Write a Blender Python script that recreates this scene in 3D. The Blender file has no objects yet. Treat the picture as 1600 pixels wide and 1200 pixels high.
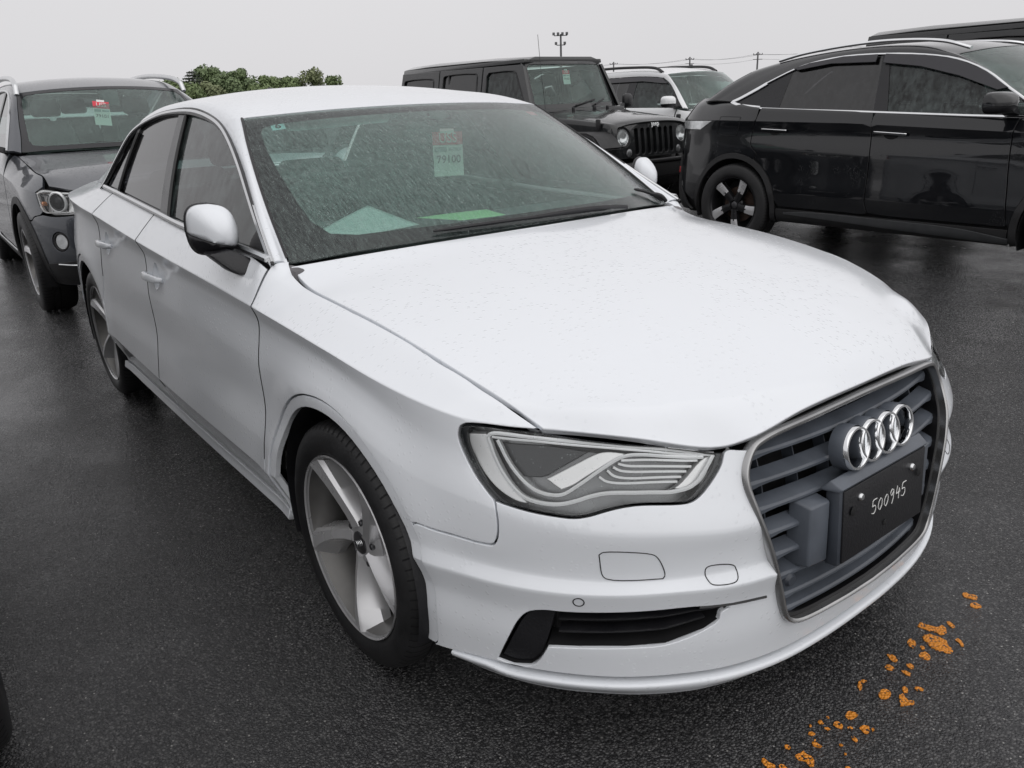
import bpy, bmesh, math, random
import numpy as np
from mathutils import Vector, Matrix
from mathutils.geometry import delaunay_2d_cdt
random.seed(7); rng = np.random.default_rng(7)
scene = bpy.context.scene
C = scene.collection
# ---------------- camera ----------------
cam = bpy.data.objects.new('camera', bpy.data.cameras.new('camera')); C.objects.link(cam)
CAM = (1.6055, -1.5448, 1.3402)
yaw, pitch, roll = math.radians(142.9215), math.radians(19.915), math.radians(-2.2666)
fw = Vector((math.cos(yaw)*math.cos(pitch), math.sin(yaw)*math.cos(pitch), -math.sin(pitch)))
rt = fw.cross(Vector((0, 0, 1))).normalized(); up = rt.cross(fw)
r2 = rt*math.cos(roll) + up*math.sin(roll); u2 = up*math.cos(roll) - rt*math.sin(roll)
M = Matrix((r2, u2, -fw)).transposed().to_4x4(); M.translation = CAM
cam.matrix_world = M
cam.data.sensor_fit = 'HORIZONTAL'; cam.data.sensor_width = 36; cam.data.lens = 1235.27/1600*36
cam.data.clip_start = .05; cam.data.clip_end = 2000
scene.camera = cam
# ---------------- overcast sky, veiled sun, exposure ----------------
SUN_EL, SUN_AZ = math.radians(42), math.radians(-8)
world = bpy.data.worlds.new('World'); scene.world = world; world.use_nodes = True
nt = world.node_tree; nt.nodes.clear()
def wn(t, **k):
    n = nt.nodes.new(t)
    for a, b in k.items(): setattr(n, a, b)
    return n
out = wn('ShaderNodeOutputWorld'); bg = wn('ShaderNodeBackground')
sky = wn('ShaderNodeTexSky', sky_type='NISHITA', sun_disc=False, sun_elevation=SUN_EL, sun_rotation=math.pi/2-SUN_AZ, dust_density=4.0)
hsv = wn('ShaderNodeHueSaturation'); hsv.inputs['Saturation'].default_value = .12; hsv.inputs['Value'].default_value = .6
tc = wn('ShaderNodeTexCoord'); sx = wn('ShaderNodeSeparateXYZ'); mr = wn('ShaderNodeMapRange')
mr.inputs['From Min'].default_value = 0; mr.inputs['From Max'].default_value = 1; mr.inputs['To Min'].default_value = 7.9; mr.inputs['To Max'].default_value = 9.2
nz = wn('ShaderNodeTexNoise'); nz.inputs['Scale'].default_value = 1.6; nz.inputs['Detail'].default_value = 3
nm = wn('ShaderNodeMapRange'); nm.inputs['To Min'].default_value = .94; nm.inputs['To Max'].default_value = 1.06
mul = wn('ShaderNodeMath', operation='MULTIPLY')
cl = wn('ShaderNodeCombineColor', mode='HSV'); cl.inputs[0].default_value = .75; cl.inputs[1].default_value = .022
mix = wn('ShaderNodeMix', data_type='RGBA'); mix.inputs['Factor'].default_value = .88
L = nt.links.new
L(tc.outputs['Generated'], sx.inputs[0]); L(sx.outputs['Z'], mr.inputs['Value']); L(tc.outputs['Generated'], nz.inputs['Vector'])
L(nz.outputs['Fac'], nm.inputs['Value']); L(mr.outputs[0], mul.inputs[0]); L(nm.outputs[0], mul.inputs[1]); L(mul.outputs[0], cl.inputs[2])
L(sky.outputs[0], hsv.inputs['Color']); L(hsv.outputs[0], mix.inputs[6]); L(cl.outputs[0], mix.inputs[7]); L(mix.outputs[2], bg.inputs['Color'])
bg.inputs['Strength'].default_value = .1
L(bg.outputs[0], out.inputs[0])
sun = bpy.data.objects.new('sun', bpy.data.lights.new('sun', 'SUN')); C.objects.link(sun)
sun.data.energy = 1.0; sun.data.angle = math.radians(120); sun.data.color = (1, .985, .96)
sd = Vector((math.cos(SUN_AZ)*math.cos(SUN_EL), math.sin(SUN_AZ)*math.cos(SUN_EL), math.sin(SUN_EL)))
sun.rotation_euler = sd.to_track_quat('Z', 'Y').to_euler()
scene.view_settings.view_transform = 'Standard'; scene.view_settings.look = 'None'
scene.view_settings.exposure = 0; scene.view_settings.gamma = 1; scene.view_settings.use_curve_mapping = False
scene.cycles.max_bounces = 8; scene.cycles.transparent_max_bounces = 24; scene.cycles.caustics_reflective = False; scene.cycles.caustics_refractive = False
scene.cycles.sample_clamp_indirect = 4
# ---------------- materials ----------------
MATS = {}
class NG:
    """tiny node-graph helper"""
    def __init__(self, name):
        self.m = bpy.data.materials.new(name); self.m.use_nodes = True; self.t = self.m.node_tree; self.t.nodes.clear()
        self.out = self.n('ShaderNodeOutputMaterial'); MATS[name] = self.m
    def n(self, t, ins=None, **k):
        o = self.t.nodes.new(t)
        for a, b in k.items(): setattr(o, a, b)
        for a, b in (ins or {}).items():
            if isinstance(b, bpy.types.NodeSocket): self.t.links.new(b, o.inputs[a])
            else: o.inputs[a].default_value = b
        return o
    def obj(self, scale=(1, 1, 1)):
        tc = self.n('ShaderNodeTexCoord'); return self.n('ShaderNodeMapping', {0: tc.outputs['Object'], 3: scale}).outputs[0]
    def noise(self, vec, scale, detail=3, rough=.5): return self.n('ShaderNodeTexNoise', {'Vector': vec, 'Scale': scale, 'Detail': detail, 'Roughness': rough}).outputs['Fac']
    def voro(self, vec, scale, feature='F1'): return self.n('ShaderNodeTexVoronoi', {'Vector': vec, 'Scale': scale}, feature=feature).outputs['Distance']
    def ramp(self, f, a, b, c=0., d=1.): return self.n('ShaderNodeMapRange', {0: f, 1: a, 2: b, 3: c, 4: d}).outputs[0]
    def math(self, op, a, b=0.): return self.n('ShaderNodeMath', {0: a, 1: b}, operation=op).outputs[0]
    def mixc(self, f, a, b):
        return self.n('ShaderNodeMix', {0: f, 6: a, 7: b}, data_type='RGBA').outputs[2]
    def bump(self, h, strength=.3, dist=.01, normal=None):
        d = {'Strength': strength, 'Distance': dist, 'Height': h}
        if normal is not None: d['Normal'] = normal
        return self.n('ShaderNodeBump', d).outputs[0]
    def bsdf(self, color=(.5, .5, .5, 1), rough=.5, metal=0., **k):
        d = {'Base Color': color, 'Roughness': rough, 'Metallic': metal}
        d.update(k); return self.n('ShaderNodeBsdfPrincipled', d).outputs[0]
    def done(self, s): self.t.links.new(s, self.out.inputs[0]); return self.m
def col(r, g=None, b=None):
    if g is None: g = b = r
    return (r, g, b, 1)
def simple(name, c, rough=.5, metal=0., var=.12, nscale=14., coat=0., bump=0.):
    g = NG(name); v = g.obj(); f = g.noise(v, nscale, 4)
    c2 = tuple(max(0, x*(1-var)) for x in c[:3]) + (1,); c1 = tuple(min(1, x*(1+var)) for x in c[:3]) + (1,)
    k = {'Coat Weight': coat, 'Coat Roughness': .05} if coat else {}
    if bump: k['Normal'] = g.bump(g.noise(v, nscale*12, 2), bump, .002)
    return g.done(g.bsdf(g.mixc(g.ramp(f, .3, .7), c2, c1), g.ramp(f, .3, .7, rough*.85, min(1, rough*1.15)), metal, **k))
def paint(name, c, metal=0., rough=.32, drops=.5, film=.04, dscale=95., coat=1., lo=.52, hi=.68, cr=.015):
    """wet car paint: colour, faint road film, beads of rain as fine relief"""
    g = NG(name); v = g.obj()
    cloud = g.noise(v, 2.2, 4); dirt = g.noise(v, 30, 5, .65)
    cc = g.mixc(g.ramp(cloud, .35, .75, 0, film*2), c, col(c[0]*.86, c[1]*.86, c[2]*.84))
    cc = g.mixc(g.ramp(dirt, .55, .8, 0, film), cc, col(.35, .34, .32))
    d = g.voro(v, dscale); d2 = g.voro(v, dscale*.55); big = g.noise(v, 6.0, 3)
    bead = g.math('MULTIPLY', g.math('MAXIMUM', g.ramp(d, .10, .24, 1, 0), g.ramp(d2, .06, .14, 1, 0)), g.ramp(big, lo, hi))
    b = g.bump(bead, drops, .005)
    return g.done(g.bsdf(cc, rough, metal, **{'Specular IOR Level': .15 if metal == 0 else .5, 'Coat Weight': coat, 'Coat IOR': 1.55, 'Coat Roughness': g.ramp(dirt, .4, .8, cr, cr+.05), 'Coat Normal': b}))
def glass(name, tint, film=.18, rough=.02, streak=(40, 40, 5), drops=.4, filmcol=(.62, .72, .70, 1), fres=1.45, gain=1.):
    """car glass: tinted see-through, mirror at grazing angles, misted and streaked by rain"""
    g = NG(name); v = g.obj(); vs = g.obj(streak)
    s1 = g.noise(vs, 1.0, 4, .6); s2 = g.noise(v, 3.0, 2); dr = g.voro(v, 160.)
    bead = g.math('MULTIPLY', g.ramp(dr, 0, .3, 1, 0), g.ramp(g.noise(v, 60., 2), .5, .62))
    h = g.math('ADD', bead, g.math('MULTIPLY', s1, .6))
    nb = g.bump(h, drops, .002)
    tr = g.n('ShaderNodeBsdfTransparent', {'Color': tint}).outputs[0]
    gl = g.n('ShaderNodeBsdfGlossy', {'Color': col(gain), 'Roughness': rough, 'Normal': nb}).outputs[0]
    df = g.n('ShaderNodeBsdfDiffuse', {'Color': filmcol}).outputs[0]
    f = g.math('MULTIPLY', g.ramp(s1, .35, .72), g.ramp(s2, .2, .8, .5, 1.0)); f = g.math('MULTIPLY', f, film*1.6)
    f = g.math('MINIMUM', g.math('ADD', f, g.math('MULTIPLY', bead, .35)), .9)
    m1 = g.n('ShaderNodeMixShader', {0: f, 1: tr, 2: df}).outputs[0]
    fr = g.n('ShaderNodeFresnel', {'IOR': fres, 'Normal': nb}).outputs[0]
    return g.done(g.n('ShaderNodeMixShader', {0: fr, 1: m1, 2: gl}).outputs[0])
def lines_mat(name, a, b):  # two-tone woven or printed rows
    g = NG(name); v = g.obj(); f = g.noise(g.obj((60, 8, 8)), 4., 3)
    return g.done(g.bsdf(g.mixc(g.ramp(f, .45, .6), a, b), .7))
# ---------------- mesh helpers ----------------
def link(o, parent=None):
    C.objects.link(o)
    if parent is not None: o.parent = parent
    return o
def mk(name, V, F, mat, parent=None, smooth=True, normals=None, auto=None):
    me = bpy.data.meshes.new(name); me.from_pydata([tuple(map(float, v)) for v in V], [], [tuple(map(int, f)) for f in F]); me.update()
    me.materials.append(MATS[mat] if isinstance(mat, str) else mat)
    if smooth: me.polygons.foreach_set('use_smooth', [True]*len(me.polygons))
    if normals is not None and len(normals) == len(me.vertices):
        me.normals_split_custom_set_from_vertices([tuple(map(float, n)) for n in normals])
    elif auto is not None:
        me.set_sharp_from_angle(angle=math.radians(auto))
    o = bpy.data.objects.new(name, me); return link(o, parent)
def bm_obj(name, bm, mat, parent=None, smooth=True, auto=35):
    me = bpy.data.meshes.new(name); bm.normal_update(); bm.to_mesh(me); bm.free()
    me.materials.append(MATS[mat] if isinstance(mat, str) else mat)
    if smooth:
        me.polygons.foreach_set('use_smooth', [True]*len(me.polygons)); me.set_sharp_from_angle(angle=math.radians(auto))
    o = bpy.data.objects.new(name, me); return link(o, parent)
def tag(o, label, cat, group=None, kind=None):
    o['label'] = label
    if cat: o['category'] = cat
    if group: o['group'] = group
    if kind: o['kind'] = kind
    return o
def empty(name, loc=(0, 0, 0), rz=0.):
    o = bpy.data.objects.new(name, None); o.empty_display_size = .2; C.objects.link(o); o.location = loc; o.rotation_euler = (0, 0, rz); return o
def box_bm(bm, c, s, bev=0., rot=None, seg=2):
    r = bmesh.ops.create_cube(bm, size=1.); vs = r['verts']
    M = Matrix.Translation(c) @ (rot.to_4x4() if rot is not None else Matrix.Identity(4)) @ Matrix.Diagonal((s[0], s[1], s[2], 1))
    bmesh.ops.transform(bm, matrix=M, verts=vs)
    if bev:
        es = list({e for v in vs for e in v.link_edges})
        bmesh.ops.bevel(bm, geom=es, offset=bev, segments=seg, affect='EDGES', profile=.5)
def box(name, c, s, mat, parent=None, bev=.005, rot=None, seg=2):
    bm = bmesh.new(); box_bm(bm, c, s, bev, rot, seg); return bm_obj(name, bm, mat, parent)
def hull(name, pts, mat, parent=None, bev=.01, seg=2, auto=30):
    bm = bmesh.new()
    for q in pts: bm.verts.new(q)
    r = bmesh.ops.convex_hull(bm, input=bm.verts)
    bmesh.ops.delete(bm, geom=[v for v in bm.verts if not v.link_faces], context='VERTS')
    bmesh.ops.dissolve_limit(bm, angle_limit=.02, verts=bm.verts, edges=bm.edges)
    if bev: bmesh.ops.bevel(bm, geom=list(bm.edges), offset=bev, segments=seg, affect='EDGES', profile=.5, clamp_overlap=True)
    bmesh.ops.recalc_face_normals(bm, faces=bm.faces)
    return bm_obj(name, bm, mat, parent, auto=auto)
def lathe_arrays(prof, n=64, axis='y'):
    """prof: (radius, offset) pairs; the offset runs along the axis"""
    V = []; F = []; m = len(prof)
    for i in range(n):
        a = 2*math.pi*i/n
        for r, h in prof:
            x, z = r*math.cos(a), r*math.sin(a)
            V.append((x, h, z) if axis == 'y' else (x, z, h))
    for i in range(n):
        for j in range(m-1):
            a, b = i*m+j, ((i+1) % n)*m+j
            F.append((a, a+1, b+1, b))
    return V, F
def fixn(o):
    bm = bmesh.new(); bm.from_mesh(o.data); bmesh.ops.recalc_face_normals(bm, faces=bm.faces); bm.to_mesh(o.data); bm.free(); return o
def lathe(name, prof, mat, parent=None, n=64, axis='y', loc=(0, 0, 0), auto=40):
    V, F = lathe_arrays(prof, n, axis); V = [(a+loc[0], b+loc[1], c+loc[2]) for a, b, c in V]
    return fixn(mk(name, V, F, mat, parent, auto=auto))
def sweep(name, path, prof, nrm, mat, parent=None, closed=False, cap=True, scale=None, auto=40, arrays=False):
    """sweep a 2-D profile (a along side, b along the normal) down a 3-D path"""
    P = np.asarray(path, float); N = np.asarray(nrm, float); N = np.broadcast_to(N, P.shape).copy()
    T = (np.roll(P, -1, 0)-np.roll(P, 1, 0)) if closed else np.gradient(P, axis=0)
    T /= np.linalg.norm(T, axis=1)[:, None]+1e-12
    B = np.cross(T, N); B /= np.linalg.norm(B, axis=1)[:, None]+1e-12; N = np.cross(B, T)
    m = len(prof); n = len(P); V = []; F = []
    for i in range(n):
        k = 1. if scale is None else scale[i]
        for a, b in prof: V.append(P[i]+B[i]*a*k+N[i]*b*k)
    for i in range(n if closed else n-1):
        for j in range(m):
            a, b = i*m+j, ((i+1) % n)*m+j; a2, b2 = i*m+(j+1) % m, ((i+1) % n)*m+(j+1) % m
            F.append((a, b, b2, a2))
    if cap and not closed: F.append(tuple(range(m-1, -1, -1))); F.append(tuple((n-1)*m+j for j in range(m)))
    if arrays: return V, F
    return fixn(mk(name, V, F, mat, parent, auto=auto))
def ring_prof(r, n=8): return [(r*math.cos(2*math.pi*i/n), r*math.sin(2*math.pi*i/n)) for i in range(n)]
def tube(name, path, r, mat, parent=None, n=8, closed=False, scale=None):
    P = np.asarray(path, float); d = P[-1]-P[0] if not closed else P[1]-P[0]
    N = np.array((0, 0, 1.)) if abs(d[2]) < .8*np.linalg.norm(d) else np.array((1., 0, 0))
    return sweep(name, P, ring_prof(r, n), N, mat, parent, closed=closed, scale=scale)
def curve(pts, n=12, closed=False, corner=50.):
    """smooth polyline through points (any dimension), keeping sharp corners"""
    P = np.asarray(pts, float); dim = P.shape[1]; m = len(P)
    Q = np.zeros((m, 3)); Q[:, :dim] = P
    if closed: Q = np.vstack([Q[-2:], Q, Q[:3]])
    d = np.diff(Q, axis=0); d /= np.linalg.norm(d, axis=1)[:, None]+1e-12
    cr = np.zeros(len(Q)); cr[1:-1] = (np.einsum('ij,ij->i', d[:-1], d[1:]) < math.cos(math.radians(corner)))
    lo, hi = (2, 2+m) if closed else (0, m-1)
    t = np.concatenate([np.linspace(i, i+1, n, endpoint=False) for i in range(lo, hi)] + ([] if closed else [[hi]]))
    return _hermite(np.broadcast_to(Q, (len(t),)+Q.shape), t, cr)[:, :dim]
def normals_of(S, uv, ctr, h=2e-3):
    a = S(uv+[h, 0])-S(uv-[h, 0]); b = S(uv+[0, h])-S(uv-[0, h])
    n = np.cross(a, b); n /= np.linalg.norm(n, axis=1)[:, None]+1e-12
    sg = np.sign(np.einsum('ij,ij->i', n, S(uv)-np.asarray(ctr))); sg[sg == 0] = 1
    return n*sg[:, None]
def in_poly(q, poly):
    x, y = q[:, 0], q[:, 1]; c = np.zeros(len(q), bool); a = poly; b = np.roll(poly, -1, 0)
    for (x1, y1), (x2, y2) in zip(a, b):
        if y1 == y2: continue
        k = ((y1 > y) != (y2 > y)) & (x < (x2-x1)*(y-y1)/(y2-y1)+x1); c ^= k
    return c
def seg_dist(q, poly):
    a = poly; b = np.roll(poly, -1, 0); best = np.full(len(q), 1e9)
    for p1, p2 in zip(a, b):
        d = p2-p1; L = d@d+1e-15; t = np.clip(((q-p1)@d)/L, 0, 1); best = np.minimum(best, np.linalg.norm(q-p1-t[:, None]*d, axis=1))
    return best
def resample(loop, S, h):
    P = S(loop); out = []
    for i in range(len(loop)):
        j = (i+1) % len(loop); k = max(1, int(math.ceil(np.linalg.norm(P[j]-P[i])/h)))
        for f in range(k): out.append(loop[i]+(loop[j]-loop[i])*f/k)
    out = np.array(out); keep = [0]; X = S(out)
    for i in range(1, len(out)):
        if np.linalg.norm(X[i]-X[keep[-1]]) > h*.22: keep.append(i)
    if np.linalg.norm(X[keep[-1]]-X[0]) < h*.22: keep.pop()
    return out[keep]
def panel(name, S, loops, mat, parent=None, h=.03, hb=.015, gap=.002, depth=.016, ctr=(-1.4, 0, .3), crease=(), smooth=True, mirror=False, off=0., rnd=.002, twin=True):
    """skin cut from the surface S along closed outlines given in its parameters; edges are rounded and turned inwards.
    twin=True also builds the mirror-image panel on the other side and returns both"""
    L = []
    for k, lp in enumerate(loops):
        lp = np.asarray(lp, float)
        if smooth: 
            cen = lp.mean(0)[None]; e = 1e-2
            mu = np.linalg.norm(S(cen+[e, 0])-S(cen-[e, 0]))/(2*e); mv = np.linalg.norm(S(cen+[0, e])-S(cen-[0, e]))/(2*e)
            lp = curve(lp*[mu, mv], 6, True)/[mu, mv]
        L.append(resample(lp, S, hb))
    o = L[0]; lo, hi = o.min(0), o.max(0)
    cen = o.mean(0)[None]; e = 1e-2
    mu = max(1e-6, np.linalg.norm(S(cen+[e, 0])-S(cen-[e, 0]))/(2*e)); mv = max(1e-6, np.linalg.norm(S(cen+[0, e])-S(cen-[0, e]))/(2*e))
    us = np.linspace(lo[0], hi[0], max(3, int((hi[0]-lo[0])*mu/h)+2))
    vs = np.linspace(lo[1], hi[1], max(3, int((hi[1]-lo[1])*mv/h)+2))
    if len(crease):
        cs = [c for c in crease if lo[1] < c < hi[1]]
        ex = np.array([x for c in cs for x in (c-.004/mv, c, c+.004/mv, c-.012/mv, c+.012/mv)]) if cs else np.zeros(0)
        if len(ex): vs = np.concatenate([vs[np.abs(vs[:, None]-ex[None]).min(1) > .3*h/mv], ex])
    U, V = np.meshgrid(us, np.sort(vs), indexing='ij'); g = np.stack([U.ravel(), V.ravel()], 1)
    sc = np.array([mu, mv])
    ok = in_poly(g, L[0])
    for lp in L[1:]: ok &= ~in_poly(g, lp)
    g = g[ok]
    if len(g):
        dm = np.min([seg_dist(g*sc, lp*sc) for lp in L], axis=0); g = g[dm > max(.006, hb*.45)]
    pts = np.vstack(L+[g]); edges = []; base = 0; loopidx = []
    for lp in L:
        n = len(lp); edges += [(base+i, base+(i+1) % n) for i in range(n)]; loopidx.append((base, n)); base += n
    res = delaunay_2d_cdt([Vector((a*sc[0], b*sc[1])) for a, b in pts], edges, [], 0, 1e-7)
    vv = np.array([(a[0]/sc[0], a[1]/sc[1]) for a in res[0]]); tri = np.array(res[2]); orig = res[3]
    remap = {}
    for i, l in enumerate(orig):
        for k in l: remap[k] = i
    ce = vv[tri].mean(1); ok = in_poly(ce, L[0])
    for lp in L[1:]: ok &= ~in_poly(ce, lp)
    tri = tri[ok]
    X = S(vv); Nn = normals_of(S, vv, ctr); X = X+Nn*off
    a = X[tri[:, 1]]-X[tri[:, 0]]; b = X[tri[:, 2]]-X[tri[:, 0]]
    fl = np.einsum('ij,ij->i', np.cross(a, b), Nn[tri].sum(1)) < 0; tri[fl] = tri[fl][:, [0, 2, 1]]
    Vt = X.copy(); Vn = Nn.copy(); Fs = [tuple(t) for t in tri]
    tris = set()
    for t in tri:
        for i in range(3): tris.add((t[i], t[(i+1) % 3]))
    for st, n in loopidx:
        idx = [remap[st+i] for i in range(n)]
        # direction so that the skin lies on the left
        fwd = sum(((idx[i], idx[(i+1) % n]) in tris) for i in range(n)) >= n/2
        if not fwd: idx = idx[::-1]
        P = X[idx]; nn = Nn[idx]
        T = np.roll(P, -1, 0)-P; T /= np.linalg.norm(T, axis=1)[:, None]+1e-12
        O = np.cross(T, nn); O2 = (O+np.roll(O, 1, 0)); ln = np.linalg.norm(O2, axis=1)[:, None]+1e-9
        O2 = O2/ln*np.minimum(1.6, 2/np.maximum(ln, .4))
        On = O2/(np.linalg.norm(O2, axis=1)[:, None]+1e-9)
        Vt[idx] = P-O2*(gap+rnd)
        prev = idx
        for o_, d_, w in ((gap+.3*rnd, .35*rnd, .6), (gap, rnd, 1.), (gap, depth, 1.)):
            nb = len(Vt); Vt = np.vstack([Vt, P-O2*o_-nn*d_]); q = nn*(1-w)+On*w; Vn = np.vstack([Vn, q/np.linalg.norm(q, axis=1)[:, None]])
            cur = list(range(nb, nb+n))
            for i in range(n):
                j = (i+1) % n; Fs.append((prev[j], prev[i], cur[i], cur[j]))
            prev = cur
    objs = []
    if not mirror: objs.append(mk(name, Vt, Fs, mat, parent, normals=Vn))
    if twin or mirror:
        objs.append(mk(name, Vt*[1, -1, 1], [f[::-1] for f in Fs], mat, parent, normals=Vn*[1, -1, 1]))
    return objs
def offset_surf(S, d, ctr=(-1.4, 0, .3)):
    return lambda uv: (lambda q: S(q)+normals_of(S, q, ctr)*d)(np.atleast_2d(np.asarray(uv, float)))
def text_obj(name, body, size, mat, parent, mw, ext=.0006, font=None, align='CENTER', xs=1.):
    cu = bpy.data.curves.new(name, 'FONT'); cu.body = body; cu.size = size; cu.extrude = ext; cu.align_x = align; cu.align_y = 'CENTER'; cu.resolution_u = 3
    o = bpy.data.objects.new(name, cu); dg = bpy.context.evaluated_depsgraph_get(); C.objects.link(o)
    me = bpy.data.meshes.new_from_object(o.evaluated_get(bpy.context.evaluated_depsgraph_get())); C.objects.unlink(o); bpy.data.objects.remove(o)
    me.transform(Matrix.Diagonal((xs, 1, 1, 1))); me.transform(mw); me.materials.clear(); me.materials.append(MATS[mat])
    o2 = bpy.data.objects.new(name, me); return link(o2, parent)
def frame(o, x, y):
    """matrix whose local x/y follow the given world directions"""
    x = Vector(x).normalized(); y = Vector(y); y = (y-x*y.dot(x)).normalized(); z = x.cross(y)
    M = Matrix((x, y, z)).transposed().to_4x4(); M.translation = o; return M
def mirror_copy(o, parent, name=None):
    """mirror image (y -> -y) of a mesh object that sits in its parent's coordinates"""
    me = o.data.copy(); me.transform(Matrix.Diagonal((1, -1, 1, 1))); me.flip_normals()
    q = bpy.data.objects.new(name or o.name.split('.')[0], me); return link(q, parent)
# ---------- interpolation helpers ----------
def pchip(xs, ys, x):
    xs = np.asarray(xs, float); ys = np.asarray(ys, float); x = np.asarray(x, float)
    h = np.diff(xs); dl = np.diff(ys) / h
    m = np.zeros(len(xs))
    for i in range(1, len(xs) - 1):
        if dl[i-1] * dl[i] > 0:
            w1 = 2*h[i] + h[i-1]; w2 = h[i] + 2*h[i-1]
            m[i] = (w1 + w2) / (w1/dl[i-1] + w2/dl[i])
    m[0] = 0 if xs[0] == 0 else dl[0]; m[-1] = dl[-1]
    i = np.clip(np.searchsorted(xs, x, side='right') - 1, 0, len(xs) - 2)
    t = (x - xs[i]) / h[i]
    return ((2*t**3-3*t**2+1)*ys[i] + (t**3-2*t**2+t)*h[i]*m[i] + (-2*t**3+3*t**2)*ys[i+1] + (t**3-t**2)*h[i]*m[i+1])

def _hermite(P, t, cr):
    """P: (N,m,3) rows of control points, t: (N,) index parameter; cr: (m,) crease weight 0..1 -> (N,3)"""
    N, m = P.shape[:2]
    i = np.clip(np.floor(t).astype(int), 0, m - 2); f = (t - i)[:, None]
    a = np.arange(N)
    p1, p2 = P[a, i], P[a, i+1]
    p0 = np.where((i > 0)[:, None], P[a, np.maximum(i-1, 0)], 2*p1 - p2)
    p3 = np.where((i < m-2)[:, None], P[a, np.minimum(i+2, m-1)], 2*p2 - p1)
    e = 1e-9
    d0 = np.sqrt(np.linalg.norm(p1-p0, axis=1) + e)[:, None]
    d1 = np.sqrt(np.linalg.norm(p2-p1, axis=1) + e)[:, None]
    d2 = np.sqrt(np.linalg.norm(p3-p2, axis=1) + e)[:, None]
    m1 = ((p1-p0)/d0 - (p2-p0)/(d0+d1) + (p2-p1)/d1) * d1
    m2 = ((p2-p1)/d1 - (p3-p1)/(d1+d2) + (p3-p2)/d2) * d1
    c1 = cr[i][:, None]; c2 = cr[i+1][:, None]
    ch = p2 - p1
    m1 = m1*(1-c1) + ch*c1; m2 = m2*(1-c2) + ch*c2
    t2 = f*f; t3 = t2*f
    return (2*t3-3*t2+1)*p1 + (t3-2*t2+f)*m1 + (-2*t3+3*t2)*p2 + (t3-t2)*m2

class Grid:
    """bicubic surface through a grid of control points; P (n,m,3); creases per row and per column"""
    def __init__(self, P, cu=None, cv=None, post=None):
        self.P = np.asarray(P, float); n, m = self.P.shape[:2]
        self.cu = np.zeros(n) if cu is None else np.asarray(cu, float)
        self.cv = np.zeros(m) if cv is None else np.asarray(cv, float)
        self.post = post; self.n = n; self.m = m
    def __call__(self, uv):
        uv = np.atleast_2d(np.asarray(uv, float)); u = np.clip(uv[:, 0], 0, self.n-1); v = np.clip(uv[:, 1], 0, self.m-1)
        N = len(u)
        i = np.clip(np.floor(u).astype(int), 0, self.n-2)
        j = np.clip(np.floor(v).astype(int), 0, self.m-2)
        cols = []
        for k in range(-1, 3):
            jj = j + k; ok = (jj >= 0) & (jj < self.m); jc = np.clip(jj, 0, self.m-1)
            rows = []
            for q in range(-1, 3):
                ii = i + q; oki = (ii >= 0) & (ii < self.n); ic = np.clip(ii, 0, self.n-1)
                p = self.P[ic, jc]
                if q == -1: p = np.where(oki[:, None], p, 2*self.P[i, jc] - self.P[i+1, jc])
                if q == 2: p = np.where(oki[:, None], p, 2*self.P[i+1, jc] - self.P[i, jc])
                rows.append(p)
            R4 = np.stack(rows, 1)
            c4 = self.cu
            cols.append(self._h4(R4, u - i, c4[i], c4[i+1]))
        p0, p1, p2, p3 = cols
        p0 = np.where((j > 0)[:, None], p0, 2*p1 - p2); p3 = np.where((j < self.m-2)[:, None], p3, 2*p2 - p1)
        r = self._h4(np.stack([p0, p1, p2, p3], 1), v - j, self.cv[j], self.cv[j+1])
        return self.post(r) if self.post else r
    @staticmethod
    def _h4(R4, f, c1, c2):
        p0, p1, p2, p3 = R4[:, 0], R4[:, 1], R4[:, 2], R4[:, 3]; e = 1e-9; f = f[:, None]; c1 = c1[:, None]; c2 = c2[:, None]
        d0 = np.sqrt(np.linalg.norm(p1-p0, axis=1) + e)[:, None]; d1 = np.sqrt(np.linalg.norm(p2-p1, axis=1) + e)[:, None]; d2 = np.sqrt(np.linalg.norm(p3-p2, axis=1) + e)[:, None]
        m1 = ((p1-p0)/d0 - (p2-p0)/(d0+d1) + (p2-p1)/d1) * d1; m2 = ((p2-p1)/d1 - (p3-p1)/(d1+d2) + (p3-p2)/d2) * d1
        ch = p2 - p1; m1 = m1*(1-c1) + ch*c1; m2 = m2*(1-c2) + ch*c2
        t2 = f*f; t3 = t2*f
        return (2*t3-3*t2+1)*p1 + (t3-2*t2+f)*m1 + (-2*t3+3*t2)*p2 + (t3-t2)*m2

def sym_columns(P):
    """append the mirror image (y -> -y) of all columns but the last one (which lies on y = 0)"""
    P = np.asarray(P, float); Q = P[:, -2::-1].copy(); Q[..., 1] *= -1
    return np.concatenate([P, Q], 1)

# ---------- white saloon: body side, wrapped from the nose centre round to the tail ----------
PLAN = np.array([(.872,0),(.868,.155),(.847,.345),(.808,.475),(.735,.607),(.64,.71),(.53,.785),(.40,.838),(.25,.87),(0,.888),(-.4,.893),(-1.3,.898),(-2.2,.894),(-2.64,.888),(-3.0,.855),(-3.3,.785),(-3.47,.66),(-3.56,.4),(-3.594,0)])
def plan_curve(P, n=40):
    Q = np.vstack([[P[1,0], -P[1,1]], P, [P[-2,0], -P[-2,1]]])
    t = np.linspace(0, len(P)-1, n*(len(P)-1)+1)
    Q3 = np.zeros((len(t), len(Q), 3)); Q3[:, :, :2] = Q
    return _hermite(Q3, t+1, np.zeros(len(Q)))[:, :2]
PC = plan_curve(PLAN)
PS = np.concatenate([[0], np.cumsum(np.linalg.norm(np.diff(PC, axis=0), axis=1))])
PT = np.gradient(PC, PS, axis=0); PT /= np.linalg.norm(PT, axis=1)[:, None]
PN = np.stack([PT[:, 1], -PT[:, 0]], 1)
if PN[0, 0] < 0: PN = -PN
SE = PS[-1]
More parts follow.
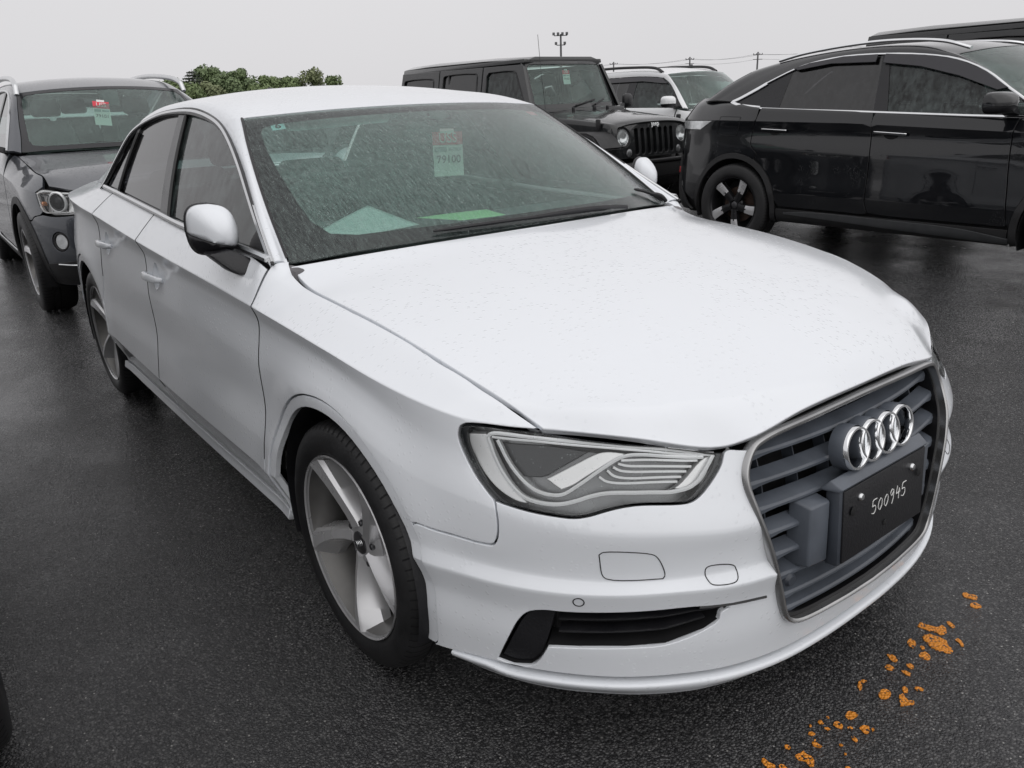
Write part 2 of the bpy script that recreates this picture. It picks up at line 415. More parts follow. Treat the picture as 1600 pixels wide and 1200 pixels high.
LINES = [  # (s, inset d, height z), bottom to top
 [(0,.02,.215),(.2,.02,.215),(.4,.02,.226),(.6,.02,.24),(.8,.02,.245),(.88,.02,.243),(.95,.02,.240),(1.07,.02,.230),(1.3,.03,.22),(1.85,.036,.222),(3.65,.036,.232),(4.1,.05,.24),(4.5,.04,.24),(5.0,.04,.25),(SE,.03,.25)],
 [(0,.012,.30),(.4,.012,.31),(.8,.012,.32),(.95,.012,.32),(1.07,.012,.32),(1.3,.02,.31),(1.85,.046,.272),(3.65,.046,.276),(4.1,.03,.3),(SE,.02,.32)],
 [(0,.012,.375),(.4,.012,.385),(.95,.013,.39),(1.07,.014,.39),(1.3,.012,.37),(1.85,.018,.345),(3.65,.018,.35),(4.1,.01,.37),(SE,.01,.4)],
 [(0,0,.432),(.4,0,.437),(.6,0,.45),(.95,0,.45),(1.07,.001,.448),(1.3,0,.42),(1.85,-.003,.392),(2.75,-.005,.395),(3.65,-.003,.405),(4.1,0,.42),(SE,0,.45)],
 [(0,.016,.46),(.95,.016,.478),(1.07,.012,.48),(1.3,.004,.48),(1.85,.006,.475),(2.75,.008,.48),(3.65,.005,.48),(4.1,.002,.49),(SE,.01,.49)],
 [(0,.016,.51),(.95,.014,.53),(1.07,.012,.54),(1.3,.004,.56),(1.85,.024,.57),(2.75,.026,.575),(3.65,.018,.57),(4.1,.004,.58),(SE,.012,.56)],
 [(0,.012,.553),(.42,.012,.555),(.57,.012,.568),(.72,.012,.578),(.85,.014,.592),(.95,.018,.61),(1.07,.02,.62),(1.3,.012,.68),(1.45,.012,.70),(1.85,.030,.69),(2.75,.032,.70),(3.65,.027,.70),(4.1,.012,.72),(4.5,.012,.72),(SE,.02,.68)],
 [(0,.03,.62),(.4,.04,.62),(.62,.045,.645),(.83,.045,.665),(.95,.045,.685),(1.07,.04,.70),(1.3,.038,.762),(1.45,.042,.785),(1.85,.046,.80),(2.75,.048,.835),(3.65,.045,.88),(4.1,.040,.895),(SE,.05,.87)],
 [(0,.069,.727),(.2,.067,.722),(.36,.065,.708),(.42,.075,.696),(.62,.085,.728),(.83,.085,.749),(.92,.073,.757),(1.0,.052,.765),(1.07,.043,.777),(1.25,.032,.805),(1.45,.028,.829),(1.85,.028,.852),(2.95,.028,.898),(3.9,.028,.942),(4.1,.03,.948),(4.5,.03,.955),(5,.035,.955),(SE,.05,.955)],
 [(0,.11,.755),(.4,.115,.735),(.62,.115,.748),(.83,.112,.765),(.98,.10,.796),(1.13,.12,.835),(1.255,.13,.856),(1.353,.13,.869),(1.585,.13,.892),(1.72,.128,.903),(1.80,.127,.911),(1.87,.096,.957),(2.59,.106,.968),(3.02,.117,.985),(3.82,.13,1.02),(4.1,.15,1.025),(4.45,.17,1.01),(4.8,.15,1.0),(SE,.1,.985)],
 [(0,.16,.79),(.83,.16,.80),(.98,.15,.815),(1.13,.17,.853),(1.35,.18,.882),(1.585,.18,.905),(1.80,.175,.925),(1.87,.158,.952),(2.0,.13,.962),(2.59,.13,.973),(3.82,.155,1.03),(4.1,.2,1.035),(4.45,.27,1.02),(4.8,.25,1.01),(SE,.2,.995)],
]
WROWS = np.unique(np.round(np.concatenate([np.linspace(0, 1.1, 23), np.linspace(1.1, 2.0, 16), np.linspace(2.0, 4.6, 20), np.linspace(4.6, SE, 12)]), 6))
def _w_control():
    P = np.zeros((len(WROWS), len(LINES), 3))
    c = np.stack([np.interp(WROWS, PS, PC[:, k]) for k in (0, 1)], 1); nn = np.stack([np.interp(WROWS, PS, PN[:, k]) for k in (0, 1)], 1)
    for j, L in enumerate(LINES):
        L = np.array(L); d = pchip(L[:, 0], L[:, 1], WROWS); z = pchip(L[:, 0], L[:, 2], WROWS)
        P[:, j, :2] = c - nn*d[:, None]; P[:, j, 2] = z
    P[..., 1] *= -1
    return P
def sstep(a, b, x):
    t = np.clip((x-a)/(b-a), 0, 1); return t*t*(3-2*t)
ARCH = ((0., .335, .343), (-2.637, .335, .343))
def _arches(p):
    """flat flange round each wheel opening, set a little inside the panel, and a soft flare outside it"""
    p = p.copy(); sg = np.sign(p[:, 1])
    for cx, cz, r in ARCH:
        rr = np.hypot(p[:, 0]-cx, p[:, 2]-cz)
        k = (np.abs(p[:, 1]) > .6)
        p[:, 1] += sg*k*.007*np.exp(-((rr-r-.035)/.06)**2)
    return p
SIDE = Grid(_w_control(), cv=[0,0,.3,1,.5,0,.4,.2,1,.2,0], post=_arches)
def s2u(s): return np.interp(s, WROWS, np.arange(len(WROWS)))
_full = _w_control()
FRONT = SIDE
# ---------- bonnet ----------
def _hood():
    fr = np.array([0,.3,.53,.65,.82,1.])
    rows = [list(zip([.799,.793,.781,.751,.668,.547],[0,.2,.352,.418,.557,.677],[.738,.733,.712,.701,.735,.751]))]
    for (xc, zc), (xe, ye, ze) in (((.70,.797),(.459,.702,.791)),((.55,.846),(.36,.724,.823)),((.38,.886),(.22,.739,.853)),((.20,.918),(.06,.748,.877)),((0,.947),(-.13,.757,.895)),((-.14,.970),(-.29,.757,.909)),((-.205,.983),(-.40,.75,.942))):
        rows.append([(xc+(xe-xc)*f**2, ye*f, zc+(ze-zc)*f**2.2) for f in fr])
    rows = [np.array(r) for r in rows]
    r1 = rows[0]*.5+rows[1]*.5+np.stack([.004*(1-fr**4), 0*fr, .007*(1-fr**4)+np.array([0, 0, .007, .014, .013, 0])], 1); r1[-1] = (.504, .688, .769)
    rows.insert(1, r1)
    P = np.array(rows)[:, ::-1].copy(); P[..., 1] *= -1
    return sym_columns(P)
HOOD = Grid(_hood())
# ---------- cabin: columns window line / pillar / glass edge / quarter / centre ----------
def _cabin():
    l0 = [(-.411,.797,.955),(-.581,.752,1.045),(-.704,.719,1.112),(-.83,.687,1.176),(-.97,.657,1.236),(-1.105,.634,1.282),(-1.246,.619,1.311),(-1.5,.607,1.337),(-1.804,.608,1.334),(-1.968,.616,1.319),(-2.157,.633,1.283),(-2.253,.654,1.243),(-2.334,.70,1.15),(-2.417,.747,1.057),(-2.47,.765,1.021)]
    b, h = np.array((-.421,.743,.946)), np.array((-1.01,.60,1.31))
    l2 = [tuple(b+(h-b)*f + np.array((.0,.012,.008))*4*f*(1-f)) for f in (0,.27,.455,.63,.80,1)] + [(-1.2,.567,1.350),(-1.5,.55,1.373),(-1.8,.545,1.371),(-2.05,.545,1.356),(-2.3,.55,1.32),(-2.42,.565,1.27),(-2.58,.60,1.19),(-2.75,.64,1.10),(-2.92,.68,1.02)]
    cb, chd = np.array((-.211,0,.985)), np.array((-.902,0,1.332))
    l4 = [tuple(cb+(chd-cb)*f + np.array((.012,0,.022))*4*f*(1-f)) for f in (0,.27,.455,.63,.80,1)] + [(-1.12,0,1.372),(-1.45,0,1.408),(-1.78,0,1.414),(-2.05,0,1.397),(-2.33,0,1.36),(-2.48,0,1.30),(-2.66,0,1.215),(-2.84,0,1.12),(-3.02,0,1.03)]
    rows = []
    for a, e, c in zip(l0, l2, l4):
        a, e, c = map(np.array, (a, e, c))
        mid = (a+e)/2; dv = e-a; nrm = np.array((0, dv[2], -dv[1])); nrm = nrm/np.linalg.norm(nrm)
        q = lambda f: np.array((c[0]+(e[0]-c[0])*f**2, e[1]*f, c[2]+(e[2]-c[2])*f**2.2))
        rows.append([a, mid+nrm*.009, e, q(.8), q(.5), c])
    P = np.array(rows); P[..., 1] *= -1
    return sym_columns(P)
CABIN = Grid(_cabin(), cu=[0,0,0,0,0,.7,0,0,0,0,.5,0,0,0,0])
def GLASS(uv):
    """side glass: x, z -> point"""
    uv = np.atleast_2d(uv); x, z = uv[:, 0], uv[:, 1]
    y = .796-.5*(z-.95) + .012*np.sin(np.clip((z-.95)/.4, 0, 1)*np.pi)
    return np.stack([x, -y, z], 1)
DATA = {"headlight":[[20.224,7.467],[20.158,7.743],[19.847,7.863],[17.823,7.942],[16.596,7.966],[14.326,7.964],[12.093,7.968],[10.361,8.018],[8.568,7.94],[8.86,7.649],[9.475,7.257],[10.204,6.888],[10.635,6.777],[12.771,6.689],[13.703,6.566],[14.625,6.372],[15.149,6.297],[15.865,6.269],[17.039,6.239],[18.06,6.212],[18.628,6.334],[19.371,6.669],[20.008,7.122]],"intake":[[18.505,0.16],[17.998,0.847],[17.431,1.651],[17.005,1.982],[16.38,2.152],[15.528,2.182],[14.026,2.244],[12.158,2.279],[10.187,2.24],[8.829,1.974],[9.194,1.854],[9.291,1.634],[9.903,1.421],[11.508,1.119],[13.058,1.08],[14.963,1.017],[16.24,0.941],[16.688,0.391],[17.015,0.184],[17.77,0.088]],"grille":[[7.51,7.843],[7.791,7.537],[7.904,7.233],[7.862,6.854],[7.537,5.921],[6.735,3.814],[6.542,2.334],[6.123,1.457],[5.842,1.093],[5.438,0.9]],"bumper_fender":[[18.343,6.212],[18.185,5.718],[18.229,5.253],[18.429,4.972],[18.883,4.889],[20.085,4.835],[21.166,4.768],[22.178,4.738],[22.817,4.687]],"fender_hood":[[34.318,9.512],[33.876,9.271],[33.344,9.169],[32.813,9.109],[31.737,9.052],[30.169,9.068],[28.118,9.116],[25.403,9.126],[23.693,9.112],[22.482,9.103],[20.57,9.298],[18.711,9.089],[17.583,8.654],[16.598,7.979]],"door_front":[[34.749,8.846],[34.602,8.044],[34.756,7.649],[35.518,6.67],[35.437,6.319],[35.165,5.883],[35.02,5.525],[34.844,4.918],[33.841,4.183],[33.344,3.549],[33.582,3.268],[33.507,3.012]],"door_mid":[[44.307,8.763],[44.079,8.336],[44.035,7.514],[44.563,6.663],[44.364,6.112],[44.117,5.394],[43.666,4.9],[43.384,4.343],[43.519,3.527],[45.184,1.428]],"sill_gap":[[46.74,2.711],[44.387,1.423],[41.506,1.212],[39.058,1.024],[35.602,1.071],[33.45,0.994]],"hl_tow":[[14.175,5.183],[14.005,5.299],[12.166,5.214],[11.907,5.026],[11.596,4.244],[11.671,4.071],[13.827,4.107],[14.026,4.249]],"hl_tow2":[[9.935,4.252],[9.804,4.375],[8.805,4.263],[8.591,4.097],[8.575,3.423],[8.758,3.242],[9.623,3.284],[9.789,3.442]],"sensor":[[14.957,2.703]],"slot":[[10.187,2.24],[8.523,2.096],[6.985,1.96]],"handle_f":[[43.707,6.5]],"handle_r":[[49.559,6.57]],"hp_left":[[19.961,7.55],[19.108,7.68],[18.688,7.216],[17.642,6.62],[16.909,6.378],[17.593,6.342],[18.534,6.484],[19.339,6.808],[19.876,7.246]],"hp_diag":[[16.402,7.037],[15.164,7.442],[14.007,7.742],[12.768,7.761],[13.448,7.608],[14.646,7.213],[15.218,6.994],[15.704,6.855]],"hp_right":[[8.919,7.882],[9.391,7.836],[10.769,7.189],[11.187,7.069],[10.267,7.122],[9.63,7.299]],"hp_proj":[[18.542,7.552],[16.503,7.725],[14.479,7.733],[15.707,7.342],[16.513,7.052],[17.431,6.927],[18.036,7.183]],"hg_outer":[[9.011,7.907],[10.284,7.936],[12.537,7.901],[14.316,7.897],[16.973,7.821],[18.884,7.712],[19.026,7.612],[18.638,7.184],[18.104,6.838],[17.332,6.544],[16.563,6.492],[15.749,6.548],[15.112,6.671],[14.475,6.821],[13.828,6.917],[12.255,6.983],[10.981,7.045],[10.162,7.204],[9.562,7.525],[9.037,7.885]],"hg_inner":[[9.515,7.832],[11.222,7.774],[12.878,7.717],[13.369,7.622],[14.147,7.359],[14.969,7.034],[15.608,6.783],[16.095,6.721],[16.77,6.75],[17.497,6.95],[18.091,7.233],[18.585,7.602]],"hg_third":[[18.832,7.64],[16.959,7.752],[14.316,7.826],[11.649,7.84],[9.2,7.888]],"hl_lam0":[[13.19,7.606],[12.568,7.635],[9.778,7.754]],"hl_lam1":[[13.327,7.533],[12.939,7.507],[10.1,7.612]],"hl_lam2":[[13.547,7.456],[13.21,7.397],[10.359,7.494]],"hl_lam3":[[13.806,7.382],[13.475,7.275],[10.616,7.367]],"hl_lam4":[[14.147,7.239],[13.815,7.157],[10.821,7.256]]}
FLECKS = [[[0.8702,0.5469],[0.8744,0.559],[0.8864,0.5557],[0.8934,0.5638],[0.9051,0.5587],[0.9075,0.5434],[0.8947,0.5369],[0.8814,0.5314]],[[0.9061,0.5111],[0.9089,0.5282],[0.9215,0.529],[0.9313,0.5239],[0.9276,0.5088],[0.9154,0.5015]],[[0.8577,0.3246],[0.8619,0.3373],[0.8726,0.3369],[0.8849,0.3435],[0.8959,0.3474],[0.9003,0.3652],[0.9119,0.3622],[0.9234,0.3355],[0.915,0.3233],[0.9039,0.3253],[0.8922,0.3179],[0.8772,0.3168],[0.8662,0.3128]],[[0.901,0.3879],[0.9041,0.3954],[0.9166,0.3906],[0.9256,0.3819],[0.9218,0.3737],[0.9083,0.3809]],[[0.8869,0.2868],[0.8947,0.3021],[0.9108,0.311],[0.925,0.3129],[0.9385,0.3105],[0.9507,0.2948],[0.9603,0.2919],[0.9662,0.2719],[0.9541,0.2613],[0.9411,0.2577],[0.9266,0.2571],[0.9101,0.2653],[0.8978,0.275]],[[0.9488,0.331],[0.9508,0.343],[0.9626,0.3385],[0.9739,0.3219],[0.9698,0.3171],[0.9602,0.3274]],[[0.8742,0.2353],[0.8756,0.2528],[0.8871,0.2504],[0.895,0.2417],[0.8971,0.2203],[0.8893,0.2207]],[[0.9045,0.2408],[0.9078,0.2495],[0.9169,0.2411],[0.9136,0.2326]],[[0.9195,0.2057],[0.9188,0.2222],[0.9243,0.2311],[0.9378,0.2237],[0.9433,0.2073],[0.9318,0.2007]],[[0.868,0.1489],[0.8736,0.1577],[0.8836,0.158],[0.8939,0.1528],[0.8963,0.1387],[0.8848,0.1365]],[[0.8859,0.1062],[0.8898,0.1176],[0.904,0.1164],[0.9062,0.1058],[0.8951,0.0983]],[[0.9191,0.1188],[0.923,0.1256],[0.94,0.1259],[0.9419,0.1173],[0.9315,0.1138]],[[0.9161,0.1506],[0.9198,0.1607],[0.9313,0.1574],[0.935,0.1452],[0.9239,0.1431]],[[0.8794,-0.0061],[0.8742,0.0089],[0.8793,0.0223],[0.886,0.0238],[0.8839,0.0097],[0.8924,-0.0115],[0.8912,-0.0181]],[[0.926,0.0024],[0.923,0.0194],[0.9287,0.0313],[0.9412,0.0306],[0.9463,0.0164],[0.944,-0.0015],[0.9343,-0.0059]],[[0.9501,0.0637],[0.9519,0.0742],[0.9613,0.0697],[0.9663,0.0582],[0.961,0.0519]],[[0.9664,0.086],[0.9719,0.0956],[0.985,0.0976],[0.9861,0.0907],[0.9763,0.0822]],[[0.9588,0.0361],[0.9615,0.0464],[0.9714,0.0409],[0.9797,0.0338],[0.9884,0.0441],[0.994,0.0348],[0.9869,0.0196],[0.9784,0.0047],[0.9701,0.0144]],[[0.9118,-0.1128],[0.9117,-0.0985],[0.9199,-0.0917],[0.9297,-0.0936],[0.931,-0.1109],[0.9259,-0.1226],[0.9179,-0.1198]],[[0.9097,-0.1578],[0.9112,-0.1466],[0.9237,-0.1458],[0.9302,-0.1583],[0.9228,-0.1635],[0.9145,-0.1641]],[[0.8843,-0.1786],[0.8868,-0.1708],[0.8951,-0.1723],[0.895,-0.1799],[0.8882,-0.1833]],[[0.9526,-0.1253],[0.9556,-0.1125],[0.9648,-0.1081],[0.9742,-0.1224],[0.9717,-0.1326],[0.9592,-0.1311]],[[0.935,-0.1462],[0.9396,-0.1379],[0.9479,-0.14],[0.9459,-0.1487]],[[0.9037,-0.1861],[0.9078,-0.1785],[0.915,-0.1791],[0.9118,-0.1874]],[[0.9546,-0.1636],[0.9588,-0.1587],[0.9703,-0.1627],[0.972,-0.1695],[0.962,-0.1708]],[[0.8898,-0.2245],[0.8935,-0.2165],[0.9015,-0.216],[0.9011,-0.2246],[0.8939,-0.2286]],[[0.9089,-0.2428],[0.9159,-0.2363],[0.9303,-0.2365],[0.9301,-0.2438],[0.9165,-0.2487]],[[0.8774,-0.2953],[0.88,-0.2896],[0.8894,-0.2897],[0.8905,-0.2979],[0.8839,-0.3005]],[[0.9078,-0.302],[0.9114,-0.2892],[0.9116,-0.2762],[0.9224,-0.2803],[0.9351,-0.2779],[0.9505,-0.2969],[0.9453,-0.3047],[0.9305,-0.3001],[0.921,-0.3073]],[[0.8685,-0.3658],[0.8702,-0.3578],[0.884,-0.3598],[0.8968,-0.357],[0.9034,-0.363],[0.8928,-0.3757],[0.8805,-0.3722]],[[0.9021,-0.3506],[0.9058,-0.342],[0.9192,-0.344],[0.9087,-0.3567]],[[0.9923,-0.251],[0.9948,-0.2439],[1.0029,-0.244],[0.9961,-0.2522]],[[0.8783,-0.2043],[0.8789,-0.199],[0.8842,-0.2019],[0.8831,-0.2079]],[[0.9504,-0.2039],[0.9539,-0.198],[0.9589,-0.2009],[0.9548,-0.2074]],[[0.9715,-0.1092],[0.9731,-0.1037],[0.9778,-0.109],[0.9766,-0.115]],[[0.8884,-0.1519],[0.8906,-0.1475],[0.8954,-0.1504],[0.8932,-0.1548]],[[0.9093,-0.2336],[0.9108,-0.2299],[0.9143,-0.2338],[0.9124,-0.2369]],[[0.9707,-0.2185],[0.9736,-0.2142],[0.9765,-0.2175],[0.9744,-0.2217]]]
# =====================================================================================
#  the ground
# =====================================================================================
def asphalt():
    g = NG('wet_asphalt'); v = g.obj()
    big = g.noise(v, .45, 4, .55); mid = g.noise(v, 3.2, 4, .6)
    wet = g.math('ADD', g.math('MULTIPLY', big, .65), g.math('MULTIPLY', mid, .35)); dry = g.ramp(wet, .40, .60)
    st = g.n('ShaderNodeTexVoronoi', {'Vector': v, 'Scale': 150., 'Randomness': 1.}); st2 = g.n('ShaderNodeTexVoronoi', {'Vector': v, 'Scale': 330.})
    r1 = g.n('ShaderNodeSeparateColor', {0: st.outputs['Color']}).outputs[0]; r2 = g.n('ShaderNodeSeparateColor', {0: st2.outputs['Color']}).outputs[0]
    cc = g.mixc(dry, col(.018, .018, .020), col(.044, .044, .046))
    cc = g.mixc(g.ramp(r1, .5, 1, 0, .7), cc, col(.15, .148, .147)); cc = g.mixc(g.ramp(r2, .6, 1, 0, .5), cc, col(.085, .084, .083))
    cc = g.mixc(g.ramp(st.outputs['Distance'], .45, .65, 0, .8), cc, col(.010, .010, .011))
    sel = g.math('GREATER_THAN', g.n('ShaderNodeSeparateColor', {0: st.outputs['Color']}).outputs[1], .985)
    cc = g.mixc(g.math('MULTIPLY', sel, g.ramp(st.outputs['Distance'], .2, .4, .9, 0)), cc, col(.42, .41, .39))
    pit = g.math('LESS_THAN', g.noise(v, 34., 2), .27); cc = g.mixc(pit, cc, col(.008, .008, .009))
    h = g.math('ADD', g.ramp(st.outputs['Distance'], 0, .6, 1, 0), g.math('MULTIPLY', g.ramp(st2.outputs['Distance'], 0, .6, 1, 0), .45))
    h = g.math('ADD', h, g.math('MULTIPLY', r1, .5))
    h = g.math('MULTIPLY', h, g.ramp(dry, 0, 1, .30, 1.1)); n = g.bump(h, 1., .0036); n = g.bump(mid, .2, .02, n)
    return g.done(g.bsdf(cc, g.ramp(dry, 0, 1, .10, .30), 0, **{'Normal': n, 'Specular IOR Level': .5, 'IOR': 1.52}))
asphalt()
o = mk('asphalt_ground', [(-900, -900, 0), (900, -900, 0), (900, 900, 0), (-900, 900, 0)], [(0, 1, 2, 3)], 'wet_asphalt', smooth=False)
tag(o, 'wet dark asphalt of the car park', None, kind='structure')
# =====================================================================================
#  materials shared by the cars
# =====================================================================================
paint('white_paint', col(.785, .81, .845), film=.03, rough=.4, drops=1., dscale=62., lo=.44, hi=.60, cr=.10)
paint('black_paint', col(.004, .0045, .006), film=.0, rough=.3, drops=.4, lo=.6, hi=.72)
paint('grey_paint', col(.062, .068, .080), metal=.6, rough=.38, film=.04, drops=1., dscale=75, lo=.30, hi=.5)
paint('jeep_paint', col(.011, .012, .013), film=.03, rough=.4, drops=.7, lo=.45, hi=.6)
paint('bright_white_paint', col(.80, .81, .82), film=.03, rough=.35, drops=.15)
simple('black_plastic', col(.012, .012, .014), .5, bump=.25)
simple('textured_black', col(.010, .010, .012), .42, bump=.5)
simple('grey_plastic', col(.09, .102, .122), .36, var=.22, nscale=9, bump=.1)
simple('dark_grey_plastic', col(.045, .052, .065), .42, var=.2, nscale=9, bump=.1)
simple('void_black', col(.004, .004, .005), .8)
simple('rubber', col(.014, .014, .015), .55, var=.3, bump=.3)
simple('seal_black', col(.008, .008, .009), .35)
simple('alloy', col(.62, .62, .63), .30, .6, var=.03, nscale=5)
simple('alloy_dark', col(.10, .10, .105), .38, .8)
simple('alloy_barrel', col(.15, .147, .142), .40, .6, var=.3, nscale=6)  # barrel alloy, darker than the spokes so they stand out
simple('brake_rust', col(.07, .045, .035), .6, .5, var=.4)
simple('satin_chrome', col(.66, .67, .68), .22, 1., var=.06)
simple('chrome', col(.86, .87, .88), .06, 1., var=.03)
simple('dusty_chrome', col(.42, .42, .42), .28, .9, var=.18, nscale=8)
simple('white_print', col(.82, .82, .80), .6, var=.03)
simple('chalk', col(.75, .75, .74), .8, var=.08)
simple('red_print', col(.72, .06, .09), .55, var=.05)
simple('ink', col(.03, .035, .035), .6)
simple('grey_print', col(.35, .42, .42), .6)
lines_mat('paper_print', col(.80, .86, .85), col(.62, .70, .70))
lines_mat('green_paper', col(.50, .86, .42), col(.42, .76, .36))
simple('seat_cloth', col(.15, .145, .15), .85, var=.3, nscale=8)
simple('dash_black', col(.045, .05, .052), .75, var=.2)
simple('frit_black', col(.010, .010, .012), .25)
simple('lamp_white', col(.92, .93, .94), .18, .0, var=.05)
simple('lamp_silver', col(.86, .86, .86), .30, .35, var=.08, nscale=5)
simple('lamp_dark', col(.03, .032, .035), .2, .3)
simple('lamp_grey', col(.20, .205, .21), .25, .5, var=.2)
simple('red_lens', col(.35, .008, .012), .12, coat=1.)
simple('amber_lens', col(.65, .22, .05), .15, coat=1.)
glass('windscreen_glass', col(.86, .96, .93), film=.10, streak=(34, 190, 20), filmcol=col(.50, .62, .59), drops=.5)
def bright_mist_mat():  # condensation, its pale colour also standing in for the brightness behind the glass
    g = NG('bright_mist'); v = g.obj(); st = g.noise(g.obj((40, 190, 24)), 1., 4, .65); big = g.noise(v, 2.4, 3)
    tr = g.n('ShaderNodeBsdfTransparent', {'Color': col(.80, .93, .89)}).outputs[0]; df = g.n('ShaderNodeBsdfDiffuse', {'Color': col(.60, .80, .75)}).outputs[0]
    f = g.math('ADD', g.math('ADD', g.ramp(st, .40, .62, .11, .26), g.math('MULTIPLY', g.ramp(g.voro(v, 130.), .10, .22, 1, 0), .18)), g.ramp(big, .3, .7, -.03, .06))
    return g.done(g.n('ShaderNodeMixShader', {0: f, 1: tr, 2: df}).outputs[0])
bright_mist_mat()
glass('side_glass', col(.42, .52, .50), film=.12, streak=(30, 30, 9), filmcol=col(.42, .50, .49), gain=1., drops=.12)
glass('privacy_glass', col(.05, .05, .055), film=.06, streak=(30, 30, 9), filmcol=col(.2, .2, .21), drops=.10, fres=1.7)
glass('lamp_glass', col(.97, .98, .98), film=.0, drops=.15, fres=1.4)
glass('teal_glass', col(.66, .86, .79), film=.22, streak=(150, 150, 90), filmcol=col(.50, .68, .62), drops=.22)
# =====================================================================================
#  white saloon
# =====================================================================================
CAR = empty('white_saloon_car'); tag(CAR, 'wet white four-door saloon with four-ring grille in the foreground', 'car')
D = {k: np.array(v) for k, v in DATA.items()}
def side_uv(pts, S=SIDE):
    """x, z on the car's side -> surface parameters"""
    pts = np.atleast_2d(np.asarray(pts, float)); out = []
    vg = np.linspace(0, 10, 201)
    for x, z in pts:
        u = float(s2u(1.45-x)) if x < .25 else float(s2u(np.interp(x, PC[:len(PC)//2][::-1, 0], PS[:len(PC)//2][::-1])))
        for _ in range(7):
            q = S(np.stack([np.full(201, u), vg], 1)); k = int(np.argmin(np.abs(q[:, 2]-z))); 
            if 0 < k < 200:
                a = k if q[k, 2] <= z else k-1
                f = (z-q[a, 2])/(q[a+1, 2]-q[a, 2]+1e-12); v = vg[a]+f*(vg[1]-vg[0])
            else: v = vg[k]
            h = .02; g1 = S(np.array([(u+h, v)]))[0, 0]; g0 = S(np.array([(u-h, v)]))[0, 0]; c0 = S(np.array([(u, v)]))[0, 0]
            u += np.clip((x-c0)/((g1-g0)/(2*h)+1e-12), -2, 2); u = min(max(u, 0), SIDE.n-1)
        out.append((u, v))
    return np.array(out)
def arc(c, r, a0, a1, n=14):
    a = np.radians(np.linspace(a0, a1, n)); return np.stack([c[0]+r*np.cos(a), c[1]+r*np.sin(a)], 1)
CR = (2, 3, 4, 6, 8)
(ax, az, ar), (bx, bz, br) = ARCH
RO = .031
arcF = side_uv(arc((ax, az), ar+RO, 30, 192, 26))
hl = D['headlight']
door_f = side_uv([(-.413, .941), (-.412, .854), (-.411, .836), (-.425, .776), (-.425, .70), (-.418, .64), (-.405, .57), (-.396, .50), (-.394, .43), (-.396, .38), (-.40, .31), (-.40, .272)])
bf = D['bumper_fender']; _q = SIDE(bf); bf = bf[np.hypot(_q[:, 0]-ax, _q[:, 2]-az) > ar+RO+.008]
lowF = side_uv([(-.39, .262)]); gapF = side_uv([(-.402, .270)])
# front wing (fender)
cowl_corner = np.array([[float(s2u(1.872)), 9.93]]); belt_front = np.array([[float(s2u(1.872)), 9.0]])
fender = np.vstack([cowl_corner, D['fender_hood'], hl[[3, 2, 1, 0, 22, 21, 20]], bf, arcF, lowF, door_f[::-1][1:]])
panel('fender', SIDE, [fender], 'white_paint', CAR, h=.03, hb=.014, crease=CR, gap=.0026, depth=.03)
# doors
belt = lambda x: np.array([[float(s2u(1.45-x)), 9.0]])
mid = D['door_mid'][:-1]; mid = np.vstack([belt(-1.555), side_uv([(-1.545, .93), (-1.53, .87), (-1.522, .80), (-1.505, .70), (-1.475, .60), (-1.45, .52), (-1.44, .44), (-1.44, .36), (-1.44, .275)])])
beltF = np.vstack([belt(x) for x in np.linspace(-.43, -1.555, 10)])[1:-1]
sillF = side_uv([(x, .270) for x in np.linspace(-1.42, -.43, 9)])
hrec = {}
def handle_hole(x, z):
    a = np.linspace(0, 2*math.pi, 33)[:-1]
    return side_uv(np.stack([x+.036*np.cos(a), z+.044*np.sin(a)], 1))
HF, HR = (-1.395, .785), (-2.135, .818)
df = np.vstack([door_f[:-1], gapF, sillF[::-1], mid[::-1], beltF[::-1]])
doorsF = panel('door', SIDE, [df, handle_hole(*HF)], 'white_paint', CAR, h=.03, hb=.014, crease=CR, gap=.0026, depth=.03)
rear_edge = np.vstack([belt(-2.24), side_uv([(-2.262, .93), (-2.268, .85), (-2.27, .76), (-2.274, .66)])])
arcRd = side_uv(arc((bx, bz), br+.055, 33, 8, 6)); 
sillR = side_uv([(x, .272) for x in np.linspace(-2.22, -1.46, 7)])
beltR = np.vstack([belt(x) for x in np.linspace(-1.555, -2.24, 7)])
dr = np.vstack([beltR[:-1], rear_edge, arcRd, side_uv([(-2.225, .30)]), sillR, mid[1:-1][::-1]])
doorsR = panel('door', SIDE, [dr, handle_hole(*HR)], 'white_paint', CAR, h=.03, hb=.014, crease=CR, gap=.0026, depth=.03)
# sills
sl = np.vstack([side_uv([(x, .264) for x in np.linspace(-.385, -2.27, 14)]), side_uv([(x, .231) for x in np.linspace(-2.27, -.38, 14)])])
panel('sill', SIDE, [sl], 'white_paint', CAR, h=.03, hb=.02, smooth=False, gap=.001)
# rear quarter
s_end = float(SIDE.n-1)
qt2 = np.vstack([side_uv(arc((bx, bz), br+RO, 2, 188, 28)), side_uv([(-3.07, .25)]), np.array([[float(s2u(s)), v] for s, v in ((4.62, 3.5), (4.75, 5), (4.85, 6.5), (4.93, 8), (4.93, 9))]), np.array([[float(s2u(s)), v] for s, v in ((4.8, 9.9), (4.6, 9.9), (4.4, 9.9), (4.2, 9.8), (4.05, 9.5), (3.95, 9.25), (3.85, 9.05))]), rear_edge, arcRd])
panel('rear_quarter', SIDE, [qt2], 'white_paint', CAR, h=.035, hb=.018, crease=CR, gap=.0026, depth=.03)
for (cx, cz, r), (a0, a1) in zip(ARCH, ((-20, 193), (-3, 191))):
    fl = np.vstack([side_uv(arc((cx, cz), r+RO, a0, a1, 40)), side_uv(arc((cx, cz), r, a1, a0, 40))])
    panel('arch_flange', SIDE, [fl], 'white_paint', CAR, h=.012, hb=.010, smooth=False, gap=.0006, off=-.0045, crease=CR)
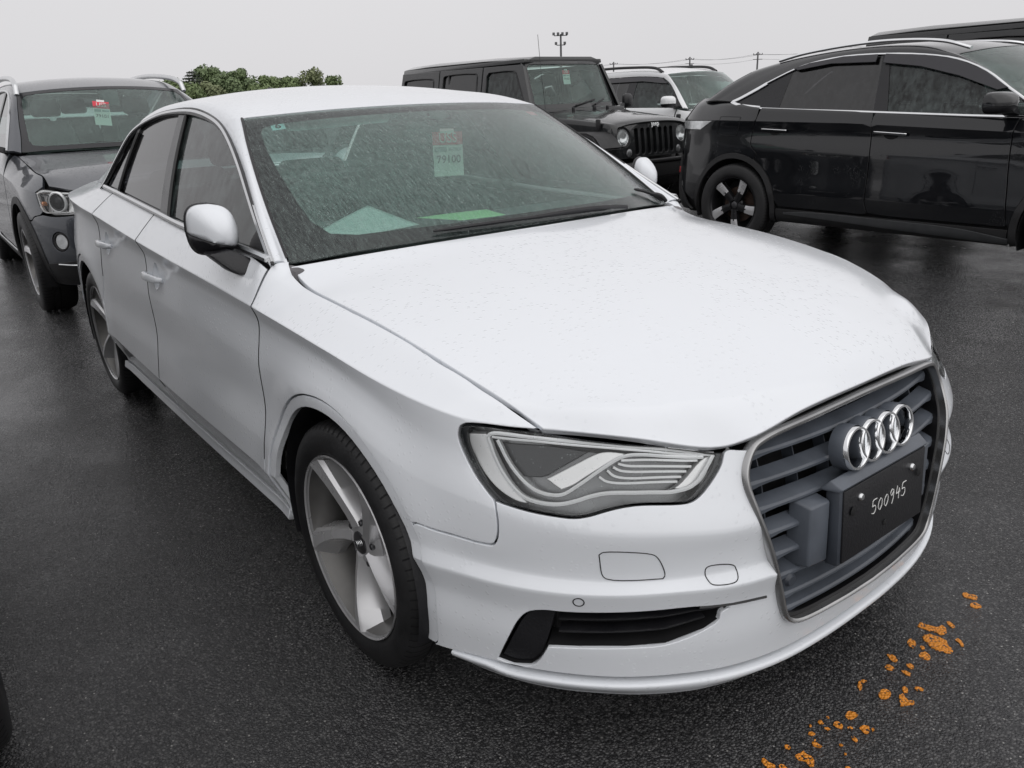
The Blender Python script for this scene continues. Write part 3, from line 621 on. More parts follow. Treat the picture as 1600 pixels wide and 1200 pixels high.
# rear bumper and boot face
RB = 56
_P = SIDE.P
_rows = np.concatenate([_P[:-1], (_P[::-1]*[1, -1, 1])]); REAR = Grid(_rows, cv=SIDE.cv, post=_arches)
NR = SIDE.n-1
def mirr(lp): q = np.array(lp, float).copy(); q[:, 0] = 2*NR-q[:, 0]; return q
hb_ = np.array([[float(s2u(4.585)), .1], [float(s2u(4.62)), 3.5], [float(s2u(4.75)), 5], [float(s2u(4.85)), 6.5]])
rbl = np.vstack([hb_, [[float(s2u(5.2)), 6.6]], mirr(np.vstack([hb_, [[float(s2u(5.2)), 6.6]]]))[::-1]])
panel('rear_bumper', REAR, [rbl], 'white_paint', CAR, h=.05, hb=.03, smooth=False, crease=CR, twin=False)
tl = np.array([[float(s2u(4.935)), 8], [float(s2u(4.86)), 6.6], [float(s2u(5.25)), 6.7], [float(s2u(5.25)), 8]])
panel('tail_light', SIDE, [tl], 'red_lens', CAR, h=.04, hb=.02, smooth=False)
bt = np.array([[float(s2u(5.26)), 8], [float(s2u(5.26)), 6.7]]); btl = np.vstack([[[float(s2u(4.94)), 9.9], [float(s2u(4.94)), 8.05]], bt, mirr(np.vstack([[[float(s2u(4.94)), 9.9], [float(s2u(4.94)), 8.05]], bt]))[::-1]])
panel('boot_lid', REAR, [btl], 'white_paint', CAR, h=.05, hb=.03, smooth=False, twin=False, crease=CR)
def DECK(uv):
    uv = np.atleast_2d(uv); t, y = uv[:, 0], uv[:, 1]
    x = -2.90-.58*t-.1*(1-np.abs(y))*(1-t*0)*.5; z = 1.03-.012*t-.05*np.abs(y)**2.2-.018*t*t
    return np.stack([x, y*(.66-.08*t), z], 1)
panel('boot_deck', DECK, [[(0, -1), (1, -1), (1, 1), (0, 1)]], 'white_paint', CAR, h=.06, hb=.04, smooth=False, twin=False)
# ---- front bumper, one skin from wheel arch to wheel arch ----
nF = int(np.searchsorted(WROWS, 1.45))+1
_rows = np.concatenate([_P[1:nF][::-1]*[1, -1, 1], _P[:nF]]); NOSE = Grid(_rows, cv=SIDE.cv, post=_arches); N0 = nF-1
def nose(lp): q = np.array(lp, float).copy(); q[:, 0] += N0; return q
def nosem(lp): q = np.array(lp, float).copy(); q[:, 0] = N0-q[:, 0]; return q
archB = side_uv(arc((ax, az), ar+RO, -20, 29, 9))
gz = D['grille']
half = np.vstack([archB, bf[::-1], hl[19:7:-1], gz])
g_low = [[float(s2u(.14)), float(gz[-1, 1])-.06]]
half = np.vstack([half, g_low])
bot = np.array([[float(s2u(s)), .03] for s in (1.03, .9, .75, .6, .45, .3, .15)])
bump_loop = np.vstack([nose(half), nosem(half[::-1]), nosem(bot), nose(bot[::-1])])
intk = D['intake']
panel('front_bumper', NOSE, [bump_loop, nose(intk), nosem(intk)], 'white_paint', CAR, h=.022, hb=.012, crease=CR, gap=.0015, twin=False, depth=.012)
# lip below the bumper
def lip_grid():
    ss = np.linspace(0, 1.045, 24); P = []
    c = np.stack([np.interp(ss, PS, PC[:, k]) for k in (0, 1)], 1); n = np.stack([np.interp(ss, PS, PN[:, k]) for k in (0, 1)], 1)
    zb = pchip([q[0] for q in LINES[0]], [q[2] for q in LINES[0]], ss)
    und = np.interp(ss, [0, .2, .5, .7, 1.06], [.018, .02, .028, .044, .05])
    gp = np.interp(ss, [0, .9, .95, 1.05], [.009, .009, .0, -.004])
    for d, z in ((.06+0*ss, zb-gp), (.026+0*ss, zb-gp-.001), (.014+0*ss, zb-gp-.006), (.012+.1*und, zb-gp-.016), (und, .188+0*ss), (und+.006, .181+0*ss), (und+.10, .186+0*ss)):
        q = np.zeros((len(ss), 3)); q[:, :2] = c-n*np.asarray(d)[:, None]; q[:, 2] = z; q[:, 1] *= -1; P.append(q)
    P = np.stack(P, 1); return np.concatenate([P[1:][::-1]*[1, -1, 1], P])
LIP = Grid(lip_grid())
uu = np.linspace(0, LIP.n-1, 120); vv_ = np.linspace(0, 6, 25); U, V = np.meshgrid(uu, vv_, indexing='ij')
X = LIP(np.stack([U.ravel(), V.ravel()], 1)); F = [(i*25+j, i*25+j+1, (i+1)*25+j+1, (i+1)*25+j) for i in range(119) for j in range(24)]
fixn(mk('front_lip', X, F, 'white_paint', CAR, auto=60))
# bonnet
panel('bonnet', HOOD, [[(0, 0.0), (0, 10), (8, 10), (8, 0)]], 'white_paint', CAR, h=.03, hb=.02, smooth=False, twin=False, gap=.002, ctr=(0, 0, -2), rnd=.003)
# roof with its pillars
lo = [(u, 0) for u in np.linspace(0, 14, 29)]; 
rl = lo + [(14, 2)] + [(u, 2) for u in np.linspace(14, 10, 9)][1:] + [(10, v) for v in (3, 4, 5, 6, 7, 8)] + [(u, 8) for u in np.linspace(10, 14, 9)][1:] + [(14, 10)] + [(u, 10) for u in np.linspace(14, 0, 29)][1:] + [(0, 8)] + [(u, 8) for u in np.linspace(0, 5, 11)][1:] + [(5, v) for v in (7, 6, 5, 4, 3, 2)] + [(u, 2) for u in np.linspace(5, 0, 11)][1:]
panel('roof', CABIN, [rl], 'white_paint', CAR, h=.03, hb=.02, smooth=False, twin=False, gap=.001, ctr=(-1.3, 0, .6))
# glass
ws = [(0.02, 2.02)] + [(u, 2.02) for u in (1, 2, 3, 4)] + [(4.97, 2.02), (4.97, 7.98)] + [(u, 7.98) for u in (4, 3, 2, 1)] + [(.02, 7.98)]
panel('windscreen', CABIN, [ws], 'windscreen_glass', CAR, h=.04, hb=.03, smooth=False, twin=False, gap=.0, depth=.004, ctr=(-1.3, 0, .6))
fin = [(.30, 5), (.30, 4.2), (.36, 3.2), (.47, 2.85), (.8, 2.66), (1.3, 2.60), (2.5, 2.50), (3.6, 2.43), (4.35, 2.40), (4.55, 2.48), (4.64, 2.75), (4.66, 5)]
fin = fin + [(u, 10-v) for u, v in fin[::-1]][1:-1]
panel('windscreen_border', CABIN, [ws, fin], 'frit_black', CAR, h=.05, hb=.02, smooth=False, twin=False, gap=.0, depth=.001, off=-.004, ctr=(-1.3, 0, .6))
panel('inner_bright_mist', CABIN, [fin], 'bright_mist', CAR, h=.05, hb=.02, smooth=False, twin=False, gap=.0, depth=.0006, off=-.0065, ctr=(-1.3, 0, .6))
tube('windscreen_seal', CABIN(np.array([(u, 2.0) for u in np.linspace(.1, 4.98, 40)])), .0045, 'seal_black', CAR)
tube('windscreen_seal', CABIN(np.array([(u, 8.0) for u in np.linspace(.1, 4.98, 40)])), .0045, 'seal_black', CAR)
rw = [(10.06, 2.06), (14, 2.1), (14, 7.9), (10.06, 7.94)]
panel('rear_window', CABIN, [rw], 'side_glass', CAR, h=.06, hb=.04, smooth=False, twin=False, gap=.0, depth=.004, ctr=(-1.3, 0, .6))
l0 = CABIN.P[:, 0][:, [0, 2]]
opening = np.vstack([l0, [[-2.375, .995+.018], [-1.57, .972+.01], [-1.14, .958+.008], [-.7, .952+.004], [-.43, .949]]])
oc = opening.mean(0)
def edge_x(top, bot, z): return top[0]+(bot[0]-top[0])*(z-top[1])/(bot[1]-top[1])
def clip_poly(poly, f):
    """keep the part of a polygon where f(point) >= 0"""
    out = []
    for i in range(len(poly)):
        a, b = poly[i], poly[(i+1) % len(poly)]; fa, fb = f(a), f(b)
        if fa >= 0: out.append(a)
        if fa*fb < 0: out.append(a+(b-a)*fa/(fa-fb))
    return np.array(out)
op = curve(opening[:15], 4); op = np.vstack([op, opening[15:]])
B1t, B1b = (-1.554, 1.321), (-1.391, .994); B2t, B2b = (-1.654, 1.324), (-1.509, .997); D1t, D1b = (-2.13, 1.259), (-2.158, 1.03); D2t, D2b = (-2.165, 1.259), (-2.20, 1.03)
xl = lambda q, t, b: q[0]-edge_x(t, b, q[1])
gl_ctr = (-1.3, 0, 1.0)
fg = clip_poly(op, lambda q: xl(q, B1t, B1b)); rg = clip_poly(clip_poly(op, lambda q: -xl(q, B2t, B2b)), lambda q: xl(q, D1t, D1b)); qg = clip_poly(op, lambda q: -xl(q, D2t, D2b))
bp = clip_poly(clip_poly(op, lambda q: -xl(q, B1t, B1b)), lambda q: xl(q, B2t, B2b)); dv = clip_poly(clip_poly(op, lambda q: -xl(q, D1t, D1b)), lambda q: xl(q, D2t, D2b))
panel('front_side_window', GLASS, [fg], 'side_glass', CAR, h=.06, hb=.03, smooth=False, gap=.0, depth=.004, ctr=gl_ctr, off=-.012)
panel('rear_side_window', GLASS, [rg], 'privacy_glass', CAR, h=.06, hb=.03, smooth=False, gap=.0, depth=.004, ctr=gl_ctr, off=-.012)
panel('quarter_window', GLASS, [qg], 'privacy_glass', CAR, h=.06, hb=.03, smooth=False, gap=.0, depth=.004, ctr=gl_ctr, off=-.012)
panel('door_pillar_cover', GLASS, [bp], 'frit_black', CAR, h=.06, hb=.03, smooth=False, gap=.001, depth=.01, ctr=gl_ctr, off=-.004)
panel('window_divider', GLASS, [dv], 'seal_black', CAR, h=.06, hb=.03, smooth=False, gap=.001, depth=.01, ctr=gl_ctr, off=-.004)
tri_ = [(-.44, .957), (-.62, .957), (-.60, 1.0), (-.575, 1.032)]
panel('mirror_corner_cover', GLASS, [tri_], 'seal_black', CAR, h=.06, hb=.03, smooth=False, gap=.001, depth=.01, ctr=gl_ctr, off=-.006)
for t, b in ((B1t, B1b), (D1t, D1b)):
    pth = GLASS(np.array([(edge_x(t, b, z), z) for z in np.linspace(t[1], b[1]-.02, 12)]))+[0, .004, 0]
    e = tube('window_seal', pth, .007, 'seal_black', CAR); mirror_copy(e, CAR)
def gl_normals(P): return np.tile(np.array((0, -1., .5))/np.hypot(1, .5), (len(P), 1))
tp = GLASS(op[:-5]); tp = tp
flat = lambda w, t: [(-w/2, -t), (-w/2, t*.4), (-w*.3, t), (w*.3, t), (w/2, t*.4), (w/2, -t)]
e = sweep('window_trim', GLASS(op[:57]), flat(.015, .005), gl_normals(op[:57]), 'satin_chrome', CAR); mirror_copy(e, CAR)
din = op.copy(); 
inner = GLASS(op[:57]); c3 = GLASS(oc[None])[0]; dirn = inner-c3; dirn /= np.linalg.norm(dirn, axis=1)[:, None]
e = sweep('window_seal', inner-dirn*.013+[0, .004, 0], flat(.012, .006), gl_normals(inner), 'seal_black', CAR); mirror_copy(e, CAR)
e = sweep('window_seal', inner+dirn*.010+[0, 0, 0], flat(.006, .0045), gl_normals(inner), 'seal_black', CAR); mirror_copy(e, CAR)
bl = SIDE(np.array([[float(s2u(1.45-x)), 8.98] for x in np.linspace(-.425, -2.42, 40)]))
e = sweep('belt_trim', bl+[0, .0, .012], [(-.011, -.012), (-.011, .004), (-.004, .008), (.006, .006), (.011, -.004)], (0, -.8, .6), 'satin_chrome', CAR); mirror_copy(e, CAR)
# ---- door handles and their cups ----
for (x, z), dpan in ((HF, doorsF), (HR, doorsR)):
    uvc = side_uv([(x, z)]); pc = SIDE(uvc)[0]; nc = normals_of(SIDE, uvc, (-1.4, 0, .3))[0]
    hole = SIDE(handle_hole(x, z)); cpt = hole.mean(0); V = []; F = []
    for k in range(6):
        f = k/5; V += [cpt+(q-cpt)*(1-f)*1.03-nc*.022*math.sin(f*math.pi/2)-nc*.001 for q in hole]
    n = len(hole)
    for k in range(5):
        for i in range(n): F.append((k*n+i, k*n+(i+1) % n, (k+1)*n+(i+1) % n, (k+1)*n+i))
    path = []; sc = []
    for f in np.linspace(0, 1, 17):
        xx = x-.115+.205*f; b = SIDE(side_uv([(xx, z-.006+.004*f)]))[0]; lift = .026*math.sin(math.pi*min(1, max(0, f)))**.45+.004
        path.append(b+nc*lift); sc.append(.62+.5*math.sin(math.pi*f)**.5)
    hv, hf_ = sweep('h', path, [(-.013, 0), (-.010, .007), (0, .010), (.010, .007), (.013, 0), (.009, -.006), (-.009, -.006)], nc, 'white_paint', arrays=True, scale=sc)
    for dp, s in zip(dpan, (1, -1)):
        fixn(mk('handle_cup', np.array(V)*[1, s, 1], F, 'white_paint', dp, auto=60))
        fixn(mk('door_handle', np.array(hv)*[1, s, 1], hf_, 'white_paint', dp, auto=50))
# ---- dark inner body behind the gaps ----
INNER = offset_surf(SIDE, -.045)
uu = np.linspace(0, SIDE.n-1, 150); vv_ = np.linspace(0, 8.8, 40); U, V = np.meshgrid(uu, vv_, indexing='ij'); q = np.stack([U.ravel(), V.ravel()], 1); X = INNER(q)
F = []
for i in range(149):
    for j in range(39):
        f = (i*40+j, i*40+j+1, (i+1)*40+j+1, (i+1)*40+j); c = X[list(f)].mean(0)
        if any(np.hypot(c[0]-a, c[2]-b) < r+.02 for a, b, r in ARCH): continue
        if c[0] > .3 and abs(c[1]) < .80 and c[2] > .24: continue
        F.append(f)
a = mk('inner_body', X, F, 'void_black', CAR); mirror_copy(a, CAR)
box('floor_pan', (-1.35, 0, .24), (3.9, 1.15, .07), 'void_black', CAR, .02)
box('bulkhead', (-.05, 0, .50), (.9, 1.1, .5), 'void_black', CAR, .02)
box('rear_bulkhead', (-2.9, 0, .58), (.9, 1.2, .6), 'void_black', CAR, .02)
box('bumper_beam', (.50, 0, .34), (.16, 1.36, .20), 'void_black', CAR, .02)
box('radiator', (.68, 0, .46), (.06, .66, .36), 'void_black', CAR, .02)
for (cx, cz, r) in ARCH:
    V = []; F = []; prof = [(r+.008, .84), (r+.008, .60)]; n = 30
    for i in range(n+1):
        a = math.radians(-20+220*i/n)
        for rr, y in ((r-.002, .862), (r+.006, .80), (r+.006, .52), (.02, .52)): V.append((cx+rr*math.cos(a), -y, cz+rr*math.sin(a)))
    for i in range(n):
        for j in range(3): F.append((i*4+j, i*4+j+1, (i+1)*4+j+1, (i+1)*4+j))
    e = mk('wheel_liner', V, F, 'black_plastic', CAR); mirror_copy(e, CAR)
# ---- grille ----
gpts = SIDE(gz); 
gl_ = [tuple(q) for q in gpts]
half_frame = [(.803, 0, .722), (.798, -.17, .717), (.786, -.325, .706), (.782, -.352, .694), (.786, -.376, .66), (.795, -.383, .63), (.815, -.377, .58), (.83, -.358, .52), (.838, -.338, .46), (.843, -.320, .40), (.846, -.303, .343), (.848, -.288, .312), (.853, -.262, .297), (.866, -.12, .29), (.87, 0, .289)]
hf2 = curve(half_frame, 8, corner=60)
full = np.vstack([hf2, (hf2[1:-1]*[1, -1, 1])[::-1]])
fn = np.tile((.97, 0, .22), (len(full), 1))
sweep('grille_frame', full+[.006, 0, 0], [(-.005, -.02), (-.005, .002), (-.0025, .004), (.0025, .004), (.005, .001), (.005, -.02)], fn, 'dusty_chrome', CAR, closed=True)
cen = np.array((.80, 0, .5)); inn = cen+(full-cen)*[1, .982, .978]
sweep('grille_surround', inn-[.014, 0, 0], [(-.004, -.03), (-.004, .004), (.004, .004), (.004, -.03)], fn, 'seal_black', CAR, closed=True)
def gx(y, z):
    """fore-aft place of the grille face"""
    return np.interp(z, [.29, .40, .50, .60, .72], [.862, .866, .862, .842, .800])-.075*(abs(y)/.4)**2*.6
def gw(z): return np.interp(z, [.29, .31, .34, .40, .46, .55, .61, .64, .69, .72], [.255, .288, .302, .320, .333, .368, .380, .380, .352, .33])
SLZ = [.675, .622, .569, .516, .463, .410, .357, .318]
for k, z in enumerate(SLZ):
    spans = [(-1, 1)]
    if z < .56 and z > .395: spans = [(-1, -.64), (.64, 1)]
    for a, b in spans:
        V = []; F = []; ys = np.linspace(a*(gw(z)-.006), b*(gw(z)-.006), 33 if b-a > 1.5 else 11)
        for y in ys:
            ex = max(0, 1-(gw(z)-.012-abs(y))/.05); up_ = .013*ex; x = gx(y, z)-.012
            V += [(x-.034, y, z+.006), (x-.004, y, z-.004+up_*.2), (x, y, z-.008-up_*.1), (x, y, z-.013-up_*.7), (x-.005, y, z-.015-up_), (x-.034, y, z-.001)]
        n = len(ys)
        for i in range(n-1):
            for j in range(6): F.append((i*6+j, i*6+(j+1) % 6, (i+1)*6+(j+1) % 6, (i+1)*6+j))
        F += [tuple(range(6)), tuple((n-1)*6+j for j in range(5, -1, -1))]
        fixn(mk('grille_slat', V, F, 'grey_plastic', CAR, auto=25))
for y in (-.30, -.20, -.10, 0., .10, .20, .30):
    zt = .70 if abs(y) < .32 else .68; V = []
    for z in np.linspace(.31, zt, 9):
        x = gx(y, z)-.044; V += [(x, y-.0015, z), (x, y+.0015, z), (x-.03, y+.0015, z), (x-.03, y-.0015, z)]
    F = [(i*4+j, i*4+(j+1) % 4, i*4+4+(j+1) % 4, i*4+4+j) for i in range(8) for j in range(4)]
    fixn(mk('grille_rib', V, F, 'dark_grey_plastic', CAR, auto=25))
V = [(gx(y, z)-.085, y, z) for z in (.28, .5, .72) for y in (-.40, 0, .40)]
mk('grille_back', V, [(i*3+j, i*3+j+1, i*3+j+4, i*3+j+3) for i in range(2) for j in range(2)], 'void_black', CAR)
# number-plate holder, pads and the scrawled number
tilt = Matrix.Rotation(math.radians(-4), 3, 'Y')
pz, px_ = .486, .873
ph = box('plate_holder', (px_-.012, 0, pz), (.034, .350, .180), 'dark_grey_plastic', CAR, .008, tilt)
box('number_plate_blank', (px_+.006, 0, pz), (.006, .330, .163), 'textured_black', CAR, .002, tilt)
hull('plate_ledge', [(px_-.022, -.18, pz+.104), (px_-.022, .18, pz+.104), (px_+.004, -.174, pz+.088), (px_+.004, .174, pz+.088), (px_-.04, -.19, pz+.08), (px_-.04, .19, pz+.08), (px_-.002, -.176, pz+.08), (px_-.002, .176, pz+.08)], 'grey_plastic', CAR, .004)
for s in (-1, 1):
    hull('radar_pad', [(px_-.022, s*.240, pz+.060), (px_-.016, s*.180, pz+.062), (px_-.016, s*.240, pz-.074), (px_-.010, s*.180, pz-.076), (px_-.07, s*.246, pz+.068), (px_-.07, s*.176, pz+.070), (px_-.07, s*.246, pz-.082), (px_-.07, s*.176, pz-.084)], 'grey_plastic', CAR, .005, 3)
    for dy, dz in ((.105, .052),):
        lathe('plate_screw', [(0, .0035), (.006, .003), (.0085, 0), (.0085, -.004)], 'satin_chrome', CAR, n=16, axis='z').data.transform(frame((px_+.0125-.0036, s*.105, pz+.052), (0, 1, 0), (-.07, 0, 1)))
        lathe('plate_slot', [(0, .0008), (.008, .0008), (.010, 0)], 'void_black', CAR, n=12, axis='z').data.transform(frame((px_+.0105, s*.135, pz+.030), (0, 1, 0), (-.07, 0, 1)))
strokes = {'5': [(.9, 1), (.2, .95), (.1, .55), (.6, .55), (.75, .25), (.4, 0), (0, .08)], '0': [(.5, .85), (.15, .6), (.1, .2), (.4, 0), (.75, .3), (.75, .7), (.5, .85)], '9': [(.75, .85), (.4, 1), (.1, .75), (.35, .5), (.75, .8), (.7, .3), (.45, -.1)], '4': [(.3, 1), (.1, .45), (.85, .5), (.65, .8), (.6, 0)]}
yy = -.058
for ch in '500945':
    w = .021; pts = [(px_+.0104-.07*((pz+.010+b*.032-.016)-pz), yy+a*w, pz+.010+b*.032-.016) for a, b in strokes[ch]]
    if ch in '59' and True: pass
    tube('chalk_digit', curve(pts, 5, corner=75), .0010, 'chalk', CAR, n=5); yy += .0245
lathe('plate_recess', [(0, .0006), (.006, .0006), (.007, 0)], 'void_black', CAR, n=12, axis='z').data.transform(frame((px_+.0135, .0, pz-.045), (0, 1, 0), (-.07, 0, 1)))
lathe('parking_sensor', [(0, .003), (.011, .003), (.0125, .0), (.016, -.004)], 'dark_grey_plastic', CAR, n=20, axis='z').data.transform(frame((.838, -.265, .385), (.1, 1, 0), (0, 0, 1)))
# four rings
EM = empty('ring_emblem'); EM.parent = CAR
ez, ex_ = .634, .852
for k in range(4):
    y = (k-1.5)*.0597; R_, w = .047, .0085
    prof = [(R_, -.035), (R_, .000), (R_-.0022, .0045), (R_-w+.002, .0045), (R_-w, .001), (R_-w, -.014)]
    if k % 2: prof = [(a, b-.0006) for a, b in prof]
    o = lathe('ring', prof, 'chrome', EM, n=72, axis='z', auto=40)
    o.data.transform(frame((ex_, y, ez), (0, 1, 0), (-.18, 0, 1)))
    o2 = lathe('ring_socket', [(R_+.0015, -.036), (R_+.002, -.008), (R_+.0005, -.004)], 'grey_plastic', EM, n=48, axis='z'); o2.data.transform(frame((ex_, y, ez), (0, 1, 0), (-.18, 0, 1)))
# ---- lower air intakes ----
def deep(S, d): return offset_surf(S, d)
SUNK = deep(SIDE, -.040); SHAL = deep(SIDE, -.014)
c0 = intk.mean(0)
nI = normals_of(SIDE, intk, (-1.4, 0, .3)); pI = SIDE(intk); cI = pI.mean(0); kI = len(intk)
VI = np.vstack([pI-nI*.006+(pI-cI)*.01, cI+(pI-cI)*1.02-nI*.06, (cI-nI.mean(0)*.06)[None]])
e = fixn(mk('intake_box', VI, [(q, (q+1) % kI, kI+(q+1) % kI, kI+q) for q in range(kI)]+[(kI+q, kI+(q+1) % kI, 2*kI) for q in range(kI)], 'void_black', CAR, auto=30)); mirror_copy(e, CAR)
cap = np.vstack([intk[[0, 1, 2, 3, 4]], [intk[5]*.6+intk[4]*.4], [intk[16]*.5+intk[17]*.5], intk[17:20]])
panel('intake_cap', offset_surf(SIDE, -.012), [c0+(cap-c0)*.985], 'textured_black', CAR, h=.03, hb=.012, gap=.002, depth=.04, smooth=True)
for v0, v1, ub in ((.34, .30, .86), (.68, .72, .93)):
    top = curve(intk[4:10], 12); ulo, uhi = intk[5, 0], intk[9, 0]
    us = np.linspace(intk[17, 0]*.25+intk[5, 0]*.75, uhi+(ulo-uhi)*(1-ub), 30)
    topv = np.interp(us, *(lambda q: (q[np.argsort(q[:, 0]), 0], q[np.argsort(q[:, 0]), 1]))(intk[4:10])); bq = intk[10:17]; bo = np.argsort(bq[:, 0]); botv = np.interp(us, bq[bo, 0], bq[bo, 1])
    vm = botv+(topv-botv)*v0; P = SHAL(np.stack([us, vm], 1)); n = normals_of(SIDE, np.stack([us, vm], 1), (-1.4, 0, .3))
    e = sweep('intake_slat', P, [(-.002, -.03), (-.003, 0), (-.001, .003), (.002, .002), (.003, -.03)], n, 'textured_black', CAR); mirror_copy(e, CAR)
# creases, covers, sensor
def groove(name, uvloop, r=.0011, closed=True, S=SIDE, mat='seal_black', off=.0002):
    q = curve(np.asarray(uvloop), 6, closed, corner=60); e = tube(name, S(q)+normals_of(S, q, (-1.4, 0, .3))*off, r, mat, CAR, n=6, closed=closed); mirror_copy(e, CAR); return e
groove('door_gap_shade', door_f[:9], .0011, False); groove('door_gap_shade', mid[:-1], .0011, False); groove('door_gap_shade', rear_edge, .0011, False)  # black tubes laid along the door seams in place of the gaps' shade
groove('washer_cover_gap', D['hl_tow']); groove('towing_cover_gap', D['hl_tow2'])
sn = D['sensor']; a = np.linspace(0, 2*math.pi, 15)[:-1]
mu_ = np.linalg.norm(SIDE(sn+[.01, 0])-SIDE(sn-[.01, 0]))/.02; mv_ = np.linalg.norm(SIDE(sn+[0, .01])-SIDE(sn-[0, .01]))/.02
groove('park_sensor_gap', sn+np.stack([.0105*np.cos(a)/mu_, .0105*np.sin(a)/mv_], 1), .0012)
e = groove('bumper_slot', D['slot'], .003, False)
# ---- head lamps ----
ctrH = (-1.4, 0, .3)
c1 = hl.mean(0)
lens = panel('headlight', SIDE, [hl], 'lamp_glass', CAR, h=.03, hb=.012, gap=.003, depth=.03, crease=())
for o in lens: o.name = 'headlight'
LB = offset_surf(SIDE, -.045)
for lamp, s in zip(lens, (1, -1)):
    back = panel('lamp_housing', LB, [c1+(hl-c1)*1.10], 'lamp_grey', lamp, h=.03, hb=.02, gap=0, depth=.002, smooth=True, twin=False)[0]
    rim = panel('lamp_border', offset_surf(SIDE, -.006), [hl, c1+(hl-c1)*[.93, .90]], 'lamp_dark', lamp, h=.03, hb=.012, gap=.002, depth=.05, smooth=True, twin=False)[0]
    parts = [back, rim]
    for nm, key, dep, mat in (('lamp_panel', 'hp_left', -.016, 'lamp_silver'), ('lamp_panel', 'hp_diag', -.014, 'lamp_silver'), ('lamp_panel', 'hp_right', -.016, 'lamp_silver'), ('projector_window', 'hp_proj', -.030, 'lamp_dark')):
        parts += panel(nm, offset_surf(SIDE, dep), [D[key]], mat, lamp, h=.025, hb=.012, gap=.001, depth=.02, twin=False, smooth=True)
    for key, r, mat in (('hg_outer', .0036, 'lamp_white'), ('hg_inner', .0032, 'lamp_white'), ('hg_third', .0022, 'lamp_white')):
        q = curve(D[key], 8, corner=75); S_ = offset_surf(SIDE, -.011)
        parts.append(sweep('light_guide', S_(q), [(-r, -r*3), (-r, r*.6), (0, r), (r, r*.6), (r, -r*3)], normals_of(SIDE, q, ctrH), mat, lamp))
    for k in range(5):
        q = curve(D['hl_lam%d' % k], 10, corner=80); S_ = offset_surf(SIDE, -.013)
        parts.append(sweep('lamp_lamella', S_(q), [(-.0022, -.014), (-.0022, .001), (.0022, .001), (.0022, -.014)], normals_of(SIDE, q, ctrH), 'lamp_white', lamp))
    if s < 0:
        for o in parts:
            o.data.transform(Matrix.Diagonal((1, -1, 1, 1))); o.data.flip_normals()
# ---- door mirrors ----
def mirror_parts(s):
    root = empty('door_mirror'); root.parent = CAR
    n = 32; cx, cy, cz = -.635, -.856, 1.026; hy, hz = .058, .070
    rings = [(.066*(1-k**2.4)-.008, k) for k in (.03, .2, .4, .58, .74, .86, .94, .99)]+[(-.018, 1.01), (-.034, 1.0), (-.040, .97)]
    bm = bmesh.new(); rows = []
    for dx, k in rings:
        row = []
        for i in range(n):
            a = 2*math.pi*i/n; ca, sa = math.cos(a), math.sin(a); e = .55
            yy = hy*math.copysign(abs(ca)**e, ca); zz = hz*math.copysign(abs(sa)**e, sa)
            yy *= 1-.16*max(0, zz/hz)*(1 if yy > 0 else .3)-.10*max(0, -zz/hz)*(1 if yy < 0 else 0)
            zz *= 1-.14*max(0, yy/hy)
            row.append(bm.verts.new((cx+dx+yy*k*.45, s*(cy+yy*k), cz+zz*k-.012*max(0, dx/.09))))
        rows.append(row)
    for r0, r1 in zip(rows[:-1], rows[1:]):
        for i in range(n): bm.faces.new((r0[i], r0[(i+1) % n], r1[(i+1) % n], r1[i]))
    bm.faces.new(rows[0]); bmesh.ops.recalc_face_normals(bm, faces=bm.faces)
    rim = np.array([tuple(v.co) for v in rows[-1]])
    pn = Vector((.10, s*.30, 1)).normalized(); po = Vector((cx, s*cy, cz-.030))
    lower = bm.copy()
    for b_, sgn, nm, mat in ((bm, 1, 'mirror_cap', 'white_paint'), (lower, -1, 'mirror_housing', 'textured_black')):
        bmesh.ops.bisect_plane(b_, geom=b_.verts[:]+b_.edges[:]+b_.faces[:], plane_co=po-pn*(.0012 if sgn < 0 else -.0012), plane_no=pn*sgn, clear_inner=True)
        o = bm_obj(nm, b_, mat, root, auto=60); md = o.modifiers.new('shell', 'SOLIDIFY'); md.thickness = .003
    cc_ = rim.mean(0)
    tube('mirror_rim', cc_+(rim-cc_)*.99+[-.003, 0, 0], .006, 'textured_black', root, closed=True)
    fixn(mk('mirror_glass', np.vstack([cc_+(rim-cc_)*.95, cc_[None]+[-.002, 0, 0]]), [(i, (i+1) % n, n) for i in range(n)], 'chrome', root))
    fixn(mk('mirror_core', np.vstack([cc_+(rim-cc_)*.90+[.012, 0, 0], cc_[None]+[.012, 0, 0]]), [(i, (i+1) % n, n) for i in range(n)], 'void_black', root))
    hull('mirror_foot', [(cx+.07, s*-.845, cz-.045), (cx-.01, s*-.845, cz-.045), (cx+.06, s*-.90, cz-.055), (cx-.01, s*-.90, cz-.055), (cx+.11, s*-.85, cz-.11), (cx+.02, s*-.85, cz-.11), (cx+.13, s*-.815, cz-.115), (cx+.03, s*-.815, cz-.115), (cx+.12, s*-.79, cz-.08), (cx+.03, s*-.79, cz-.08)], 'textured_black', root, .012)
mirror_parts(1); mirror_parts(-1)
hull('roof_aerial', [(-2.10, 0, 1.395), (-2.27, -.022, 1.37), (-2.27, .022, 1.37), (-2.12, -.02, 1.38), (-2.12, .02, 1.38), (-2.27, -.006, 1.425), (-2.27, .006, 1.425), (-2.22, 0, 1.43), (-2.28, 0, 1.38)], 'seal_black', CAR, .006)
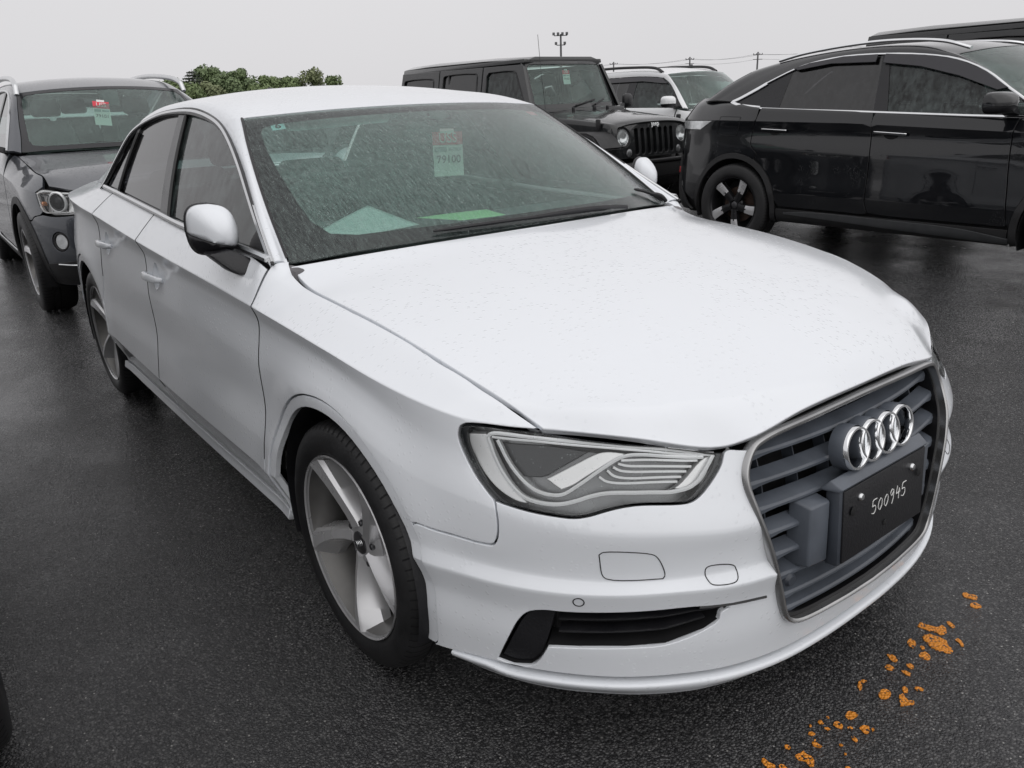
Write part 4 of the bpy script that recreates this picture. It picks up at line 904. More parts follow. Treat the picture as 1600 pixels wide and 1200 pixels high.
# ---- wheels ----
def tyre_arrays(R=.316, rim=.232, w=.225, n=96):
    h = w/2
    prof = [(rim-.006, -h+.022), (rim+.002, -h+.012), (rim+.010, -h+.006), (rim+.02, -h+.001), (rim+.036, -h-.001), (R-.030, -h+.003), (R-.016, -h+.010), (R-.007, -h+.019), (R-.002, -h+.032)]
    y = -h+.040
    prof += [(R, y), (R, y+.026), (R-.007, y+.027), (R-.007, y+.034), (R, y+.035), (R, y+.068), (R-.007, y+.069), (R-.007, y+.077), (R, y+.078)]
    prof2 = [(r, -yy) for r, yy in prof[:9][::-1]]
    return lathe_arrays(prof+[(R, -y)]+prof2, n)
def make_wheel(name, parent=None, R=.316, rim=.235, w=.225, style='audi', alloy='alloy', dark='alloy_dark'):
    """outer face looks towards -y"""
    root = empty(name); root.parent = parent; h = w/2
    V, F = tyre_arrays(R, rim, w); t = fixn(mk('tyre', V, F, 'rubber', root, auto=30))
    # rows of tread sipes at the shoulder
    V = []; F = []
    sp_ = [(R-.0155, -h+.0094), (R-.0065, -h+.0184), (R-.0014, -h+.0316), (R+.0006, -h+.0398), (R+.0006, -h+.064)]
    for i in range(80):
        a = 2*math.pi*i/80
        for k, (rr, yy) in enumerate(sp_):
            for da in (0, .012): V.append(((rr)*math.cos(a+da+.004*k), yy-.0004, (rr)*math.sin(a+da+.004*k)))
        for k in range(4): b_ = i*10+k*2; F.append((b_, b_+1, b_+3, b_+2))
    g = mk('tread_sipes', V, F, 'void_black', t); g['kind'] = 'stuff'
    if style == 'audi':
        mk_r = lathe('rim', [(rim-.004, -h+.010), (rim, -h+.006), (rim+.0015, -h+.010), (rim-.003, -h+.014), (rim-.008, -h+.016)], alloy, root, n=96); lathe('rim_barrel', [(rim-.008, -h+.016), (rim-.020, -h+.05), (rim-.026, -h+.09), (rim-.030, h-.02), (rim-.01, h)], 'alloy_barrel', root, n=96)
    else:
        mk_r = lathe('rim', [(rim-.006, -h+.008), (rim, -h+.006), (rim+.0015, -h+.010), (rim-.006, -h+.014), (rim-.014, -h+.03), (rim-.026, -h+.09), (rim-.030, h-.02), (rim-.01, h)], alloy, root, n=96)
    lathe('brake_disc', [(.0, .0), (.075, .0), (.075, .02), (.155, .02), (.155, .045), (.0, .045)], 'brake_rust', root, n=48).data.transform(Matrix.Translation((0, -.02, 0)))
    lathe('barrel_back', [(0, .05), (rim-.03, .05), (rim-.03, .06)], 'void_black', root, n=32)
    ns = 5
    for k in range(ns):
        V = []; F = []; m = 15; A0 = 2*math.pi*k/ns+math.pi/2
        rs = np.linspace(.040, rim-.003, m)
        for r in rs:
            f = (r-.040)/(rim-.043)
            if style == 'audi':
                wd = .050+.036*f**2.4-.010*math.sin(f*math.pi); sw = .26*f**1.2; yf = -h+.044-.034*f**1.3-.004*math.sin(f*math.pi); A = A0+sw
                sec = [(-wd*.62, .060), (-wd*.58, .012), (-wd*.46, .002), (wd*.02, -.005), (wd*.12, .001), (wd*.58, .036+.008*f), (wd*.60, .066)]
            else:
                wd = .052+.030*f; yf = -h+.035-.018*f; A = A0+.12*f
                sec = [(-wd*.6, .04), (-wd*.5, .006), (-wd*.1, 0), (wd*.1, 0), (wd*.5, .006), (wd*.6, .03), (wd*.6, .04)]
            ca, sa = math.cos(A), math.sin(A)
            for a_, d_ in sec: V.append((r*ca-a_*sa, yf+d_, r*sa+a_*ca))
        n = 7
        for i in range(m-1):
            for j in range(n): F.append((i*n+j, i*n+(j+1) % n, (i+1)*n+(j+1) % n, (i+1)*n+j))
        F += [tuple(range(n)), tuple((m-1)*n+j for j in range(n-1, -1, -1))]
        fixn(mk('spoke', V, F, alloy, root, auto=28))
        aL = A0+math.pi/ns+.02
        lathe('wheel_bolt', [(0, -.012), (.007, -.012), (.0085, -.008), (.0085, .01)], dark, root, n=10).data.transform(Matrix.Translation((.056*math.cos(aL), -h+.058, .056*math.sin(aL))))
    lathe('hub', [(.0, -h+.046), (.046, -h+.047), (.060, -h+.052), (.078, -h+.066), (.080, -h+.10)], alloy, root, n=40)
    cp = lathe('hub_cap', [(.0, -h+.0405), (.026, -h+.041), (.0295, -h+.043), (.030, -h+.05)], dark, root, n=32)
    if style == 'audi':
        for k in range(4):
            a_ = np.linspace(0, 2*math.pi, 21)[:-1]
            tube('cap_ring', np.stack([(k-1.5)*.0105+.0078*np.cos(a_), np.full(20, -h+.0404), .0078*np.sin(a_)], 1), .0011, 'satin_chrome', cp, n=5, closed=True)
    return root
W0 = make_wheel('wheel', CAR, w=.205); W0.location = (0, -.766, .316); W0.rotation_euler = (0, math.radians(-28), 0)
def copy_tree(o, parent=None):
    c = o.copy(); C.objects.link(c); c.parent = parent
    for ch in list(o.children): copy_tree(ch, c)
    return c
for x, y, rz, ry in ((-2.637, -.762, 0, 25), (0, .768, math.pi, 40), (-2.637, .762, math.pi, 10)):
    w = copy_tree(W0, CAR); w.location = (x, y, .316); w.rotation_euler = (0, math.radians(ry), rz)
# ---- wipers ----
def ws_pt(u, v, d): 
    q = np.array([(u, v)], float); return CABIN(q)[0]+normals_of(CABIN, q, (-1.3, 0, .6))[0]*d
for a, b, piv in (((.05, 5.75), (.13, 4.0), (-.0, 5.95)), ((.08, 7.72), (.42, 6.75), (.02, 7.82))):
    wr = empty('wiper'); wr.parent = CAR
    P = np.array([ws_pt(a[0]+(b[0]-a[0])*f, a[1]+(b[1]-a[1])*f, .010+.004*math.sin(f*math.pi)) for f in np.linspace(0, 1, 14)])
    tube('wiper_blade', P, .006, 'black_plastic', wr, n=6, scale=[.5]+[1]*12+[.5])
    P = np.array([ws_pt(piv[0]+(a[0]*.5+b[0]*.5-piv[0])*f, piv[1]+(a[1]*.5+b[1]*.5-piv[1])*f, .014+.010*math.sin(f*math.pi)) for f in np.linspace(0, 1, 10)])
    tube('wiper_arm', P, .007, 'black_plastic', wr, n=6)
P = HOOD(np.array([(8, v) for v in np.linspace(.1, 9.9, 40)]))+[-.012, 0, -.012]
sweep('cowl_seal', P, [(-.02, -.012), (-.02, .006), (.02, .004), (.02, -.012)], (0, 0, 1), 'seal_black', CAR)
# ---- cabin inside ----
hull('dashboard', [(-.34, -.55, .93), (-.34, .55, .93), (-.30, -.3, .95), (-.30, .3, .95), (-.52, -.66, .955), (-.52, .66, .955), (-.80, -.66, .955), (-.80, .66, .955), (-.90, -.66, .80), (-.90, .66, .80), (-.3, -.6, .6), (-.3, .6, .6), (-.85, -.62, .55), (-.85, .62, .55)], 'dash_black', CAR, .03)
hull('instrument_hood', [(-.66, -.52, .94), (-.66, -.22, .94), (-.80, -.52, .99), (-.80, -.22, .99), (-.90, -.50, .96), (-.90, -.24, .96), (-.85, -.52, .90), (-.85, -.22, .90)], 'dash_black', CAR, .02)
a = np.linspace(0, 2*math.pi, 33)[:-1]
SW = empty('steering_wheel'); SW.parent = CAR
tube('steering_rim', np.stack([-.98-.075*np.sin(a)*.9+.0*a, -.36+.185*np.cos(a), .925+.165*np.sin(a)], 1), .016, 'dash_black', SW, closed=True)
box('steering_boss', (-.965, -.37, .895), (.05, .14, .11), 'dash_black', SW, .02); box('steering_spoke', (-.975, -.37, .895), (.02, .33, .035), 'dash_black', SW, .008)
def seat(x, y, rear=False):
    st = empty('rear_seat' if rear else 'seat'); st.parent = CAR
    w = .5
    hull('seat_cushion', [(x+.25, y-w/2, .50), (x+.25, y+w/2, .50), (x+.27, y-w/2, .40), (x+.27, y+w/2, .40), (x-.28, y-w/2, .46), (x-.28, y+w/2, .46), (x-.28, y-w/2, .34), (x-.28, y+w/2, .34)], 'seat_cloth', st, .04, 3)
    hull('seat_back', [(x-.22, y-w*.5, .45), (x-.22, y+w*.5, .45), (x-.30, y-w*.48, .80), (x-.30, y+w*.48, .80), (x-.40, y-w*.36, 1.08), (x-.40, y+w*.36, 1.08), (x-.33, y-w*.5, .45), (x-.33, y+w*.5, .45), (x-.48, y-w*.36, 1.05), (x-.48, y+w*.36, 1.05)], 'seat_cloth', st, .04, 3)
    hull('head_rest', [(x-.40, y-.12, 1.12), (x-.40, y+.12, 1.12), (x-.44, y-.12, 1.27), (x-.44, y+.12, 1.27), (x-.52, y-.11, 1.12), (x-.52, y+.11, 1.12), (x-.53, y-.10, 1.27), (x-.53, y+.10, 1.27)], 'seat_cloth', st, .03, 3)
seat(-1.32, -.36); seat(-1.32, .36); seat(-2.2, -.33, True); seat(-2.2, .33, True)
simple('headliner_cloth', col(.55, .55, .54), .9)
panel('headliner', CABIN, [[(5.1, 2.3), (9.9, 2.3), (9.9, 7.7), (5.1, 7.7)]], 'headliner_cloth', CAR, h=.1, hb=.06, smooth=False, twin=False, gap=0, depth=.004, off=-.035, ctr=(-1.3, 0, .6))
box('parcel_shelf', (-2.68, 0, .98), (.55, 1.2, .03), 'seat_cloth', CAR, .01)
for s_ in (-1, 1): box('door_card', (-1.3, s_*.74, .72), (1.9, .04, .44), 'seat_cloth', CAR, .015)
rv = empty('rear_view_mirror'); rv.parent = CAR
hull('mirror_body', [(-.80, -.12, 1.255), (-.80, .10, 1.265), (-.80, -.12, 1.19), (-.80, .10, 1.20), (-.845, -.12, 1.25), (-.845, .10, 1.26), (-.845, -.12, 1.195), (-.845, .10, 1.205)], 'dash_black', rv, .015, 3)
tube('mirror_stem', [ws_pt(4.45, 4.9, -.01), (-.82, -.01, 1.27), (-.815, -.01, 1.24)], .012, 'dash_black', rv)
hull('sensor_cover', [tuple(ws_pt(4.75, 4.75, -.006)), tuple(ws_pt(4.75, 5.25, -.006)), tuple(ws_pt(4.1, 4.85, -.006)), tuple(ws_pt(4.1, 5.15, -.006)), (-.90, -.05, 1.27), (-.90, .05, 1.27)], 'dash_black', rv, .006)
hull('sun_visor', [tuple(ws_pt(4.9, 2.9, -.02)), tuple(ws_pt(4.9, 4.6, -.02)), tuple(ws_pt(4.6, 3.0, -.035)), tuple(ws_pt(4.6, 4.5, -.035)), tuple(ws_pt(4.9, 2.9, -.035)), tuple(ws_pt(4.9, 4.6, -.035))], 'grey_print', CAR, .004)
# ---- papers and tags ----
def sheet(name, quad, mat, n=10, bow=.0, parent=None, thick=.0008):
    q = np.array(quad, float); V = []; F = []
    for i in range(n+1):
        for j in range(n+1):
            a, b = i/n, j/n; P = (q[0]*(1-a)+q[1]*a)*(1-b)+(q[3]*(1-a)+q[2]*a)*b
            V.append(P+np.array((0, 0, bow*math.sin(a*math.pi)*math.sin(b*math.pi)+.25*bow*math.sin(3*a+2.2*b))))
    for i in range(n):
        for j in range(n): k = i*(n+1)+j; F.append((k, k+1, k+n+2, k+n+1))
    o = fixn(mk(name, V, F, mat, parent)); md = o.modifiers.new('thickness', 'SOLIDIFY'); md.thickness = thick
    return o
def auction_tag(name, label, top, wdir, down, w=.105, h=.165, number='79100', parent=None, group=None):
    root = empty(name, top); tag(root, label, 'paper tag', group)
    M0 = frame((0, 0, 0), wdir, tuple(-Vector(down)))
    def rect(nm, x0, x1, y0, y1, mat, z=0.):
        V = [M0 @ Vector((a, b, c)) for c in (z, z-.0008) for a, b in ((x0, y0), (x1, y0), (x1, y1), (x0, y1))]
        return fixn(mk(nm, V, [(0, 1, 2, 3), (7, 6, 5, 4), (0, 4, 5, 1), (1, 5, 6, 2), (2, 6, 7, 3), (3, 7, 4, 0)], mat, root, smooth=False))
    rect('tag_sheet', -w/2, w/2, -h, 0, 'white_print'); rect('tag_header', -w/2, w/2, -h*.29, 0, 'red_print', .0012)
    rect('tag_tape', -w*.25, w*.22, -.004, h*.07, 'white_print', .002)
    rect('tag_print', -w*.46, -w*.05, -h*.44, -h*.33, 'grey_print', .0012); rect('tag_print', w*.02, w*.44, -h*.42, -h*.35, 'grey_print', .0012)
    text_obj('tag_letters', 'USS', w*.38, 'white_print', root, M0 @ Matrix.Translation((0, -h*.145, .0024)))
    text_obj('tag_number', number, w*.30, 'ink', root, M0 @ Matrix.Translation((0, -h*.62, .0024)), xs=1.1)
    return root
# =====================================================================================
#  the other parked cars
# =====================================================================================
simple('cladding', col(.016, .016, .017), .55, bump=.35)
simple('sill_grey', col(.05, .052, .055), .45)
simple('visor_plastic', col(.012, .011, .016), .12, coat=.6)
simple('alloy_black', col(.02, .02, .022), .3, .5)
simple('clear_lamp', col(.75, .77, .78), .12, .6, var=.2, nscale=30, coat=.6)
class Shell:
    """body side wrapped round a plan outline; lines are keyed by the fore-aft place x"""
    def __init__(self, plan, lines, crease=None, post=None, n=64):
        plan = np.array(plan, float); self.PC = plan_curve(plan, 24)
        self.PS = np.concatenate([[0], np.cumsum(np.linalg.norm(np.diff(self.PC, axis=0), axis=1))])
        T = np.gradient(self.PC, self.PS, axis=0); T /= np.linalg.norm(T, axis=1)[:, None]; N = np.stack([T[:, 1], -T[:, 0]], 1)
        if N[0, 0] < 0: N = -N
        xs = self.PC[:, 0].copy()
        for i in range(1, len(xs)): xs[i] = min(xs[i], xs[i-1]-1e-6)
        self.xs = xs; self.rows = np.linspace(0, self.PS[-1], n); rx = np.interp(self.rows, self.PS, xs)
        c = np.stack([np.interp(self.rows, self.PS, self.PC[:, k]) for k in (0, 1)], 1); nn = np.stack([np.interp(self.rows, self.PS, N[:, k]) for k in (0, 1)], 1)
        P = np.zeros((n, len(lines), 3))
        for j, L_ in enumerate(lines):
            L_ = np.array(sorted(L_)); d = np.interp(rx, L_[:, 0], L_[:, 1]); z = np.interp(rx, L_[:, 0], L_[:, 2])
            P[:, j, :2] = c-nn*d[:, None]; P[:, j, 2] = z
        P[..., 1] *= -1; self.m = len(lines)
        self.S = Grid(P, cv=crease, post=post); self.n = n
    def u(self, x): return float(np.interp(np.interp(-x, -self.xs, self.PS), self.rows, np.arange(self.n)))
    def uv(self, pts):
        out = []; vg = np.linspace(0, self.m-1, 161)
        for x, z in np.atleast_2d(np.asarray(pts, float)):
            u = self.u(x); v = 0.
            for _ in range(6):
                q = self.S(np.stack([np.full(161, u), vg], 1)); k = int(np.argmin(np.abs(q[:, 2]-z))); a = min(max(k if q[k, 2] <= z else k-1, 0), 159)
                v = float(np.clip(vg[a]+(z-q[a, 2])/(q[a+1, 2]-q[a, 2]+1e-9)*(vg[1]-vg[0]), 0, self.m-1))
                h = .03; g = (self.S(np.array([(u+h, v)]))[0, 0]-self.S(np.array([(u-h, v)]))[0, 0])/(2*h)
                u = float(np.clip(u+np.clip((x-self.S(np.array([(u, v)]))[0, 0])/(g if abs(g) > 1e-4 else 1e-4), -2, 2), 0, self.n-1))
            out.append((u, v))
        return np.array(out)
def cabin_grid(l0, l2, l4, cu=None, bulge=.008):
    rows = []
    for a, e, c in zip(l0, l2, l4):
        a, e, c = map(lambda q: np.array(q, float), (a, e, c)); mid = (a+e)/2; dv = e-a; nr = np.array((0, dv[2], -dv[1])); nr = nr/(np.linalg.norm(nr)+1e-9)
        q = lambda f: np.array((c[0]+(e[0]-c[0])*f**2, e[1]*f, c[2]+(e[2]-c[2])*f**2.2))
        rows.append([a, mid+nr*bulge, e, q(.8), q(.5), c])
    P = np.array(rows); P[..., 1] *= -1
    return Grid(sym_columns(P), cu=cu)
def inner_shell(sh, parent, arches, vmax, off=-.05, zcut=None):
    I = offset_surf(sh.S, off); n, m = 90, 24; U, V = np.meshgrid(np.linspace(0, sh.n-1, n), np.linspace(0, vmax, m), indexing='ij'); X = I(np.stack([U.ravel(), V.ravel()], 1)); F = []
    for i in range(n-1):
        for j in range(m-1):
            f = (i*m+j, i*m+j+1, (i+1)*m+j+1, (i+1)*m+j); c = X[list(f)].mean(0)
            if any(np.hypot(c[0]-a, c[2]-b) < r+.02 for a, b, r in arches): continue
            F.append(f)
    a = mk('inner_body', X, F, 'void_black', parent); mirror_copy(a, parent)
def liners(parent, arches, y):
    for (cx, cz, r) in arches:
        V = []; F = []; n = 26
        for i in range(n+1):
            a = math.radians(-18+216*i/n)
            for rr, yy in ((r+.004, y), (r+.008, y-.06), (r+.008, .5), (.02, .5)): V.append((cx+rr*math.cos(a), -yy, cz+rr*math.sin(a)))
        F = [(i*4+j, i*4+j+1, (i+1)*4+j+1, (i+1)*4+j) for i in range(n) for j in range(3)]
        e = mk('wheel_liner', V, F, 'void_black', parent); mirror_copy(e, parent)
def plane_glass(y0, k, zb):
    return lambda uv: (lambda q: np.stack([q[:, 0], -(y0-k*(q[:, 1]-zb)), q[:, 1]], 1))(np.atleast_2d(np.asarray(uv, float)))
def put_wheels(parent, proto_name, wb, y, R, rim, w, style, alloy, steer=0., spin=(10, 33, 51, 70)):
    w0 = make_wheel('wheel', parent, R, rim, w, style, alloy); w0.location = (0, -y, R); w0.rotation_euler = (0, math.radians(spin[0]), 0)
    for i, (x, yy, rz) in enumerate(((-wb, -y, 0), (0, y, math.pi), (-wb, y, math.pi))):
        c = copy_tree(w0, parent); c.location = (x, yy, R); c.rotation_euler = (0, math.radians(spin[i+1]), rz)
def seat_row(parent, x, ys, z=.55, mat='seat_cloth', h=.62):
    for y in ys:
        st = empty('seat'); st.parent = parent
        hull('seat_back', [(x, y-.24, z), (x, y+.24, z), (x-.1, y-.22, z+h*.6), (x-.1, y+.22, z+h*.6), (x-.16, y-.17, z+h), (x-.16, y+.17, z+h), (x-.14, y-.24, z), (x-.14, y+.24, z), (x-.26, y-.17, z+h-.03), (x-.26, y+.17, z+h-.03)], mat, st, .04, 2)
        hull('head_rest', [(x-.15, y-.12, z+h+.03), (x-.15, y+.12, z+h+.03), (x-.19, y-.12, z+h+.18), (x-.19, y+.12, z+h+.18), (x-.25, y-.11, z+h+.03), (x-.25, y+.11, z+h+.03), (x-.27, y-.10, z+h+.18), (x-.27, y+.10, z+h+.18)], mat, st, .03, 2)
        hull('seat_cushion', [(x+.45, y-.25, z-.02), (x+.45, y+.25, z-.02), (x+.45, y-.25, z-.14), (x+.45, y+.25, z-.14), (x-.08, y-.25, z-.05), (x-.08, y+.25, z-.05), (x-.08, y-.25, z-.17), (x-.08, y+.25, z-.17)], mat, st, .04, 2)
def rail(name, pts, r, mat, parent, w=1.5):
    P = curve(np.array(pts, float), 8); prof = [(a*w, b) for a, b in ring_prof(r, 10)]
    e = sweep(name, P, prof, (0, 0, 1), mat, parent); mirror_copy(e, parent); return e
def side_mirror(parent, c, s, hx, hy, hz, mat, lower='textured_black', foot=None):
    root = empty('door_mirror'); root.parent = parent; n = 28; bm = bmesh.new(); rows = []
    for dx, k in ((hx, .2), (hx*.92, .5), (hx*.68, .78), (hx*.3, .96), (-hx*.2, 1.), (-hx*.4, .97)):
        row = []
        for i in range(n):
            a = 2*math.pi*i/n; ca, sa = math.cos(a), math.sin(a); e = .62; yy = hy*math.copysign(abs(ca)**e, ca); zz = hz*math.copysign(abs(sa)**e, sa)
            row.append(bm.verts.new((c[0]+dx+yy*k*.25, s*(c[1]+yy*k), c[2]+zz*k)))
        rows.append(row)
    for r0, r1 in zip(rows[:-1], rows[1:]):
        for i in range(n): bm.faces.new((r0[i], r0[(i+1) % n], r1[(i+1) % n], r1[i]))
    bm.faces.new(rows[0]); bm.faces.new(rows[-1][::-1]); bmesh.ops.recalc_face_normals(bm, faces=bm.faces)
    low = bm.copy(); po = Vector((c[0], s*c[1], c[2]-hz*.3)); pn = Vector((0, 0, 1))
    for b_, sg, nm, mt in ((bm, 1, 'mirror_cap', mat), (low, -1, 'mirror_housing', lower)):
        bmesh.ops.bisect_plane(b_, geom=b_.verts[:]+b_.edges[:]+b_.faces[:], plane_co=po+pn*.001*sg, plane_no=pn*sg, clear_inner=True); bm_obj(nm, b_, mt, root, auto=60)
    f = foot or (c[0], -.80, c[2]-hz*1.6)
    hull('mirror_foot', [(c[0]+.04, s*(c[1]+hy*.4), c[2]-hz*.5), (c[0]-.03, s*(c[1]+hy*.4), c[2]-hz*.5), (c[0]+.04, s*(c[1]+hy*.9), c[2]-hz*.2), (c[0]-.03, s*(c[1]+hy*.9), c[2]-hz*.2), (f[0]+.06, s*f[1], f[2]), (f[0]-.05, s*f[1], f[2]), (f[0]+.04, s*f[1], f[2]+.05), (f[0]-.04, s*f[1], f[2]+.05)], lower, root, .008)
# -------------------------------------------------------------------------------------
#  black crossover with chrome window line
# -------------------------------------------------------------------------------------
def build_crossover():
    car = empty('black_crossover_car')
    A = ((0, .36, .405), (-2.738, .36, .405))
    plan = [(.93,0),(.91,.25),(.83,.55),(.68,.75),(.45,.88),(.2,.925),(-.3,.94),(-1.5,.945),(-2.4,.94),(-2.74,.935),(-3.05,.905),(-3.35,.84),(-3.52,.72),(-3.62,.45),(-3.65,0)]
    k = lambda d, z: [(1, d, z), (-4, d, z)]
    lines = [k(.07,.25), k(.03,.30), [(1,.0,.40),(-.3,.012,.40),(-2.3,.012,.40),(-4,0,.42)], [(1,0,.52),(-.3,.0,.50),(-2.3,.0,.50),(-4,0,.55)], [(1,.01,.66),(-4,.01,.68)], [(1,.02,.80),(-.5,.02,.84),(-2.5,.014,.86),(-4,.03,.86)], [(1,.05,.88),(-.5,.030,.95),(-3.2,.026,1.0),(-4,.06,1.0)],
             [(1,.09,.93),(.3,.06,.97),(-.6,.022,1.008),(-1.7,.020,1.06),(-2.9,.022,1.083),(-4,.05,1.085)], [(1,.20,.98),(.3,.17,1.02),(-.4,.09,1.09),(-.83,.068,1.112),(-1.67,.068,1.146),(-2.54,.072,1.183),(-2.85,.095,1.22),(-3.2,.13,1.22),(-4,.14,1.2)], [(1,.28,1.0),(-.4,.13,1.10),(-.83,.10,1.125),(-1.67,.10,1.16),(-2.54,.11,1.2),(-2.85,.13,1.235),(-3.2,.20,1.27),(-4,.22,1.25)]]
    sh = Shell(plan, lines, [0,0,0,.6,0,0,0,1,.3,0]); S = sh.S; B = 'black_paint'; kw = dict(h=.06, hb=.03, gap=.003, depth=.02, ctr=(-1.4, 0, .5), crease=(3, 7))
    bl = lambda x0, x1, n=8: np.array([[sh.u(x), 8.0] for x in np.linspace(x0, x1, n)])
    gapB = sh.uv([(-1.514, 1.10), (-1.50, .95), (-1.492, .80), (-1.487, .60), (-1.485, .486), (-1.46, .40)])
    gapR = sh.uv([(-2.537, 1.10), (-2.57, .942), (-2.564, .875), (-2.50, .815)]); arR = sh.uv(arc(A[1][:2], .46, 62, 8, 8))
    gapF = sh.uv([(-.52, 1.07), (-.53, .95), (-.52, .80), (-.50, .62), (-.48, .45), (-.47, .40)])
    df = panel('door', S, [np.vstack([bl(-.50, -1.50), gapB, sh.uv([(x, .39) for x in (-1.3, -1.0, -.7, -.48)]), gapF[::-1]])], B, car, **kw)
    dr = panel('door', S, [np.vstack([bl(-1.53, -2.52), gapR, arR, sh.uv([(x, .39) for x in (-2.25, -2.0, -1.7, -1.48)]), gapB[::-1]])], B, car, **kw)
    panel('fender', S, [np.vstack([[[sh.u(.45), 8.0]], bl(.3, -.49, 5), gapF, sh.uv([(-.44, .38)]), sh.uv(arc(A[0][:2], .45, 178, 20, 16)), sh.uv([(.46, .60), (.47, .9)])])], B, car, **kw)
    panel('rear_quarter', S, [np.vstack([sh.uv(arc(A[1][:2], .45, 6, 178, 18)), sh.uv([(-3.24, .38), (-3.40, .50), (-3.42, .80), (-3.42, 1.0)]), [[sh.u(-3.42), 7.9], [sh.u(-3.42), 9], [sh.u(-3.2), 9.]], [[sh.u(-2.9), 9.], [sh.u(-2.70), 8.1], [sh.u(-2.54), 8.0]], gapR, arR])], B, car, **kw)
    # cladding: arches, sills, lower bumper
    for (cx, cz, r), (a0, a1) in zip(A, ((-14, 193), (-13, 194))):
        panel('arch_cladding', S, [np.vstack([sh.uv(arc((cx, cz), r+.048, a0, a1, 34)), sh.uv(arc((cx, cz), r, a1, a0, 34))])], 'cladding', car, h=.03, hb=.02, smooth=False, gap=.001, off=.006, ctr=(-1.4, 0, .5))
    panel('sill_cladding', S, [np.vstack([sh.uv([(x, .372) for x in np.linspace(-.46, -2.28, 10)]), sh.uv([(x, .258) for x in np.linspace(-2.28, -.46, 10)])])], 'cladding', car, h=.05, hb=.03, smooth=False, gap=.001, ctr=(-1.4, 0, .5))
    panel('sill_strip', S, [np.vstack([sh.uv([(-.45, .312), (-.77, .352), (-1.4, .366), (-2.0, .366), (-2.2, .345)]), sh.uv([(-2.2, .33), (-1.6, .31), (-.9, .285), (-.45, .27)])])], 'sill_grey', car, h=.05, hb=.03, gap=.001, off=.006, ctr=(-1.4, 0, .5))
    nR = sh.n-1; rowsR = np.concatenate([S.P[:-1], S.P[::-1]*[1, -1, 1]]); RE = Grid(rowsR, cv=S.cv); mr_ = lambda q: np.stack([2*nR-np.array(q)[:, 0], np.array(q)[:, 1]], 1)
    h1 = np.vstack([sh.uv([(-3.25, .27), (-3.41, .50), (-3.43, .76)]), [[sh.u(-3.6), 5.2]]]); panel('rear_bumper', RE, [np.vstack([h1, mr_(h1)[::-1]])], 'cladding', car, twin=False, smooth=False, **{**kw, 'h': .08})
    h2 = np.vstack([sh.uv([(-3.44, .78), (-3.44, .98)]), [[sh.u(-3.44), 8.9]]]); panel('tailgate', RE, [np.vstack([h2, mr_(h2)[::-1]])], B, car, twin=False, smooth=False, **{**kw, 'h': .08})
    rowsF = np.concatenate([S.P[1:][::-1]*[1, -1, 1], S.P]); FR = Grid(rowsF, cv=S.cv); mf = lambda q: np.stack([nR-np.array(q)[:, 0], np.array(q)[:, 1]], 1); nf = lambda q: np.stack([nR+np.array(q)[:, 0], np.array(q)[:, 1]], 1)
    h3 = np.vstack([sh.uv([(.40, .27), (.45, .45), (.48, .60), (.485, .80)]), [[sh.u(.485), 7.9]]]); panel('front_bumper', FR, [np.vstack([nf(h3), mf(h3)[::-1]])], B, car, twin=False, smooth=False, **{**kw, 'h': .08})
    lampf = sh.uv([(.55, .82), (.60, .90), (.80, .86), (.78, .78)]); panel('headlight', S, [lampf], 'clear_lamp', car, h=.04, hb=.02, off=.004, ctr=(-1.4, 0, .5), depth=.02)
    tl = np.vstack([sh.uv([(-3.02, 1.078), (-3.16, 1.0), (-3.40, 1.0)]), [[sh.u(-3.56), 6.05], [sh.u(-3.56), 6.8]], sh.uv([(-3.40, 1.075)])]); panel('tail_light', S, [tl], 'clear_lamp', car, h=.04, hb=.02, off=.004, ctr=(-1.4, 0, .5), depth=.02, smooth=False)
    panel('rear_reflector', S, [sh.uv([(-3.46, .60), (-3.46, .66), (-3.50, .66), (-3.50, .60)])], 'red_lens', car, h=.03, hb=.02, off=.008, ctr=(-1.4, 0, .5), smooth=False)
    groove_ = sh.uv([(-2.925, 1.112), (-2.70, 1.108), (-2.71, 1.02), (-2.736, .956), (-2.86, .955), (-2.944, .975)]); q = curve(groove_, 6, True); e = tube('fuel_flap_gap', S(q)+[0, -.001, 0], .002, 'void_black', car, n=6, closed=True)
    # bonnet, roof, glass
    hr = []
    for xc, zc, xe, ye, ze in ((.86, .95, .50, .72, .955), (.75, 1.00, .40, .74, .985), (.4, 1.07, .15, .76, 1.03), (0, 1.11, -.15, .78, 1.06), (-.2, 1.12, -.40, .79, 1.085)):
        hr.append([(xc+(xe-xc)*f*f, ye*f, zc+(ze-zc)*f**2.2) for f in (0, .4, .75, 1)])
    P = np.array(hr)[:, ::-1].copy(); P[..., 1] *= -1; HD = Grid(sym_columns(P)); panel('bonnet', HD, [[(0, 0), (0, 6), (4, 6), (4, 0)]], B, car, h=.08, hb=.05, smooth=False, twin=False, ctr=(0, 0, -2))
    gy = lambda z: .875-.42*(z-1.12)
    l0x = [(-.40, 1.125), (-.53, 1.212), (-.626, 1.27), (-.818, 1.392), (-1.035, 1.477), (-1.272, 1.52), (-1.585, 1.543), (-1.911, 1.544), (-2.192, 1.508), (-2.313, 1.475), (-2.547, 1.377), (-2.717, 1.295), (-2.85, 1.232)]
    l0 = [(x, gy(z), z) for x, z in l0x]
    l2 = [(-.42, .80, 1.11), (-.54, .775, 1.20), (-.66, .745, 1.285), (-.86, .70, 1.41), (-1.06, .665, 1.51), (-1.30, .635, 1.575), (-1.6, .625, 1.60), (-1.95, .62, 1.595), (-2.3, .62, 1.565), (-2.5, .625, 1.535), (-2.8, .64, 1.47), (-3.0, .70, 1.37), (-3.2, .76, 1.24)]
